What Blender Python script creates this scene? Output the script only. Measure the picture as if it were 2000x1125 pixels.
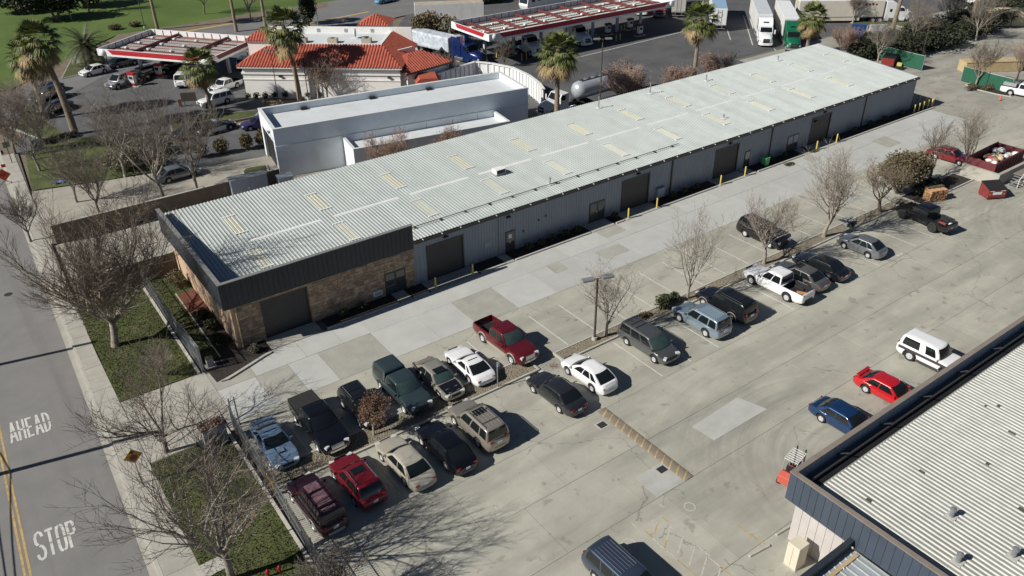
import bpy, bmesh, math, random
from mathutils import Vector, Matrix

# ------------------------------------------------------------------ clear
for o in list(bpy.data.objects):
    bpy.data.objects.remove(o)
sc = bpy.context.scene
COL = sc.collection
PI = math.pi
rad = math.radians
rnd = random.Random(7)

# ------------------------------------------------------------------ camera (drone, 36 m above the lot)
FPX, PITCH, ROLL, YAW, CAMH = 1572.4, 0.546285, -0.0111705, 0.949002, 36.0
cf = Vector((math.cos(YAW)*math.cos(PITCH), math.sin(YAW)*math.cos(PITCH), -math.sin(PITCH)))
cr0 = Vector((math.sin(YAW), -math.cos(YAW), 0.0))
cu0 = cr0.cross(cf)
cr = cr0*math.cos(ROLL) + cu0*math.sin(ROLL)
cu = cu0*math.cos(ROLL) - cr0*math.sin(ROLL)
cam = bpy.data.cameras.new('camera')
cam.sensor_width = 36.0
cam.sensor_fit = 'HORIZONTAL'
cam.lens = 36.0*FPX/2000.0
cam.clip_start = 0.5
cam.clip_end = 3000.0
cam_o = bpy.data.objects.new('camera', cam)
COL.objects.link(cam_o)
m = Matrix((cr, cu, -cf)).transposed().to_4x4()
m.translation = Vector((0, 0, CAMH))
cam_o.matrix_world = m
sc.camera = cam_o

# ------------------------------------------------------------------ sky, sun, exposure
SUN_EL, SHADOW_AZ = rad(35.5), rad(-12.0)
to_sun = Vector((-math.cos(SHADOW_AZ)*math.cos(SUN_EL), -math.sin(SHADOW_AZ)*math.cos(SUN_EL), math.sin(SUN_EL)))
w = bpy.data.worlds.new('World')
sc.world = w
w.use_nodes = True
nt = w.node_tree
bg = nt.nodes['Background']
sky = nt.nodes.new('ShaderNodeTexSky')
sky.sky_type = 'NISHITA'
sky.sun_disc = False
sky.sun_elevation = SUN_EL
sky.sun_rotation = math.atan2(to_sun.x, to_sun.y)
sky.altitude = 100.0
sky.air_density = 0.6
sky.dust_density = 0.15
nt.links.new(sky.outputs[0], bg.inputs[0])
bg.inputs[1].default_value = 0.05
sl = bpy.data.lights.new('sun', 'SUN')
sl.energy = 5.0
sl.angle = rad(0.5)
sl.color = (1.0, 0.965, 0.90)
so = bpy.data.objects.new('sun', sl)
COL.objects.link(so)
so.rotation_euler = to_sun.to_track_quat('Z', 'Y').to_euler()
so.location = (0, 0, 80)
sc.view_settings.view_transform = 'Standard'
sc.view_settings.look = 'None'
sc.view_settings.gamma = 1.0
sc.view_settings.use_curve_mapping = False
sc.view_settings.exposure = 0.16

# ------------------------------------------------------------------ helpers
def G(u, v, z=0.0):
    """survey helper: point of the place seen at (u, v) of the 2000x1125 photograph, at height z"""
    d = cf + cr*((u-1000.0)/FPX) - cu*((v-562.5)/FPX)
    t = (z-CAMH)/d.z
    return Vector((t*d.x, t*d.y, z))

def GY(u, v, y):
    d = cf + cr*((u-1000.0)/FPX) - cu*((v-562.5)/FPX)
    t = y/d.y
    return Vector((t*d.x, y, CAMH+t*d.z))

class MB:
    def __init__(s):
        s.v = []; s.f = []; s.m = []
    def add(s, vs, fs, mi=0):
        b = len(s.v)
        s.v.extend([tuple(p) for p in vs])
        for f in fs:
            s.f.append(tuple(i+b for i in f)); s.m.append(mi)
        return s
    def box(s, x0, x1, y0, y1, z0, z1, mi=0):
        return s.add([(x0,y0,z0),(x1,y0,z0),(x1,y1,z0),(x0,y1,z0),(x0,y0,z1),(x1,y0,z1),(x1,y1,z1),(x0,y1,z1)],
                     [(0,3,2,1),(4,5,6,7),(0,1,5,4),(1,2,6,5),(2,3,7,6),(3,0,4,7)], mi)
    def obox(s, c, size, rz=0.0, ry=0.0, rx=0.0, mi=0):
        M = Matrix.Translation(c) @ Matrix.Rotation(rz,4,'Z') @ Matrix.Rotation(ry,4,'Y') @ Matrix.Rotation(rx,4,'X')
        a, b, d = size[0]/2, size[1]/2, size[2]/2
        vs = [M @ Vector(p) for p in [(-a,-b,-d),(a,-b,-d),(a,b,-d),(-a,b,-d),(-a,-b,d),(a,-b,d),(a,b,d),(-a,b,d)]]
        return s.add(vs, [(0,3,2,1),(4,5,6,7),(0,1,5,4),(1,2,6,5),(2,3,7,6),(3,0,4,7)], mi)
    def prism(s, poly, z0, z1, mi=0):
        n = len(poly)
        a = sum(poly[i][0]*poly[(i+1)%n][1]-poly[(i+1)%n][0]*poly[i][1] for i in range(n))
        if a < 0: poly = poly[::-1]
        vs = [(p[0],p[1],z0) for p in poly]+[(p[0],p[1],z1) for p in poly]
        fs = [tuple(range(n-1,-1,-1)), tuple(range(n,2*n))]+[(i,(i+1)%n,n+(i+1)%n,n+i) for i in range(n)]
        return s.add(vs, fs, mi)
    def side(s, poly, y0, y1, mi=0):
        """xz polygon extruded along y"""
        n = len(poly)
        a = sum(poly[i][0]*poly[(i+1)%n][1]-poly[(i+1)%n][0]*poly[i][1] for i in range(n))
        if a < 0: poly = poly[::-1]
        vs = [(p[0],y0,p[1]) for p in poly]+[(p[0],y1,p[1]) for p in poly]
        fs = [tuple(range(n)), tuple(range(2*n-1,n-1,-1))]+[(n+i,n+(i+1)%n,(i+1)%n,i) for i in range(n)]
        return s.add(vs, fs, mi)
    def poly(s, pts, mi=0):
        return s.add(pts, [tuple(range(len(pts)))], mi)
    def tube(s, path, radii, n=6, cap=True, mi=0):
        path = [Vector(p) for p in path]
        b = len(s.v)
        ref = None
        k = len(path)
        for i, p in enumerate(path):
            t = (path[min(i+1,k-1)]-path[max(i-1,0)])
            if t.length < 1e-9: t = Vector((0,0,1))
            t.normalize()
            if ref is None or abs(ref.dot(t)) > 0.95:
                ref = Vector((1,0,0)) if abs(t.x) < 0.8 else Vector((0,1,0))
            a = (ref - t*ref.dot(t)).normalized(); c = t.cross(a); ref = a
            r = radii[i] if isinstance(radii,(list,tuple)) else radii
            for j in range(n):
                q = 2*PI*j/n
                s.v.append(tuple(p + a*(r*math.cos(q)) + c*(r*math.sin(q))))
        for i in range(k-1):
            for j in range(n):
                s.f.append((b+i*n+j, b+i*n+(j+1)%n, b+(i+1)*n+(j+1)%n, b+(i+1)*n+j)); s.m.append(mi)
        if cap:
            s.f.append(tuple(b+j for j in range(n-1,-1,-1))); s.m.append(mi)
            s.f.append(tuple(b+(k-1)*n+j for j in range(n))); s.m.append(mi)
        return s
    def lathe(s, prof, n=16, axis='z', c=(0,0,0), mi=0, closed=False):
        b = len(s.v); k = len(prof)
        for r, h in prof:
            for j in range(n):
                q = 2*PI*j/n
                if axis == 'z': p = (c[0]+r*math.cos(q), c[1]+r*math.sin(q), c[2]+h)
                elif axis == 'y': p = (c[0]+r*math.sin(q), c[1]+h, c[2]+r*math.cos(q))
                else: p = (c[0]+h, c[1]+r*math.cos(q), c[2]+r*math.sin(q))
                s.v.append(p)
        rng = k if closed else k-1
        for i in range(rng):
            i2 = (i+1) % k
            for j in range(n):
                s.f.append((b+i*n+j, b+i*n+(j+1)%n, b+i2*n+(j+1)%n, b+i2*n+j)); s.m.append(mi)
        return s
    def grid(s, rows, mi=0, flip=False):
        b = len(s.v); n = len(rows[0])
        for r in rows: s.v.extend([tuple(p) for p in r])
        for i in range(len(rows)-1):
            for j in range(n-1):
                q = (b+i*n+j, b+i*n+j+1, b+(i+1)*n+j+1, b+(i+1)*n+j)
                s.f.append(q[::-1] if flip else q); s.m.append(mi)
        return s
    def mesh(s, name, mats, smooth=None, bevel=0.0, fixn=False):
        me = bpy.data.meshes.new(name)
        me.from_pydata(s.v, [], s.f)
        if not isinstance(mats, (list, tuple)): mats = [mats]
        for x in mats: me.materials.append(x)
        if len(mats) > 1:
            me.polygons.foreach_set('material_index', s.m)
        if bevel or fixn:
            bm = bmesh.new(); bm.from_mesh(me)
            if fixn: bmesh.ops.recalc_face_normals(bm, faces=bm.faces)
            if bevel:
                es = [e for e in bm.edges if len(e.link_faces) == 2 and e.calc_face_angle(0) > 0.5]
                bmesh.ops.bevel(bm, geom=es, offset=bevel, segments=2, affect='EDGES', profile=0.6, clamp_overlap=True)
            bm.to_mesh(me); bm.free()
        if smooth is not None:
            me.polygons.foreach_set('use_smooth', [True]*len(me.polygons))
            me.set_sharp_from_angle(angle=rad(smooth))
        me.update()
        return me

def link(name, data, parent=None):
    o = bpy.data.objects.new(name, data)
    COL.objects.link(o)
    if parent is not None: o.parent = parent
    return o

def obj(name, mb, mats, parent=None, smooth=None, bevel=0.0, fixn=False):
    return link(name, mb.mesh(name, mats, smooth, bevel, fixn), parent)

def tag(o, label, cat, group=None):
    o['label'] = label; o['category'] = cat
    if group: o['group'] = group
    return o

def thing(name, label, cat, loc=(0,0,0), rz=0.0, group=None):
    o = link(name, None)
    o.empty_display_size = 0.2
    o.location = loc; o.rotation_euler = (0,0,rz)
    return tag(o, label, cat, group)

def struct(name, mb, mats, **k):
    o = obj(name, mb, mats, **k); o['kind'] = 'structure'
    return o

# ------------------------------------------------------------------ materials
MATS = {}
def mat(name, col, rough=0.6, var=0.12, scale=1.0, bump=0.0, bscale=None, metal=0.0, coat=0.0, spec=0.5, col2=None,
        stain=None, rndv=0.0, coords='world', emit=None):
    """principled material with two octaves of noise colour variation (and optional stains / per-object tint)"""
    if name in MATS: return MATS[name]
    m = bpy.data.materials.new(name); m.use_nodes = True
    t = m.node_tree; n = t.nodes; L = t.links
    p = n['Principled BSDF']
    p.inputs['Roughness'].default_value = rough
    p.inputs['Metallic'].default_value = metal
    p.inputs['Specular IOR Level'].default_value = spec
    if coat:
        p.inputs['Coat Weight'].default_value = coat; p.inputs['Coat Roughness'].default_value = 0.04
    if coords == 'world':
        g = n.new('ShaderNodeNewGeometry'); vec = g.outputs['Position']
    else:
        g = n.new('ShaderNodeTexCoord'); vec = g.outputs['Object']
    nz = n.new('ShaderNodeTexNoise'); nz.inputs['Scale'].default_value = scale
    nz.inputs['Detail'].default_value = 6; nz.inputs['Roughness'].default_value = 0.65
    L.new(vec, nz.inputs['Vector'])
    rp = n.new('ShaderNodeValToRGB')
    c2 = col2 or tuple(min(1, c*(1+var)) for c in col)
    c1 = tuple(c*(1-var) for c in col)
    rp.color_ramp.elements[0].position = 0.32; rp.color_ramp.elements[0].color = (*c1, 1)
    rp.color_ramp.elements[1].position = 0.68; rp.color_ramp.elements[1].color = (*c2, 1)
    L.new(nz.outputs['Fac'], rp.inputs['Fac'])
    out = rp.outputs['Color']
    if stain:                       # (colour, scale, threshold, amount, stretch)
        sc_, th, am, st = stain[1], stain[2], stain[3], stain[4]
        mp = n.new('ShaderNodeMapping'); mp.inputs['Scale'].default_value = st
        L.new(vec, mp.inputs['Vector'])
        n2 = n.new('ShaderNodeTexNoise'); n2.inputs['Scale'].default_value = sc_; n2.inputs['Detail'].default_value = 5
        n2.inputs['Roughness'].default_value = 0.6
        L.new(mp.outputs[0], n2.inputs['Vector'])
        mr = n.new('ShaderNodeMapRange'); mr.inputs['From Min'].default_value = th; mr.inputs['From Max'].default_value = th+0.2
        mr.inputs['To Max'].default_value = am
        L.new(n2.outputs['Fac'], mr.inputs['Value'])
        mx = n.new('ShaderNodeMix'); mx.data_type = 'RGBA'
        L.new(mr.outputs[0], mx.inputs[0]); L.new(out, mx.inputs[6]); mx.inputs[7].default_value = (*stain[0], 1)
        out = mx.outputs[2]
    if rndv:
        oi = n.new('ShaderNodeObjectInfo')
        hs = n.new('ShaderNodeHueSaturation')
        mr = n.new('ShaderNodeMapRange'); mr.inputs['To Min'].default_value = 1-rndv; mr.inputs['To Max'].default_value = 1+rndv
        L.new(oi.outputs['Random'], mr.inputs['Value']); L.new(mr.outputs[0], hs.inputs['Value']); L.new(out, hs.inputs['Color'])
        out = hs.outputs['Color']
    L.new(out, p.inputs['Base Color'])
    if bump:
        nb = n.new('ShaderNodeTexNoise'); nb.inputs['Scale'].default_value = bscale or scale*6
        nb.inputs['Detail'].default_value = 4
        L.new(vec, nb.inputs['Vector'])
        bp = n.new('ShaderNodeBump'); bp.inputs['Strength'].default_value = bump; bp.inputs['Distance'].default_value = 0.05
        L.new(nb.outputs['Fac'], bp.inputs['Height']); L.new(bp.outputs[0], p.inputs['Normal'])
    if emit:
        p.inputs['Emission Color'].default_value = (*emit[0], 1); p.inputs['Emission Strength'].default_value = emit[1]
    MATS[name] = m
    return m

def add_cracks(m, col, scale, width, mask_th):
    """thin crack lines: voronoi cell borders, broken up by noise"""
    t = m.node_tree; n = t.nodes; L = t.links
    p = n['Principled BSDF']
    src = p.inputs['Base Color'].links[0].from_socket
    g = n.new('ShaderNodeNewGeometry')
    nz = n.new('ShaderNodeTexNoise'); nz.inputs['Scale'].default_value = 0.9; nz.inputs['Detail'].default_value = 4
    L.new(g.outputs['Position'], nz.inputs['Vector'])
    vm = n.new('ShaderNodeVectorMath'); vm.operation = 'MULTIPLY_ADD'
    vm.inputs[1].default_value = (1.6, 1.6, 0.0)
    L.new(nz.outputs['Color'], vm.inputs[0]); L.new(g.outputs['Position'], vm.inputs[2])
    vo = n.new('ShaderNodeTexVoronoi'); vo.feature = 'DISTANCE_TO_EDGE'; vo.inputs['Scale'].default_value = scale
    L.new(vm.outputs[0], vo.inputs['Vector'])
    lt = n.new('ShaderNodeMath'); lt.operation = 'LESS_THAN'; lt.inputs[1].default_value = width
    L.new(vo.outputs['Distance'], lt.inputs[0])
    n2 = n.new('ShaderNodeTexNoise'); n2.inputs['Scale'].default_value = 0.13; n2.inputs['Detail'].default_value = 2
    L.new(g.outputs['Position'], n2.inputs['Vector'])
    gt = n.new('ShaderNodeMath'); gt.operation = 'GREATER_THAN'; gt.inputs[1].default_value = mask_th
    L.new(n2.outputs['Fac'], gt.inputs[0])
    mu = n.new('ShaderNodeMath'); mu.operation = 'MULTIPLY'
    L.new(lt.outputs[0], mu.inputs[0]); L.new(gt.outputs[0], mu.inputs[1])
    m2 = n.new('ShaderNodeMath'); m2.operation = 'MULTIPLY'; m2.inputs[1].default_value = 0.55
    L.new(mu.outputs[0], m2.inputs[0])
    mx = n.new('ShaderNodeMix'); mx.data_type = 'RGBA'
    L.new(m2.outputs[0], mx.inputs[0]); L.new(src, mx.inputs[6]); mx.inputs[7].default_value = (*col, 1)
    L.new(mx.outputs[2], p.inputs['Base Color'])

def add_ribs(m, axis, scale, strength, dist=0.03):
    """fine corrugation as bump, for sheet metal too far away to build"""
    t = m.node_tree; n = t.nodes; L = t.links
    p = n['Principled BSDF']
    tc = n.new('ShaderNodeTexCoord')
    wv = n.new('ShaderNodeTexWave'); wv.wave_type = 'BANDS'; wv.bands_direction = axis; wv.inputs['Scale'].default_value = scale
    L.new(tc.outputs['Object'], wv.inputs['Vector'])
    bp = n.new('ShaderNodeBump'); bp.inputs['Strength'].default_value = strength; bp.inputs['Distance'].default_value = dist
    L.new(wv.outputs['Fac'], bp.inputs['Height']); L.new(bp.outputs[0], p.inputs['Normal'])

def add_spots(m, scale, th, col, amt):
    """oil drips and small dirt marks"""
    t = m.node_tree; n = t.nodes; L = t.links
    p = n['Principled BSDF']; src = p.inputs['Base Color'].links[0].from_socket
    g = n.new('ShaderNodeNewGeometry'); nz = n.new('ShaderNodeTexNoise'); nz.inputs['Scale'].default_value = scale
    nz.inputs['Detail'].default_value = 3; nz.inputs['Roughness'].default_value = 0.55; L.new(g.outputs['Position'], nz.inputs['Vector'])
    mr = n.new('ShaderNodeMapRange'); mr.inputs['From Min'].default_value = th; mr.inputs['From Max'].default_value = th+0.06; mr.inputs['To Max'].default_value = amt
    L.new(nz.outputs['Fac'], mr.inputs['Value'])
    mx = n.new('ShaderNodeMix'); mx.data_type = 'RGBA'
    L.new(mr.outputs[0], mx.inputs[0]); L.new(src, mx.inputs[6]); mx.inputs[7].default_value = (*col, 1)
    L.new(mx.outputs[2], p.inputs['Base Color'])

def add_blotch(m, c, rad_, col, amt):
    """tyre-worn dirty area: streaky noise inside a soft disc"""
    t = m.node_tree; n = t.nodes; L = t.links
    p = n['Principled BSDF']; src = p.inputs['Base Color'].links[0].from_socket
    g = n.new('ShaderNodeNewGeometry')
    ds = n.new('ShaderNodeVectorMath'); ds.operation = 'DISTANCE'; ds.inputs[1].default_value = c
    L.new(g.outputs['Position'], ds.inputs[0])
    mr = n.new('ShaderNodeMapRange'); mr.inputs['From Min'].default_value = rad_; mr.inputs['From Max'].default_value = rad_*0.3
    L.new(ds.outputs['Value'], mr.inputs['Value'])
    sb = n.new('ShaderNodeVectorMath'); sb.operation = 'SUBTRACT'; sb.inputs[1].default_value = (c[0]+3.0, c[1]-7.0, 0)
    L.new(g.outputs['Position'], sb.inputs[0])
    ln = n.new('ShaderNodeVectorMath'); ln.operation = 'LENGTH'; L.new(sb.outputs[0], ln.inputs[0])
    cb = n.new('ShaderNodeCombineXYZ'); L.new(ln.outputs['Value'], cb.inputs[0])
    sm = n.new('ShaderNodeVectorMath'); sm.operation = 'MULTIPLY_ADD'; sm.inputs[1].default_value = (0.10,0.10,0.10)
    L.new(g.outputs['Position'], sm.inputs[0]); L.new(cb.outputs[0], sm.inputs[2])
    nz = n.new('ShaderNodeTexNoise'); nz.inputs['Scale'].default_value = 1.5; nz.inputs['Detail'].default_value = 6; nz.inputs['Roughness'].default_value = 0.7
    L.new(sm.outputs[0], nz.inputs['Vector'])
    m2 = n.new('ShaderNodeMapRange'); m2.inputs['From Min'].default_value = 0.38; m2.inputs['From Max'].default_value = 0.68; m2.inputs['To Max'].default_value = amt
    L.new(nz.outputs['Fac'], m2.inputs['Value'])
    mu = n.new('ShaderNodeMath'); mu.operation = 'MULTIPLY'; L.new(mr.outputs[0], mu.inputs[0]); L.new(m2.outputs[0], mu.inputs[1])
    mx = n.new('ShaderNodeMix'); mx.data_type = 'RGBA'
    L.new(mu.outputs[0], mx.inputs[0]); L.new(src, mx.inputs[6]); mx.inputs[7].default_value = (*col, 1)
    L.new(mx.outputs[2], p.inputs['Base Color'])

M = {}
M['lot'] = mat('lot_concrete', (0.40,0.388,0.322), 0.85, 0.12, 0.35, bump=0.15, bscale=9, rndv=0.05,
               stain=((0.22,0.21,0.185), 0.25, 0.46, 0.6, (0.30,1.5,1)))
add_blotch(M['lot'], (37.5,23.5,0), 10.0, (0.15,0.145,0.13), 0.5)
add_spots(M['lot'], 0.9, 0.63, (0.20,0.18,0.15), 0.5)
add_spots(M['lot'], 2.6, 0.70, (0.13,0.12,0.10), 0.6)
add_blotch(M['lot'], (84,28,0), 14.0, (0.20,0.185,0.155), 0.5)
add_cracks(M['lot'], (0.16,0.15,0.135), 0.13, 0.0035, 0.52)
M['lot2'] = mat('far_lot_concrete', (0.33,0.315,0.27), 0.88, 0.14, 0.25, bump=0.15, bscale=9, rndv=0.05,
               stain=((0.19,0.18,0.155), 0.2, 0.47, 0.6, (0.6,1.3,1)))
add_spots(M['lot2'], 0.7, 0.60, (0.19,0.17,0.145), 0.5)
M['lane'] = mat('lane_concrete', (0.34,0.315,0.265), 0.9, 0.12, 0.6, bump=0.12, bscale=8,
                stain=((0.16,0.145,0.12), 0.25, 0.54, 0.7, (0.5,1,1)))
M['apron'] = mat('apron_concrete', (0.445,0.448,0.42), 0.85, 0.07, 0.5, bump=0.1, bscale=9, rndv=0.045,
                 stain=((0.36,0.35,0.31), 0.3, 0.56, 0.5, (1,1,1)))
M['patch'] = mat('old_concrete_patch', (0.35,0.34,0.295), 0.9, 0.10, 0.8, bump=0.15, bscale=9, rndv=0.05,
                 stain=((0.24,0.23,0.2), 0.5, 0.55, 0.5, (1,1,1)))
M['newpatch'] = mat('newer_concrete', (0.43,0.43,0.395), 0.88, 0.1, 0.6, bump=0.12, bscale=9,
                    stain=((0.29,0.28,0.25), 0.35, 0.48, 0.6, (0.5,1.2,1)))
M['joint'] = mat('joint_sealant', (0.13,0.125,0.11), 0.95)
M['walk'] = mat('sidewalk_concrete', (0.38,0.36,0.31), 0.9, 0.10, 0.7, bump=0.12, bscale=8, rndv=0.05,
                stain=((0.25,0.23,0.19), 0.5, 0.55, 0.5, (1,1,1)))
M['kerb'] = mat('kerb_concrete', (0.43,0.41,0.36), 0.9, 0.1, 1.5, bump=0.1)
M['road'] = mat('road_asphalt', (0.205,0.198,0.188), 0.92, 0.08, 0.5, bump=0.25, bscale=25,
                stain=((0.15,0.142,0.135), 0.5, 0.48, 0.7, (1.0,0.05,1)))
M['truckasph'] = mat('truck_lot_asphalt', (0.088,0.088,0.09), 0.9, 0.22, 0.25, bump=0.2, bscale=20,
                     stain=((0.12,0.115,0.105), 0.12, 0.52, 0.6, (1,2.5,1)))
M['gasasph'] = mat('station_asphalt', (0.10,0.102,0.105), 0.9, 0.15, 0.3, bump=0.2, bscale=20,
                   stain=((0.20,0.19,0.16), 0.2, 0.52, 0.6, (1,1,1)))
M['farroad'] = mat('far_street_asphalt', (0.17,0.168,0.165), 0.9, 0.1, 0.2, stain=((0.12,0.12,0.12), 0.4, 0.5, 0.6, (0.1,1,1)))
M['grass'] = mat('lawn_grass', (0.052,0.078,0.016), 0.95, 0.3, 0.5, bump=0.6, bscale=14, col2=(0.10,0.108,0.034),
                 stain=((0.105,0.09,0.045), 0.45, 0.50, 0.7, (1,1,1)))
M['verge'] = mat('verge_grass', (0.058,0.092,0.018), 0.95, 0.3, 0.3, bump=0.6, bscale=10, col2=(0.115,0.135,0.04),
                 stain=((0.13,0.105,0.065), 0.2, 0.56, 0.5, (1,1,1)))
M['field'] = mat('field_grass', (0.075,0.135,0.014), 0.95, 0.25, 0.08, bump=0.5, bscale=2, col2=(0.10,0.15,0.025))
M['dirt'] = mat('bare_dirt', (0.17,0.135,0.095), 0.95, 0.2, 0.6, bump=0.5, bscale=8)
M['mulch'] = mat('shade_toned_mulch', (0.030,0.024,0.019), 0.95, 0.35, 5, bump=0.9, bscale=18)  # mulch brown, darkened in the colour to carry the big tree's shade
M['redbark'] = mat('red_lava_mulch', (0.16,0.055,0.035), 0.95, 0.3, 6, bump=0.9, bscale=20)
M['gravel'] = mat('island_gravel', (0.21,0.178,0.125), 0.95, 0.4, 7, bump=1.0, bscale=11, col2=(0.31,0.27,0.20))
M['white'] = mat('white_road_paint', (0.56,0.55,0.51), 0.8, 0.2, 4)
M['wornwhite'] = mat('worn_white_paint', (0.48,0.465,0.41), 0.85, 0.2, 6)
M['yellow'] = mat('yellow_road_paint', (0.46,0.31,0.12), 0.85, 0.25, 3)
M['bollard'] = mat('yellow_bollard_paint', (0.60,0.46,0.11), 0.55, 0.12, 2)
M['roof'] = mat('white_metal_roof', (0.425,0.455,0.435), 0.5, 0.08, 0.6, metal=0.0, rndv=0.05,
                stain=((0.37,0.38,0.36), 0.6, 0.55, 0.5, (1.5,0.3,1)))
M['roofcap'] = mat('bright_roof_flashing', (0.82,0.82,0.80), 0.45, 0.03, 2)
M['skylight'] = mat('yellowed_skylight_panel', (0.53,0.51,0.385), 0.45, 0.09, 2, rndv=0.08)
M['rbroof'] = mat('aged_cream_roof', (0.30,0.30,0.275), 0.6, 0.18, 0.8, rndv=0.05, stain=((0.25,0.21,0.14), 0.5, 0.56, 0.5, (1.5,0.3,1)))
M['rbrib'] = mat('cream_roof_rib', (0.49,0.49,0.445), 0.55, 0.14, 1.2)
M['wall'] = mat('grey_ribbed_wall', (0.245,0.275,0.315), 0.55, 0.05, 0.7, rndv=0.03)
M['fascia'] = mat('charcoal_fascia', (0.024,0.030,0.040), 0.5, 0.08, 0.8, rndv=0.06)
M['rbfascia'] = mat('slate_blue_fascia', (0.052,0.068,0.093), 0.5, 0.08, 0.8, rndv=0.06)
M['lining'] = mat('steel_blue_lining', (0.13,0.185,0.255), 0.5, 0.08, 0.8, rndv=0.06)
M['coping'] = mat('bronze_coping', (0.24,0.20,0.165), 0.5, 0.1, 1.5)
M['copinggrey'] = mat('grey_coping', (0.21,0.205,0.20), 0.5, 0.1, 1.5)
M['stone'] = mat('tan_ledgestone', (0.34,0.235,0.155), 0.9, 0.25, 2.5, bump=0.5, bscale=9, rndv=0.32, col2=(0.45,0.34,0.24))
M['mortar'] = mat('mortar', (0.28,0.21,0.15), 0.95, 0.15, 3, bump=0.4)
M['stucco'] = mat('tan_stucco', (0.50,0.35,0.23), 0.9, 0.1, 1.2, bump=0.3, bscale=12)
M['door'] = mat('bronze_roll_door', (0.05,0.047,0.047), 0.55, 0.1, 1.0)
M['frame'] = mat('dark_bronze_frame', (0.035,0.032,0.030), 0.4, 0.1, 2)
M['glass'] = mat('tinted_glass', (0.012,0.016,0.018), 0.06, 0.1, 2, spec=0.6)
M['paneglass'] = mat('door_glass', (0.05,0.06,0.065), 0.08, 0.1, 2, spec=0.8)
M['carglass'] = mat('car_glass', (0.010,0.013,0.014), 0.05, 0.05, 2, spec=0.7)
M['tealglass'] = mat('windscreen_glass', (0.045,0.075,0.070), 0.07, 0.2, 3, spec=0.7, coords='obj')
M['tyre'] = mat('tyre_rubber', (0.018,0.018,0.018), 0.85)
M['rim'] = mat('alloy_rim', (0.60,0.60,0.61), 0.35, 0.05, 3, metal=0.25)
M['darkrim'] = mat('dark_rim', (0.07,0.07,0.075), 0.35, 0.05, 3, metal=0.6)
M['under'] = mat('underbody_black', (0.012,0.012,0.013), 0.8)
M['blackplastic'] = mat('black_plastic', (0.02,0.02,0.022), 0.6)
M['chrome'] = mat('chrome_trim', (0.62,0.63,0.65), 0.18, 0.03, 2, metal=0.9)
M['redlamp'] = mat('tail_lamp_red', (0.27,0.012,0.014), 0.25, 0.1, 6, coat=0.6)
M['clearlamp'] = mat('headlamp_clear', (0.55,0.56,0.56), 0.12, 0.1, 6, coat=0.8)
M['amber'] = mat('amber_lamp', (0.7,0.28,0.03), 0.25, 0.1, 6)
M['plate'] = mat('licence_plate_white', (0.62,0.63,0.66), 0.5, 0.05, 9)
M['steel'] = mat('galvanised_steel', (0.33,0.34,0.35), 0.45, 0.1, 3, metal=0.5)
M['darksteel'] = mat('dark_steel', (0.06,0.058,0.056), 0.5, 0.1, 3, metal=0.3)
M['greypaint'] = mat('grey_paint', (0.30,0.31,0.32), 0.5, 0.08, 2)
M['whitepaint'] = mat('white_paint', (0.76,0.76,0.75), 0.5, 0.05, 1)
M['offwhite'] = mat('offwhite_stucco', (0.76,0.745,0.71), 0.85, 0.05, 0.7, bump=0.15, bscale=10)
M['carwash'] = mat('pale_stucco', (0.70,0.745,0.77), 0.85, 0.06, 0.6, bump=0.2, bscale=8,
                   stain=((0.52,0.56,0.58), 0.35, 0.52, 0.6, (1,1,0.3)))
M['membrane'] = mat('grey_roof_membrane', (0.58,0.605,0.61), 0.85, 0.06, 0.4, stain=((0.40,0.385,0.35), 0.3, 0.56, 0.5, (1,1,1)))
M['tile'] = mat('red_clay_tile', (0.37,0.085,0.05), 0.8, 0.22, 1.5, bump=0.3, bscale=10)
M['oldtile'] = mat('weathered_tile', (0.17,0.085,0.065), 0.85, 0.3, 3)
M['red'] = mat('canopy_red', (0.42,0.018,0.028), 0.45, 0.05, 1)
M['maroon'] = mat('maroon_steel', (0.13,0.03,0.027), 0.6, 0.12, 1)
M['barkpale'] = mat('pale_bark', (0.24,0.205,0.165), 0.9, 0.3, 2.5, bump=0.4, col2=(0.40,0.36,0.30))
M['bark'] = mat('grey_brown_bark', (0.17,0.135,0.105), 0.9, 0.25, 3, bump=0.5)
M['twig'] = mat('brown_twig', (0.20,0.155,0.115), 0.9, 0.2, 3)
M['twigdark'] = mat('dark_twig', (0.11,0.085,0.068), 0.9, 0.2, 3)
M['twigpale'] = mat('pale_twig', (0.22,0.185,0.15), 0.9, 0.25, 3)
M['russet'] = mat('russet_leaf', (0.155,0.078,0.045), 0.85, 0.35, 4, col2=(0.23,0.125,0.07))
M['rose'] = mat('pinkish_seedhead', (0.27,0.175,0.13), 0.9, 0.3, 3, col2=(0.36,0.25,0.19))
M['leaf'] = mat('green_leaf', (0.040,0.058,0.018), 0.75, 0.4, 3, col2=(0.08,0.095,0.03))
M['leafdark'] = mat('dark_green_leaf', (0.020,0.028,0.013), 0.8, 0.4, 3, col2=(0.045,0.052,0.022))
M['leafbrown'] = mat('olive_brown_leaf', (0.12,0.092,0.045), 0.85, 0.4, 3, col2=(0.19,0.15,0.08))
M['leafgrey'] = mat('grey_green_leaf', (0.14,0.135,0.085), 0.85, 0.35, 2, col2=(0.22,0.20,0.14))
M['frond'] = mat('palm_frond_green', (0.085,0.115,0.025), 0.6, 0.35, 2, col2=(0.17,0.19,0.05))
M['deadfrond'] = mat('palm_skirt_straw', (0.31,0.22,0.10), 0.85, 0.3, 2, col2=(0.40,0.30,0.15))
M['datefrond'] = mat('date_palm_frond', (0.040,0.050,0.022), 0.6, 0.3, 2, col2=(0.10,0.10,0.045))
M['palmtrunk'] = mat('palm_trunk', (0.24,0.19,0.14), 0.95, 0.25, 3, bump=0.8, bscale=6)
M['wood'] = mat('stacked_wood', (0.36,0.20,0.10), 0.8, 0.25, 3, rndv=0.2)
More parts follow.
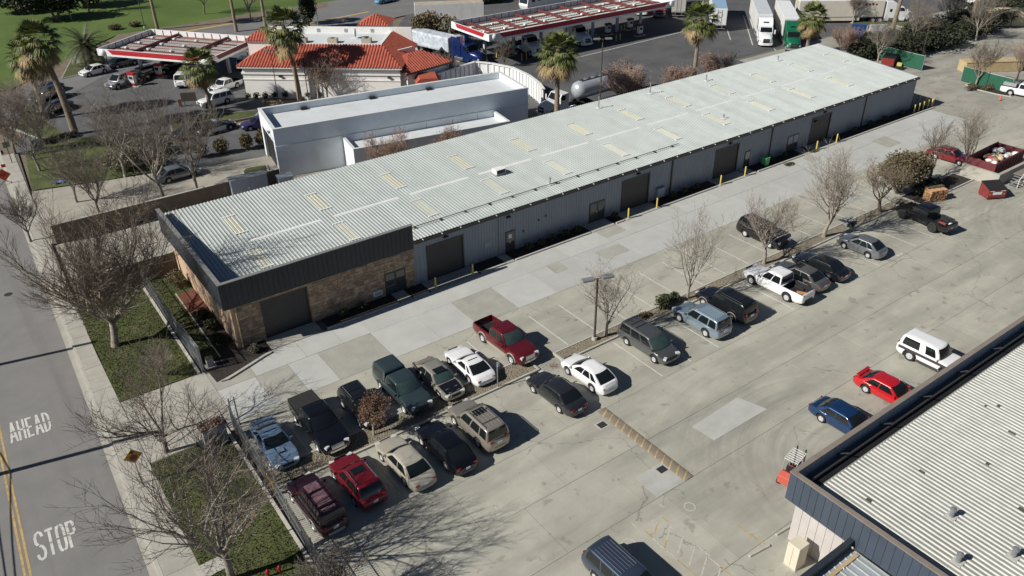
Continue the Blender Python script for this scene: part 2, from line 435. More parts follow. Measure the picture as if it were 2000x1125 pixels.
M['pole'] = mat('brown_pole', (0.075,0.058,0.046), 0.7, 0.15, 2)
M['greenscreen'] = mat('green_privacy_screen', (0.012,0.092,0.05), 0.7, 0.1, 1.2)
M['blockwall'] = mat('brown_block_wall', (0.15,0.115,0.085), 0.9, 0.15, 1.0, bump=0.3, bscale=6)
M['orange'] = mat('orange_sign_vinyl', (0.55,0.075,0.02), 0.6, 0.08, 2)
M['signyellow'] = mat('amber_sign_face', (0.50,0.27,0.03), 0.5, 0.08, 2)
M['black'] = mat('matt_black', (0.012,0.012,0.012), 0.6)
M['bluepaint'] = mat('faded_blue_paint', (0.22,0.31,0.42), 0.8, 0.25, 5)
# ================================================================== GROUND, ROADS, PAVEMENTS
def sheet(name, pts, z, m):
    mb = MB(); n = len(pts)
    a = sum(pts[i][0]*pts[(i+1)%n][1]-pts[(i+1)%n][0]*pts[i][1] for i in range(n))
    if a < 0: pts = pts[::-1]
    mb.poly([(p[0], p[1], z) for p in pts])
    return struct(name, mb, m)
def gp(*px): return [G(u, v)[:2] for u, v in px]
def kx(y): return 1.4+0.0257*(y-36)          # kerb line of the road on the left

sheet('ground', [(-700,-400),(900,-400),(900,1000),(-700,1000)], -0.16, M['dirt'])
road = sheet('road', [(-9.6,-20),(kx(-20),-20),(kx(135),135),(-9.6+3,135)], -0.11, M['road'])
MB_ = MB()
for y in range(-20, 136, 5):
    MB_.add([(kx(y)-0.42,y,-0.105),(kx(y),y,-0.1),(kx(y+4.98),y+4.98,-0.1),(kx(y+4.98)-0.42,y+4.98,-0.105)], [(0,1,2,3)])
struct('road_gutter', MB_, M['walk'])
# centre line: double yellow, and its raised markers
mk = thing('centre_line', 'double yellow centre line of the street beside the lot', 'road marking', (0,0,0))
for dx in (-0.16, 0.10):
    mb = MB()
    ys = [-10+i*4 for i in range(22)]
    for a, b in zip(ys[:-1], ys[1:]):
        mb.add([(kx(a)-5.95+dx,a,-0.105),(kx(a)-5.82+dx,a,-0.105),(kx(b)-5.82+dx,b,-0.105),(kx(b)-5.95+dx,b,-0.105)], [(0,1,2,3)])
    obj('line', mb, M['yellow'], mk)
# worded road markings, stencilled letters
LET = {  # strokes on a unit square, x to the right, y up
 'S': [[(.95,.80),(.80,.95),(.55,1),(.2,.95),(.05,.80),(.08,.62),(.30,.53)],[(.42,.50),(.75,.44),(.95,.30),(.95,.16),(.75,.02),(.45,0),(.18,.04),(.04,.20)]],
 'T': [[(0,.96),(1,.96)],[(.5,.90),(.5,.48)],[(.5,.44),(.5,0)]],
 'O': [[(.46,.97),(.2,.95),(.08,.80),(.08,.53)],[(.08,.47),(.08,.2),(.2,.05),(.46,.03)],[(.54,.97),(.8,.95),(.92,.80),(.92,.53)],[(.92,.47),(.92,.2),(.8,.05),(.54,.03)]],
 'P': [[(.1,0),(.1,.46)],[(.1,.52),(.1,1)],[(.2,.95),(.7,.95),(.9,.85),(.9,.76)],[(.9,.70),(.88,.58),(.7,.5),(.2,.5)]],
 'A': [[(.02,0),(.24,.46)],[(.27,.53),(.48,1)],[(.98,0),(.76,.46)],[(.73,.53),(.52,1)],[(.28,.28),(.72,.28)]],
 'H': [[(.1,0),(.1,.46)],[(.1,.53),(.1,1)],[(.9,0),(.9,.46)],[(.9,.53),(.9,1)],[(.22,.5),(.78,.5)]],
 'E': [[(.12,0),(.12,.46)],[(.12,.53),(.12,1)],[(.25,.95),(.95,.95)],[(.25,.5),(.8,.5)],[(.25,.05),(.95,.05)]],
 'D': [[(.12,0),(.12,.46)],[(.12,.53),(.12,1)],[(.24,.95),(.6,.93),(.86,.78),(.9,.53)],[(.9,.47),(.86,.22),(.6,.07),(.24,.05)]],
 'U': [[(.1,1),(.1,.25),(.25,.04),(.5,0),(.75,.04),(.9,.25),(.9,1)]], 'N': [[(.1,0),(.1,1),(.9,0),(.9,1)]],
}
def stroke_letter(ch, w, h, sw):
    mb = MB()
    for si, st in enumerate(LET[ch]):
        pts = [Vector((p[0]*w, p[1]*h, 0.0025*si)) for p in st]
        L_, R_ = [], []
        for i, p in enumerate(pts):
            d = (pts[min(i+1,len(pts)-1)]-pts[max(i-1,0)])
            k = Vector((d.x, d.y, 0))
            nrm = Vector((-k.y, k.x, 0)).normalized()
            L_.append(p+Vector((nrm.x*sw/2, nrm.y*sw*0.75, 0))); R_.append(p-Vector((nrm.x*sw/2, nrm.y*sw*0.75, 0)))
        for i in range(len(pts)-1):
            mb.add([R_[i], R_[i+1], L_[i+1], L_[i]], [(0,1,2,3)])
    return mb
def road_word(word, x0, y0, width, h, sw, label, z):
    t = thing('road_lettering', label, 'road marking', (x0, y0, z), -0.03)
    cw = width/len(word)
    for i, ch in enumerate(word):
        o = obj('letter', stroke_letter(ch, cw*0.76, h, sw), M['white'], t)
        o.location = (i*cw, -0.02*i, 0)
    return t
a = G(80, 1100, -0.11); road_word('STOP', a.x-0.05, a.y+0.25, 2.2, 2.3, 0.15, 'white stencilled word STOP painted on the street', -0.104)
a = G(22, 868, -0.11); road_word('AHEAD', a.x+0.05, a.y+0.1, 2.55, 2.35, 0.135, 'white stencilled word AHEAD painted on the street', -0.104)

# kerb stones and pavement slabs along the street
kerb = struct('street_kerb', MB().box(-0.01+kx(20),kx(20)+0.01,20,20.02,-0.4,-0.3), M['kerb'])
y = 22.0
while y < 112:
    b = y+3.0
    top = -0.06 if (44.6 < y+1.5 < 52.0 or 80.5 < y+1.5 < 89.5) else 0.035
    mb = MB().prism([(kx(y),y+0.012),(kx(y)+0.20,y+0.012),(kx(b)+0.20,b-0.012),(kx(b),b-0.012)], -0.3, top)
    obj('kerb_stone', mb, M['kerb'], kerb)
    y = b
walk = struct('sidewalk', MB().prism([(kx(20)+0.17,20),(3.3,20),(3.4,78),(5.2,110),(kx(110)+0.17,110)], -0.3, -0.012), M['joint'])
y = 22.0
def wx(y): return 3.35 if y < 60 else 3.35+(y-60)*0.028
while y < 109:
    b = y+1.62
    mb = MB().prism([(kx(y)+0.205,y+0.012),(wx(y),y+0.012),(wx(b),b-0.012),(kx(b)+0.205,b-0.012)], -0.2, 0.03+rnd.uniform(-0.003,0.003))
    obj('pavement_slab', mb, M['walk'], walk)
    y = b
# driveway of the lot
drv = struct('driveway', MB().prism([(3.36,44.5),(9.3,44.5),(9.3,52.1),(3.36,52.1)], -0.2, -0.02), M['joint'])
for i in range(2):
    for j in range(3):
        x0, y0 = 3.38+i*2.96, 44.55+j*2.52
        obj('concrete_slab', MB().box(x0+0.012,x0+2.945,y0+0.012,y0+2.505,-0.15,0.0), M['walk'], drv)

# lawns
def lawn(name, pts, m='grass', z=0.0):
    return sheet(name, pts, z, M[m])
lawn('lawn', [(3.37,52.2),(8.95,52.2),(9.05,68.4),(3.5,68.4)], z=0.02)
lawn('lawn', [(9.3,52.6),(12.3,52.6),(12.3,68.4),(9.3,68.4)], z=0.02)
lawn('lawn', [(3.33,24),(8.45,24),(8.55,44.45),(3.37,44.45)], z=0.02)
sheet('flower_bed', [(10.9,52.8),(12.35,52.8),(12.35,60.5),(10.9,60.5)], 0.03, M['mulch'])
sheet('flower_bed', [(10.9,60.6),(12.35,60.6),(12.35,64.4),(10.9,64.4)], 0.032, M['redbark'])
sheet('bare_patch', [(4.6,36.2),(6.6,35.6),(7.6,36.6),(7.0,37.6),(5.2,37.4)], 0.026, M['dirt'])
obj('bed_edging', MB().box(10.8,10.9,53.2,64.6,-0.05,0.06), M['kerb'])['kind'] = 'structure'
sheet('side_yard', [(4.2,68.6),(24,68.6),(24,80.6),(4.2,80.6)], 0.0, M['walk'])
# lawn grass blades: uncountable, one object
def blades(name, areas, n, seed, m):
    r = random.Random(seed); mb = MB()
    tot = sum((b-a)*(d-c) for a, b, c, d in areas)
    for a, b, c, d in areas:
        for i in range(int(n*(b-a)*(d-c)/tot)):
            x, yy = r.uniform(a,b), r.uniform(c,d); h = r.uniform(.04,.11); q = r.uniform(0,PI); s = r.uniform(.02,.05)
            dx, dy = s*math.cos(q), s*math.sin(q); lx, ly = r.uniform(-.05,.05), r.uniform(-.05,.05)
            mb.add([(x-dx,yy-dy,.02),(x+dx,yy+dy,.02),(x+lx,yy+ly,.02+h)], [(0,1,2)])
    o = obj(name, mb, m); o['kind'] = 'stuff'; o['label'] = 'short green grass blades on the lawns beside the street'
    return o
blades('grass', [(3.4,8.9,52.3,68.3),(9.35,10.8,53,68.3),(3.4,8.4,26,44.4)], 26000, 3, M['grass'])

# ---- the parking lot: concrete slabs with open joints
lot = struct('parking_lot', MB().prism([(9.0,9),(175,9),(175,84),(104.4,84),(104.4,53.0),(9.3,53.0)], -0.3, -0.035), M['joint'])
def slab(x0, x1, y0, y1, m, gap=0.011):
    t = rnd.uniform(-0.004, 0.004)
    return obj('concrete_slab', MB().box(x0+gap,x1-gap,y0+gap,y1-gap,-0.12,t), m, lot)
ycuts = [9.5,13.4,17.3,23.2,27.3,31.35,38.3,45.2]
for j in range(len(ycuts)-1):
    x = 9.1; k = 0
    step = [6.1,6.1,5.2,6.1,6.1,6.0,6.0][j]
    first = [4.0,5.5,3.0,5.1,2.2,5.9,5.9][j]
    while x < 124:
        x1 = x+(first if k == 0 else step)
        if not (x > 31.5 and ycuts[j+1] < 17.4):
            slab(x, x1, ycuts[j], ycuts[j+1], M['lot'])
        x = x1; k += 1
apB = [9.3,12.2,16.2,19.2,21.6,25.2,29.2,33.1,37.0,42.1,46.9,52,57.6,62.4,68.2,74.3,80.4,86.5,92.6,98.7,106.0]
dark = {0,2,6}
apA = [9.3,12.1,14.6,17.0,21.5,25.6,29.0,33.1,37.2,42.3,47.5,53.0,58.4,64.0,70.1,76.2,82.3,88.4,94.5,100.6,106.0]
for i in range(len(apA)-1):
    slab(apA[i], apA[i+1], 45.2, 49.3, M['patch'] if i in (1,3,6) else M['apron'])
for i in range(len(apB)-1):
    slab(apB[i], apB[i+1], 49.3, 51.75, M['patch'] if i in (0,) else M['apron'])
yc2 = [45.2,51.75,58.0,64.2,70.4,76.6,83]
for j in range(len(yc2)-1):
    x = 106.0 if j < 2 else 104.5
    while x < 170:
        slab(x, min(x+8.0,172), yc2[j], yc2[j+1], M['lot2']); x += 8.0
for j, (a, b) in enumerate([(17.3,23.2),(23.2,31.35),(31.35,38.3),(38.3,45.2)]):
    x = 126.0
    while x < 168: slab(x, x+8, a, b, M['lot2']); x += 8
def patch(px, m, z=0.008):
    q = gp(*px)
    obj('concrete_patch', MB().prism(q, -0.02, z), m, lot)
for q in ([(1065.5,519.4),(1089.7,510.2),(1111,525.1),(1085.4,535)], [(1160.8,493.8),(1207.8,476),(1230.5,488.8),(1185,506.6)],
          [(1163.7,454),(1202,437.6),(1223.4,449.7),(1183.6,465.3)], [(1700,275.9),(1728,266.1),(1761.6,278.7),(1736.4,288.5)],
          [(1567,309),(1581,302),(1600,311),(1585,318)]):
    patch(q, M['patch'])
patch([(1240.6,933.1),(1290.7,903.3),(1337.7,940.6),(1283.3,971.5)], M['newpatch'])
patch([(1352,833),(1440,776),(1498,799),(1395,860)], M['newpatch'])
patch([(521,773),(541,768),(549,790),(533,795)], M['newpatch'])
# stall lines
def stripe(x0, y0, x1, y1, wd, m, z=0.0085):
    d = Vector((x1-x0, y1-y0, 0)); n_ = Vector((-d.y, d.x, 0)).normalized()*(wd/2)
    mb = MB().add([(x0-n_.x,y0-n_.y,z),(x1-n_.x,y1-n_.y,z),(x1+n_.x,y1+n_.y,z),(x0+n_.x,y0+n_.y,z)], [(0,3,2,1)] if False else [(0,1,2,3)])
    return obj('stall_line', mb, m, lot)
for k in range(8, 26):
    x = 3.0*k
    if x > 24: stripe(x, 43.7, x, 38.7 if x > 31 else 39.6, 0.10, M['white'])
    if x > 34 and x < 73: stripe(x, 36.85, x, 31.55, 0.10, M['white'])
for x in (12.0,15.0,18.0,21.0): stripe(x, 43.7, x, 39.6, 0.10, M['wornwhite'])
stripe(66.05,31.6,66.9,31.6,0.1,M['white'])
# accessible bay: hatching and blue symbol beside the far trees
for i in range(4):
    stripe(76.3+i*0.9, 39.6, 77.6+i*0.9, 43.6, 0.12, M['white'])
stripe(75.8,43.7,75.8,39.2,0.10,M['bluepaint'])
mb = MB().lathe([(0.42,0.009),(0.55,0.009)], 16, 'z', (73.9,41.4,0)); obj('wheelchair_symbol', mb, M['bluepaint'], lot)
# faded hatching and symbols at the near end of the lot
hx = [G(u,v) for u,v in ((1256,1035),(1500,1200))]
def pxline(u0,v0,u1,v1,wd,m):
    a, b = G(u0,v0), G(u1,v1); stripe(a.x,a.y,b.x,b.y,wd,m,0.0085)
for u0,v0,u1,v1 in ((1233,1020,1245,1032),(1273,1050,1297,1072),(1302,1076,1322,1093),(1358,1065,1387,1086),(1381,1086,1408,1108),
                    (1311,1027,1302,1055),(1335,1047,1324,1080),(1358,1064,1346,1105),(1381,1086,1370,1125),(1408,1108,1396,1150),(1288,985,1298,992)):
    pxline(u0,v0,u1,v1,0.085,M['wornwhite'])
for u0,v0,u1,v1 in ((1256,1034,1274,1050),(1284,1022,1278,1044),(1294,1010,1308,1022),(1322,1093,1360,1125),(1408,1108,1440,1135),(1440,1026,1492,1062),(1302,1055,1298,1070)):
    pxline(u0,v0,u1,v1,0.07,M['yellow'])
for c, r_ in (((1347,990),0.36),((1228,1063),0.42)):
    q = G(*c); obj('painted_symbol', MB().lathe([(r_-0.07,0.0085),(r_,0.0085)], 18, 'z', (q.x,q.y,0)), M['wornwhite'], lot)
# "NO" lettering left of the hatching
q = G(1270, 1024); lt = thing('lot_lettering', 'small faded white word NO painted on the lot near the hatching', 'road marking', (q.x-0.1,q.y-0.25,0.0086), rad(2))
for i, ch in enumerate('NO'):
    o = obj('letter', stroke_letter(ch,0.26,0.36,0.05), M['wornwhite'], lt); o.location = (0.32*i,0,0)
# wheel stops
for i,(u0,v0,u1,v1,lb) in enumerate(((1470,1084,1496,1070,'concrete wheel stop lying apart in front of the beige cabinet'),(1522,1042,1545,1028,'concrete wheel stop against the corner of the panelled building'))):
    a, b = G(u0,v0), G(u1,v1); c = (a+b)/2; an = math.atan2(b.y-a.y,b.x-a.x)
    mb = MB().side([(-0.09,0),(0.09,0),(0.06,0.12),(-0.06,0.12)],-0.75,0.75)
    o = obj('wheel_stop', mb, M['kerb'], bevel=0.015); o.location = (c.x,c.y,0); o.rotation_euler = (0,0,an-PI/2); tag(o, lb, 'wheel stop', 'wheel stops')
# speed hump with yellow chevrons
t = thing('speed_hump', 'narrow brown speed hump with diagonal yellow stripes on the lot', 'speed hump', (29.95,27.3,0))
prof = [(-0.40,0.0),(-0.30,0.035),(-0.12,0.06),(0.12,0.06),(0.30,0.035),(0.40,0.0)]
obj('hump', MB().side(prof,-4.1,4.1), mat('hump_asphalt',(0.23,0.19,0.14),0.9,0.15,2), t)
for i in range(13):
    yy = -3.75+i*0.62
    mb = MB()
    for a, b in zip(prof[:-1], prof[1:]):
        mb.add([(a[0],yy+a[0]*0.55-0.06,a[1]+0.004),(b[0],yy+b[0]*0.55-0.06,b[1]+0.004),(b[0],yy+b[0]*0.55+0.06,b[1]+0.004),(a[0],yy+a[0]*0.55+0.06,a[1]+0.004)],[(0,1,2,3)])
    obj('stripe', mb, mat('faded_yellow_paint',(0.40,0.30,0.15),0.85,0.25,4), t)
for (u,v,lb) in ((1176,830,'dark drain grate beside the top end of the speed hump'),(1293,917,'drain grate set in the pale patch beside the speed hump')):
    q = G(u,v); t = thing('drain_grate', lb, 'drain', (q.x,q.y,0.004), 0)
    obj('frame', MB().box(-0.42,0.42,-0.36,0.36,-0.05,0.008), M['kerb'], t)
    mb = MB()
    for i in range(7): mb.box(-0.28+i*0.082,-0.225+i*0.082,-0.24,0.24,0.0,0.022)
    obj('bars', mb, M['darksteel'], t); obj('pit', MB().box(-0.3,0.3,-0.25,0.25,-0.2,0.012), M['black'], t)

# planting islands with kerbs
def island(x0, x1, y0, y1, z=0.13, top='gravel'):
    k = struct('planting_island', MB(), M['kerb'])
    wd = 0.16
    x = x0
    n_ = max(1, int((x1-x0)/3.0)); st = (x1-x0)/n_
    for i in range(n_):
        for a, b in ((y0,y0+wd),(y1-wd,y1)):
            obj('kerb_stone', MB().box(x0+i*st+0.008,x0+(i+1)*st-0.008,a,b,-0.1,z), M['kerb'], k, bevel=0.02)
    for a, b in ((x0,x0+wd),(x1-wd,x1)):
        obj('kerb_stone', MB().box(a+0.002,b-0.002,y0+wd,y1-wd,-0.1,z-0.003), M['kerb'], k)
    obj('gravel_bed', MB().box(x0+wd,x1-wd,y0+wd,y1-wd,-0.1,z-0.05), M[top], k)
    return k
island(8.9, 29.3, 37.45, 39.35)
island(31.3, 77.5, 37.15, 38.5)
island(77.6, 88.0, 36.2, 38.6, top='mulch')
# pebbles on the gravel: uncountable
mb = MB(); r = random.Random(5)
for i in range(9000):
    if r.random() < .55: x, yy = r.uniform(9.1,29.1), r.uniform(37.65,39.15)
    else: x, yy = r.uniform(31.5,60), r.uniform(37.35,38.3)
    s = r.uniform(.02,.05); z = .08
    mb.add([(x-s,yy-s,z),(x+s,yy-s*.8,z),(x+s*.7,yy+s,z),(x-s,yy+s*.8,z),(x,yy,z+s)], [(0,1,4),(1,2,4),(2,3,4),(3,0,4)])
o = obj('pebbles', mb, [M['gravel']]); o['kind'] = 'stuff'; o['label'] = 'loose tan pebbles filling the parking lot islands'

# planted strip and kerb along the front of the long building
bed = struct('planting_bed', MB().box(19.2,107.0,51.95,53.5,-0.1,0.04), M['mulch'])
kb = struct('bed_kerb', MB(), M['kerb'])
DRIVES = [(14.4,18.6),(28.6,33.6),(51.2,56.0),(64.8,69.6),(81.4,86.2)]
segs = [(19.0,25.5),(26.9,28.4),(33.8,36.5),(37.6,46.6),(49.9,51.0),(56.2,64.6),(71.2,79.4),(80.9,81.2),(86.4,107.2)]
for a, b in segs:
    n_ = max(1,int((b-a)/3)); st = (b-a)/n_
    for i in range(n_):
        obj('kerb_stone', MB().box(a+i*st+0.006,a+(i+1)*st-0.006,51.76,51.94,-0.1,0.13), M['kerb'], kb, bevel=0.02)
for a, b in DRIVES: obj('door_slab', MB().box(a,b,51.76,53.45,-0.1,0.05), M['lot'], kb)
for a, b in ((25.6,26.8),(36.6,37.5),(46.8,49.7),(69.8,71.0),(79.6,80.8)): obj('door_slab', MB().box(a,b,51.76,53.45,-0.1,0.052), M['lot'], kb)
obj('kerb_stone', MB().prism([(9.9,50.1),(10.4,50.05),(12.4,50.75),(13.6,51.2),(14.2,51.35),(14.2,51.55),(13.5,51.4),(12.3,50.95)],-0.1,0.13), M['kerb'], kb)
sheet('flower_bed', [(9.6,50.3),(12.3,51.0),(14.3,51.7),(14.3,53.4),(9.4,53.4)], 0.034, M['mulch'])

# ---- ground behind the long building: lane, forecourts, truck lot, far street, field
sheet('rear_lane', [(3.0,81),(45,81),(45,86.5)]+gp((560,298),(420,322),(330,333),(205,353),(62,374)), 0.0, M['lane'])
sheet('street_verge', gp((62,372),(50,302),(85,284),(145,272),(235,262),(330,272),(330,330),(205,352)), 0.02, M['verge'])
sheet('rear_car_park', gp((330,285),(420,262),(520,232),(560,232),(560,298),(420,322),(330,332)), 0.024, M['gasasph'])
sheet('station_forecourt', gp((60,250),(70,205),(150,150),(215,110),(480,100),(520,205),(500,222),(330,262),(235,262),(145,272),(85,284),(50,300),(20,300)), 0.004, M['gasasph'])
sheet('truck_lot', [(60,69.5),(104.3,69.5),(104.3,84),(135,84),(220,76),(260,150),(110,150),(80,146),(56,116),(56,90)], 0.006, M['truckasph'])
P_ = gp((-120,250),(150,120),(230,68),(480,28),(700,-6),(1000,-40),(1000,-12),(905,14),(800,28),(650,62),(480,95),(220,140),(90,210),(20,245))
sheet('far_street', P_, 0.016, M['farroad'])
sheet('far_field', gp((-300,220),(20,175),(190,85),(230,68),(480,28),(700,-6),(900,-30),(900,-140),(-400,-140)), 0.012, M['field'])
mb = MB()
for pts in (gp((60,150),(190,88),(235,68),(480,28),(640,4),(640,14),(480,40),(240,82),(190,105),(80,175)),):
    sheet('dirt_shoulder', pts, 0.02, M['dirt'])
for px in ([(330,66),(475,41),(476,43),(332,68)], [(470,72),(720,22),(720,24),(471,74)]):
    sheet('lane_line', gp(*px), 0.021, M['yellow'])
# white markings of the truck lot
tl = thing('truck_lot_lines', 'white bay lines of the dark truck lot beyond the long building', 'road marking')
for u0,v0,u1,v1,wd in ((1125,113,1350,58,0.18),(1452,30,1470,88,0.14),(1420,58,1427,78,0.14),(1512,95,1516,100,0.14),(1612,37,1760,56,0.14)):
    a, b = G(u0,v0), G(u1,v1); d = (b-a).normalized(); n_ = Vector((-d.y,d.x,0))*(wd/2)
    obj('line', MB().add([a-n_+Vector((0,0,.014)),b-n_+Vector((0,0,.014)),b+n_+Vector((0,0,.014)),a+n_+Vector((0,0,.014))],[(0,1,2,3)]), M['white'], tl)
# kerbed islands beyond
def kerbed(name, px, m, z=0.12, wd=0.25):
    q = [Vector((p[0],p[1],0)) for p in gp(*px)]
    c = sum(q, Vector())/len(q)
    o = struct(name, MB().prism([tuple(p[:2]) for p in q], -0.1, z), M['kerb'])
    obj('soil', MB().prism([tuple((p+(c-p).normalized()*wd)[:2]) for p in q], z-0.02, z+0.012), m, o)
    return o
kerbed('truck_lot_island', [(1648,40),(1668,47),(1715,52),(1745,50),(1790,58),(1830,44),(1800,34),(1690,36)], M['grass'])
kerbed('verge_island', [(335,262),(500,228),(512,216),(380,226),(330,240)], M['grass'])
kerbed('lane_island', [(472,336),(476,345),(527,337),(522,323),(478,330)], M['grass'])
kerbed('station_island', [(120,155),(210,135),(205,105),(140,115)], M['grass'])
kerbed('station_island', [(20,250),(75,272),(140,270),(70,225),(60,200)], M['grass'])
# ================================================================== THE LONG METAL BUILDING
X0, X1, YF, YB = 12.4, 104.1, 53.5, 69.2
def roof_z(y): return 4.3+(y-53.6)/(69.2-53.6)*1.1
B = thing('warehouse', 'long grey ribbed metal building with white roof and stone street end', 'building', (0,0,0))
# ---- roof: sheets three feet wide, each with three trapezoid ribs
def rib_sheet(width, length, nr, rh=0.05, mi_rib=0, split=False):
    mb = MB(); pts = []
    p = width/nr
    for i in range(nr):
        x = i*p
        pts += [(x,0),(x+p*0.5-0.085,0),(x+p*0.5-0.030,rh),(x+p*0.5+0.030,rh),(x+p*0.5+0.085,0)]
    pts.append((width,0))
    for (a, b) in zip(pts[:-1], pts[1:]):
        up = mi_rib if split and (a[1] > 0 or b[1] > 0) else 0
        mb.add([(a[0],0,a[1]),(b[0],0,b[1]),(b[0],length,b[1]),(a[0],length,a[1])], [(0,1,2,3)], up)
    return mb
slope = math.atan2(1.1, 15.6)
SL = 15.75/math.cos(slope)
NP = 100
pw = (104.35-X0)/NP
deck = obj('roof', MB().add([(X0,53.55,roof_z(53.55)-0.06),(104.3,53.55,roof_z(53.55)-0.06),(104.3,69.25,roof_z(69.25)-0.06),(X0,69.25,roof_z(69.25)-0.06),
                            (X0,53.55,roof_z(53.55)-0.3),(104.3,53.55,roof_z(53.55)-0.3),(104.3,69.25,roof_z(69.25)-0.3),(X0,69.25,roof_z(69.25)-0.3)],
                           [(0,1,2,3),(7,6,5,4),(0,4,5,1),(1,5,6,2),(2,6,7,3),(3,7,4,0)]), M['roof'], B)
me = rib_sheet(pw, SL, 3).mesh('roof_panel', M['roof'])
for i in range(NP):
    o = link('roof_panel', me, deck)
    y0 = 53.5
    o.location = (X0+i*pw, y0, roof_z(y0)+rnd.uniform(0,0.004)); o.rotation_euler = (slope,0,0)
# lap flashing across the middle, in dashes, and at the eave
x = 16.9
while x < 103:
    L_ = 6.4
    xe = min(x+L_,103.8); pf = [(-0.22,-0.005),(-0.09,0.056),(0.09,0.056),(0.22,-0.005)]
    mbf = MB().grid([[(x,a,b) for a,b in pf],[(xe,a,b) for a,b in pf]],0,True)
    o = obj('roof_flashing', mbf, M['roofcap'], deck)
    o.location = (0,60.85,roof_z(60.85)); o.rotation_euler = (slope,0,0); x += 7.6
# skylight panels
sk = rib_sheet(0.98, 3.25, 3, 0.05).mesh('skylight', M['skylight'])
cap = MB().box(-0.06,1.04,-0.05,0.09,0.0,0.08).mesh('flashing', M['roofcap'])
for i in range(12):
    for (x0, ya) in ((16.25+7.68*i, 62.4), (16.1+7.68*i, 56.3)):
        if x0 > 103 or (ya < 60 and i == 11): continue
        o = link('skylight', sk, B); o.location = (x0, ya, roof_z(ya)+0.012); o.rotation_euler = (slope,0,0)
        for q in (3.22, 0.0):
            c = link('flashing', cap, o); c.location = (0,q,0)
# front gutter, rear trim and gable trims
obj('gutter', MB().box(28.2,104.45,53.3,53.44,4.02,4.24), M['frame'], B)
obj('eave_trim', MB().box(28.2,104.4,53.44,53.52,4.0,4.3), M['frame'], B)
mb = MB()
for k in range(40): mb.box(29+k*1.9,29.05+k*1.9,53.27,53.5,4.18,4.27)
obj('gutter_straps', mb, M['roofcap'], B)
obj('gable_trim', MB().add([(104.3,53.45,4.05),(104.45,53.45,4.05),(104.45,69.3,5.15),(104.3,69.3,5.15),(104.3,53.45,4.36),(104.45,53.45,4.36),(104.45,69.3,5.46),(104.3,69.3,5.46)],
    [(0,3,2,1),(4,5,6,7),(0,1,5,4),(1,2,6,5),(2,3,7,6),(3,0,4,7)]), M['greypaint'], B)
# ---- ribbed wall sheets between openings
ROLL = [(29.35,33.1),(51.95,55.75),(65.6,69.35),(82.25,86.0)]
HD = 3.38
PERS = [(37.65,38.7,2.2),(47.75,49.75,2.15),(70.6,71.5,2.05),(78.1,80.1,2.1)]
um = MB()
for a0, b0, rr in [(0,1,0)]:
    pts = [(0,0)]
    for i in range(3):
        c = (i+0.5)/3
        pts += [(c-0.07,0),(c-0.04,-0.04),(c+0.04,-0.04),(c+0.07,0)]
    pts.append((1,0))
    for a, b in zip(pts[:-1], pts[1:]):
        um.add([(a[0],a[1],0),(b[0],b[1],0),(b[0],b[1],1),(a[0],a[1],1)], [(0,1,2,3)])
wp = um.mesh('wall_panel', M['wall'])
wallobj = obj('wall', MB().box(28.1,X1,YF+0.05,YF+0.2,-0.1,4.1).box(X1-0.15,X1,YF+0.2,YB,-0.1,4.1).box(X0+0.2,X1-0.15,YB-0.15,YB,-0.1,5.0)
              .add([(X1,YF+0.05,4.1),(X1,YB,4.1),(X1,YB,5.25)],[(0,1,2)]), M['wall'], B)
ops = sorted([(a,b,HD) for a,b in ROLL]+PERS)
def wall_run(a, b, z0, z1):
    n_ = max(1, round((b-a)/0.93))
    for i in range(n_):
        o = link('wall_panel', wp, wallobj)
        o.location = (a+(b-a)*i/n_, YF, z0); o.scale = ((b-a)/n_, 1, z1-z0)
x = 28.1
for a, b, h in ops:
    wall_run(x, a, 0.0, 4.2); wall_run(a, b, h, 4.2); x = b
wall_run(x, X1, 0.0, 4.2)
n_ = 17
for i in range(n_):
    o = link('wall_panel', wp, wallobj)
    ya = YF+(YB-YF)*i/n_; o.location = (X1+0.005, ya, 0); o.rotation_euler = (0,0,PI/2); o.scale = ((YB-YF)/n_,1,4.1+1.1*i/n_)
# downspouts
for x in (36.95,58.9,74.9,92.9,44.4,66.9):
    if x in (44.4,66.9): continue
    obj('downspout', MB().box(x-0.06,x+0.06,YF-0.14,YF-0.03,0.05,4.05), M['greypaint'] if x == 36.95 else M['darksteel'], B)
# roll-up doors: slatted curtains in recessed jambs
def roll_door(a, b, h, y=YF):
    d = obj('roll_door', MB().box(a,b,y+0.07,y+0.10,0.0,h), M['door'], B)
    k = 16
    sm = MB().side([(0,0),(0.03,0.02),(0.03,h/k-0.02),(0,h/k)],0,b-a)
    mm = MB()
    mm.add([(0,0.027,0.0),(b-a,0.027,0.0),(b-a,0.02,0.02),(0,0.02,0.02),(b-a,0.02,h/k-0.02),(0,0.02,h/k-0.02),(b-a,0.027,h/k),(0,0.027,h/k)],[(0,1,2,3),(3,2,4,5),(5,4,6,7)])
    me = mm.mesh('slat', M['door'])
    for i in range(k):
        o = link('slat', me, d); o.location = (a,y+0.02,i*h/k)
    for q in (a-0.02,b-0.10): obj('jamb', MB().box(q,q+0.12,y-0.06,y+0.08,0,h+0.06), M['frame'], d)
    obj('lintel', MB().box(a+0.1,b-0.1,y-0.055,y+0.08,h-0.08,h+0.05), M['frame'], d)
for a, b in ROLL: roll_door(a, b, HD)
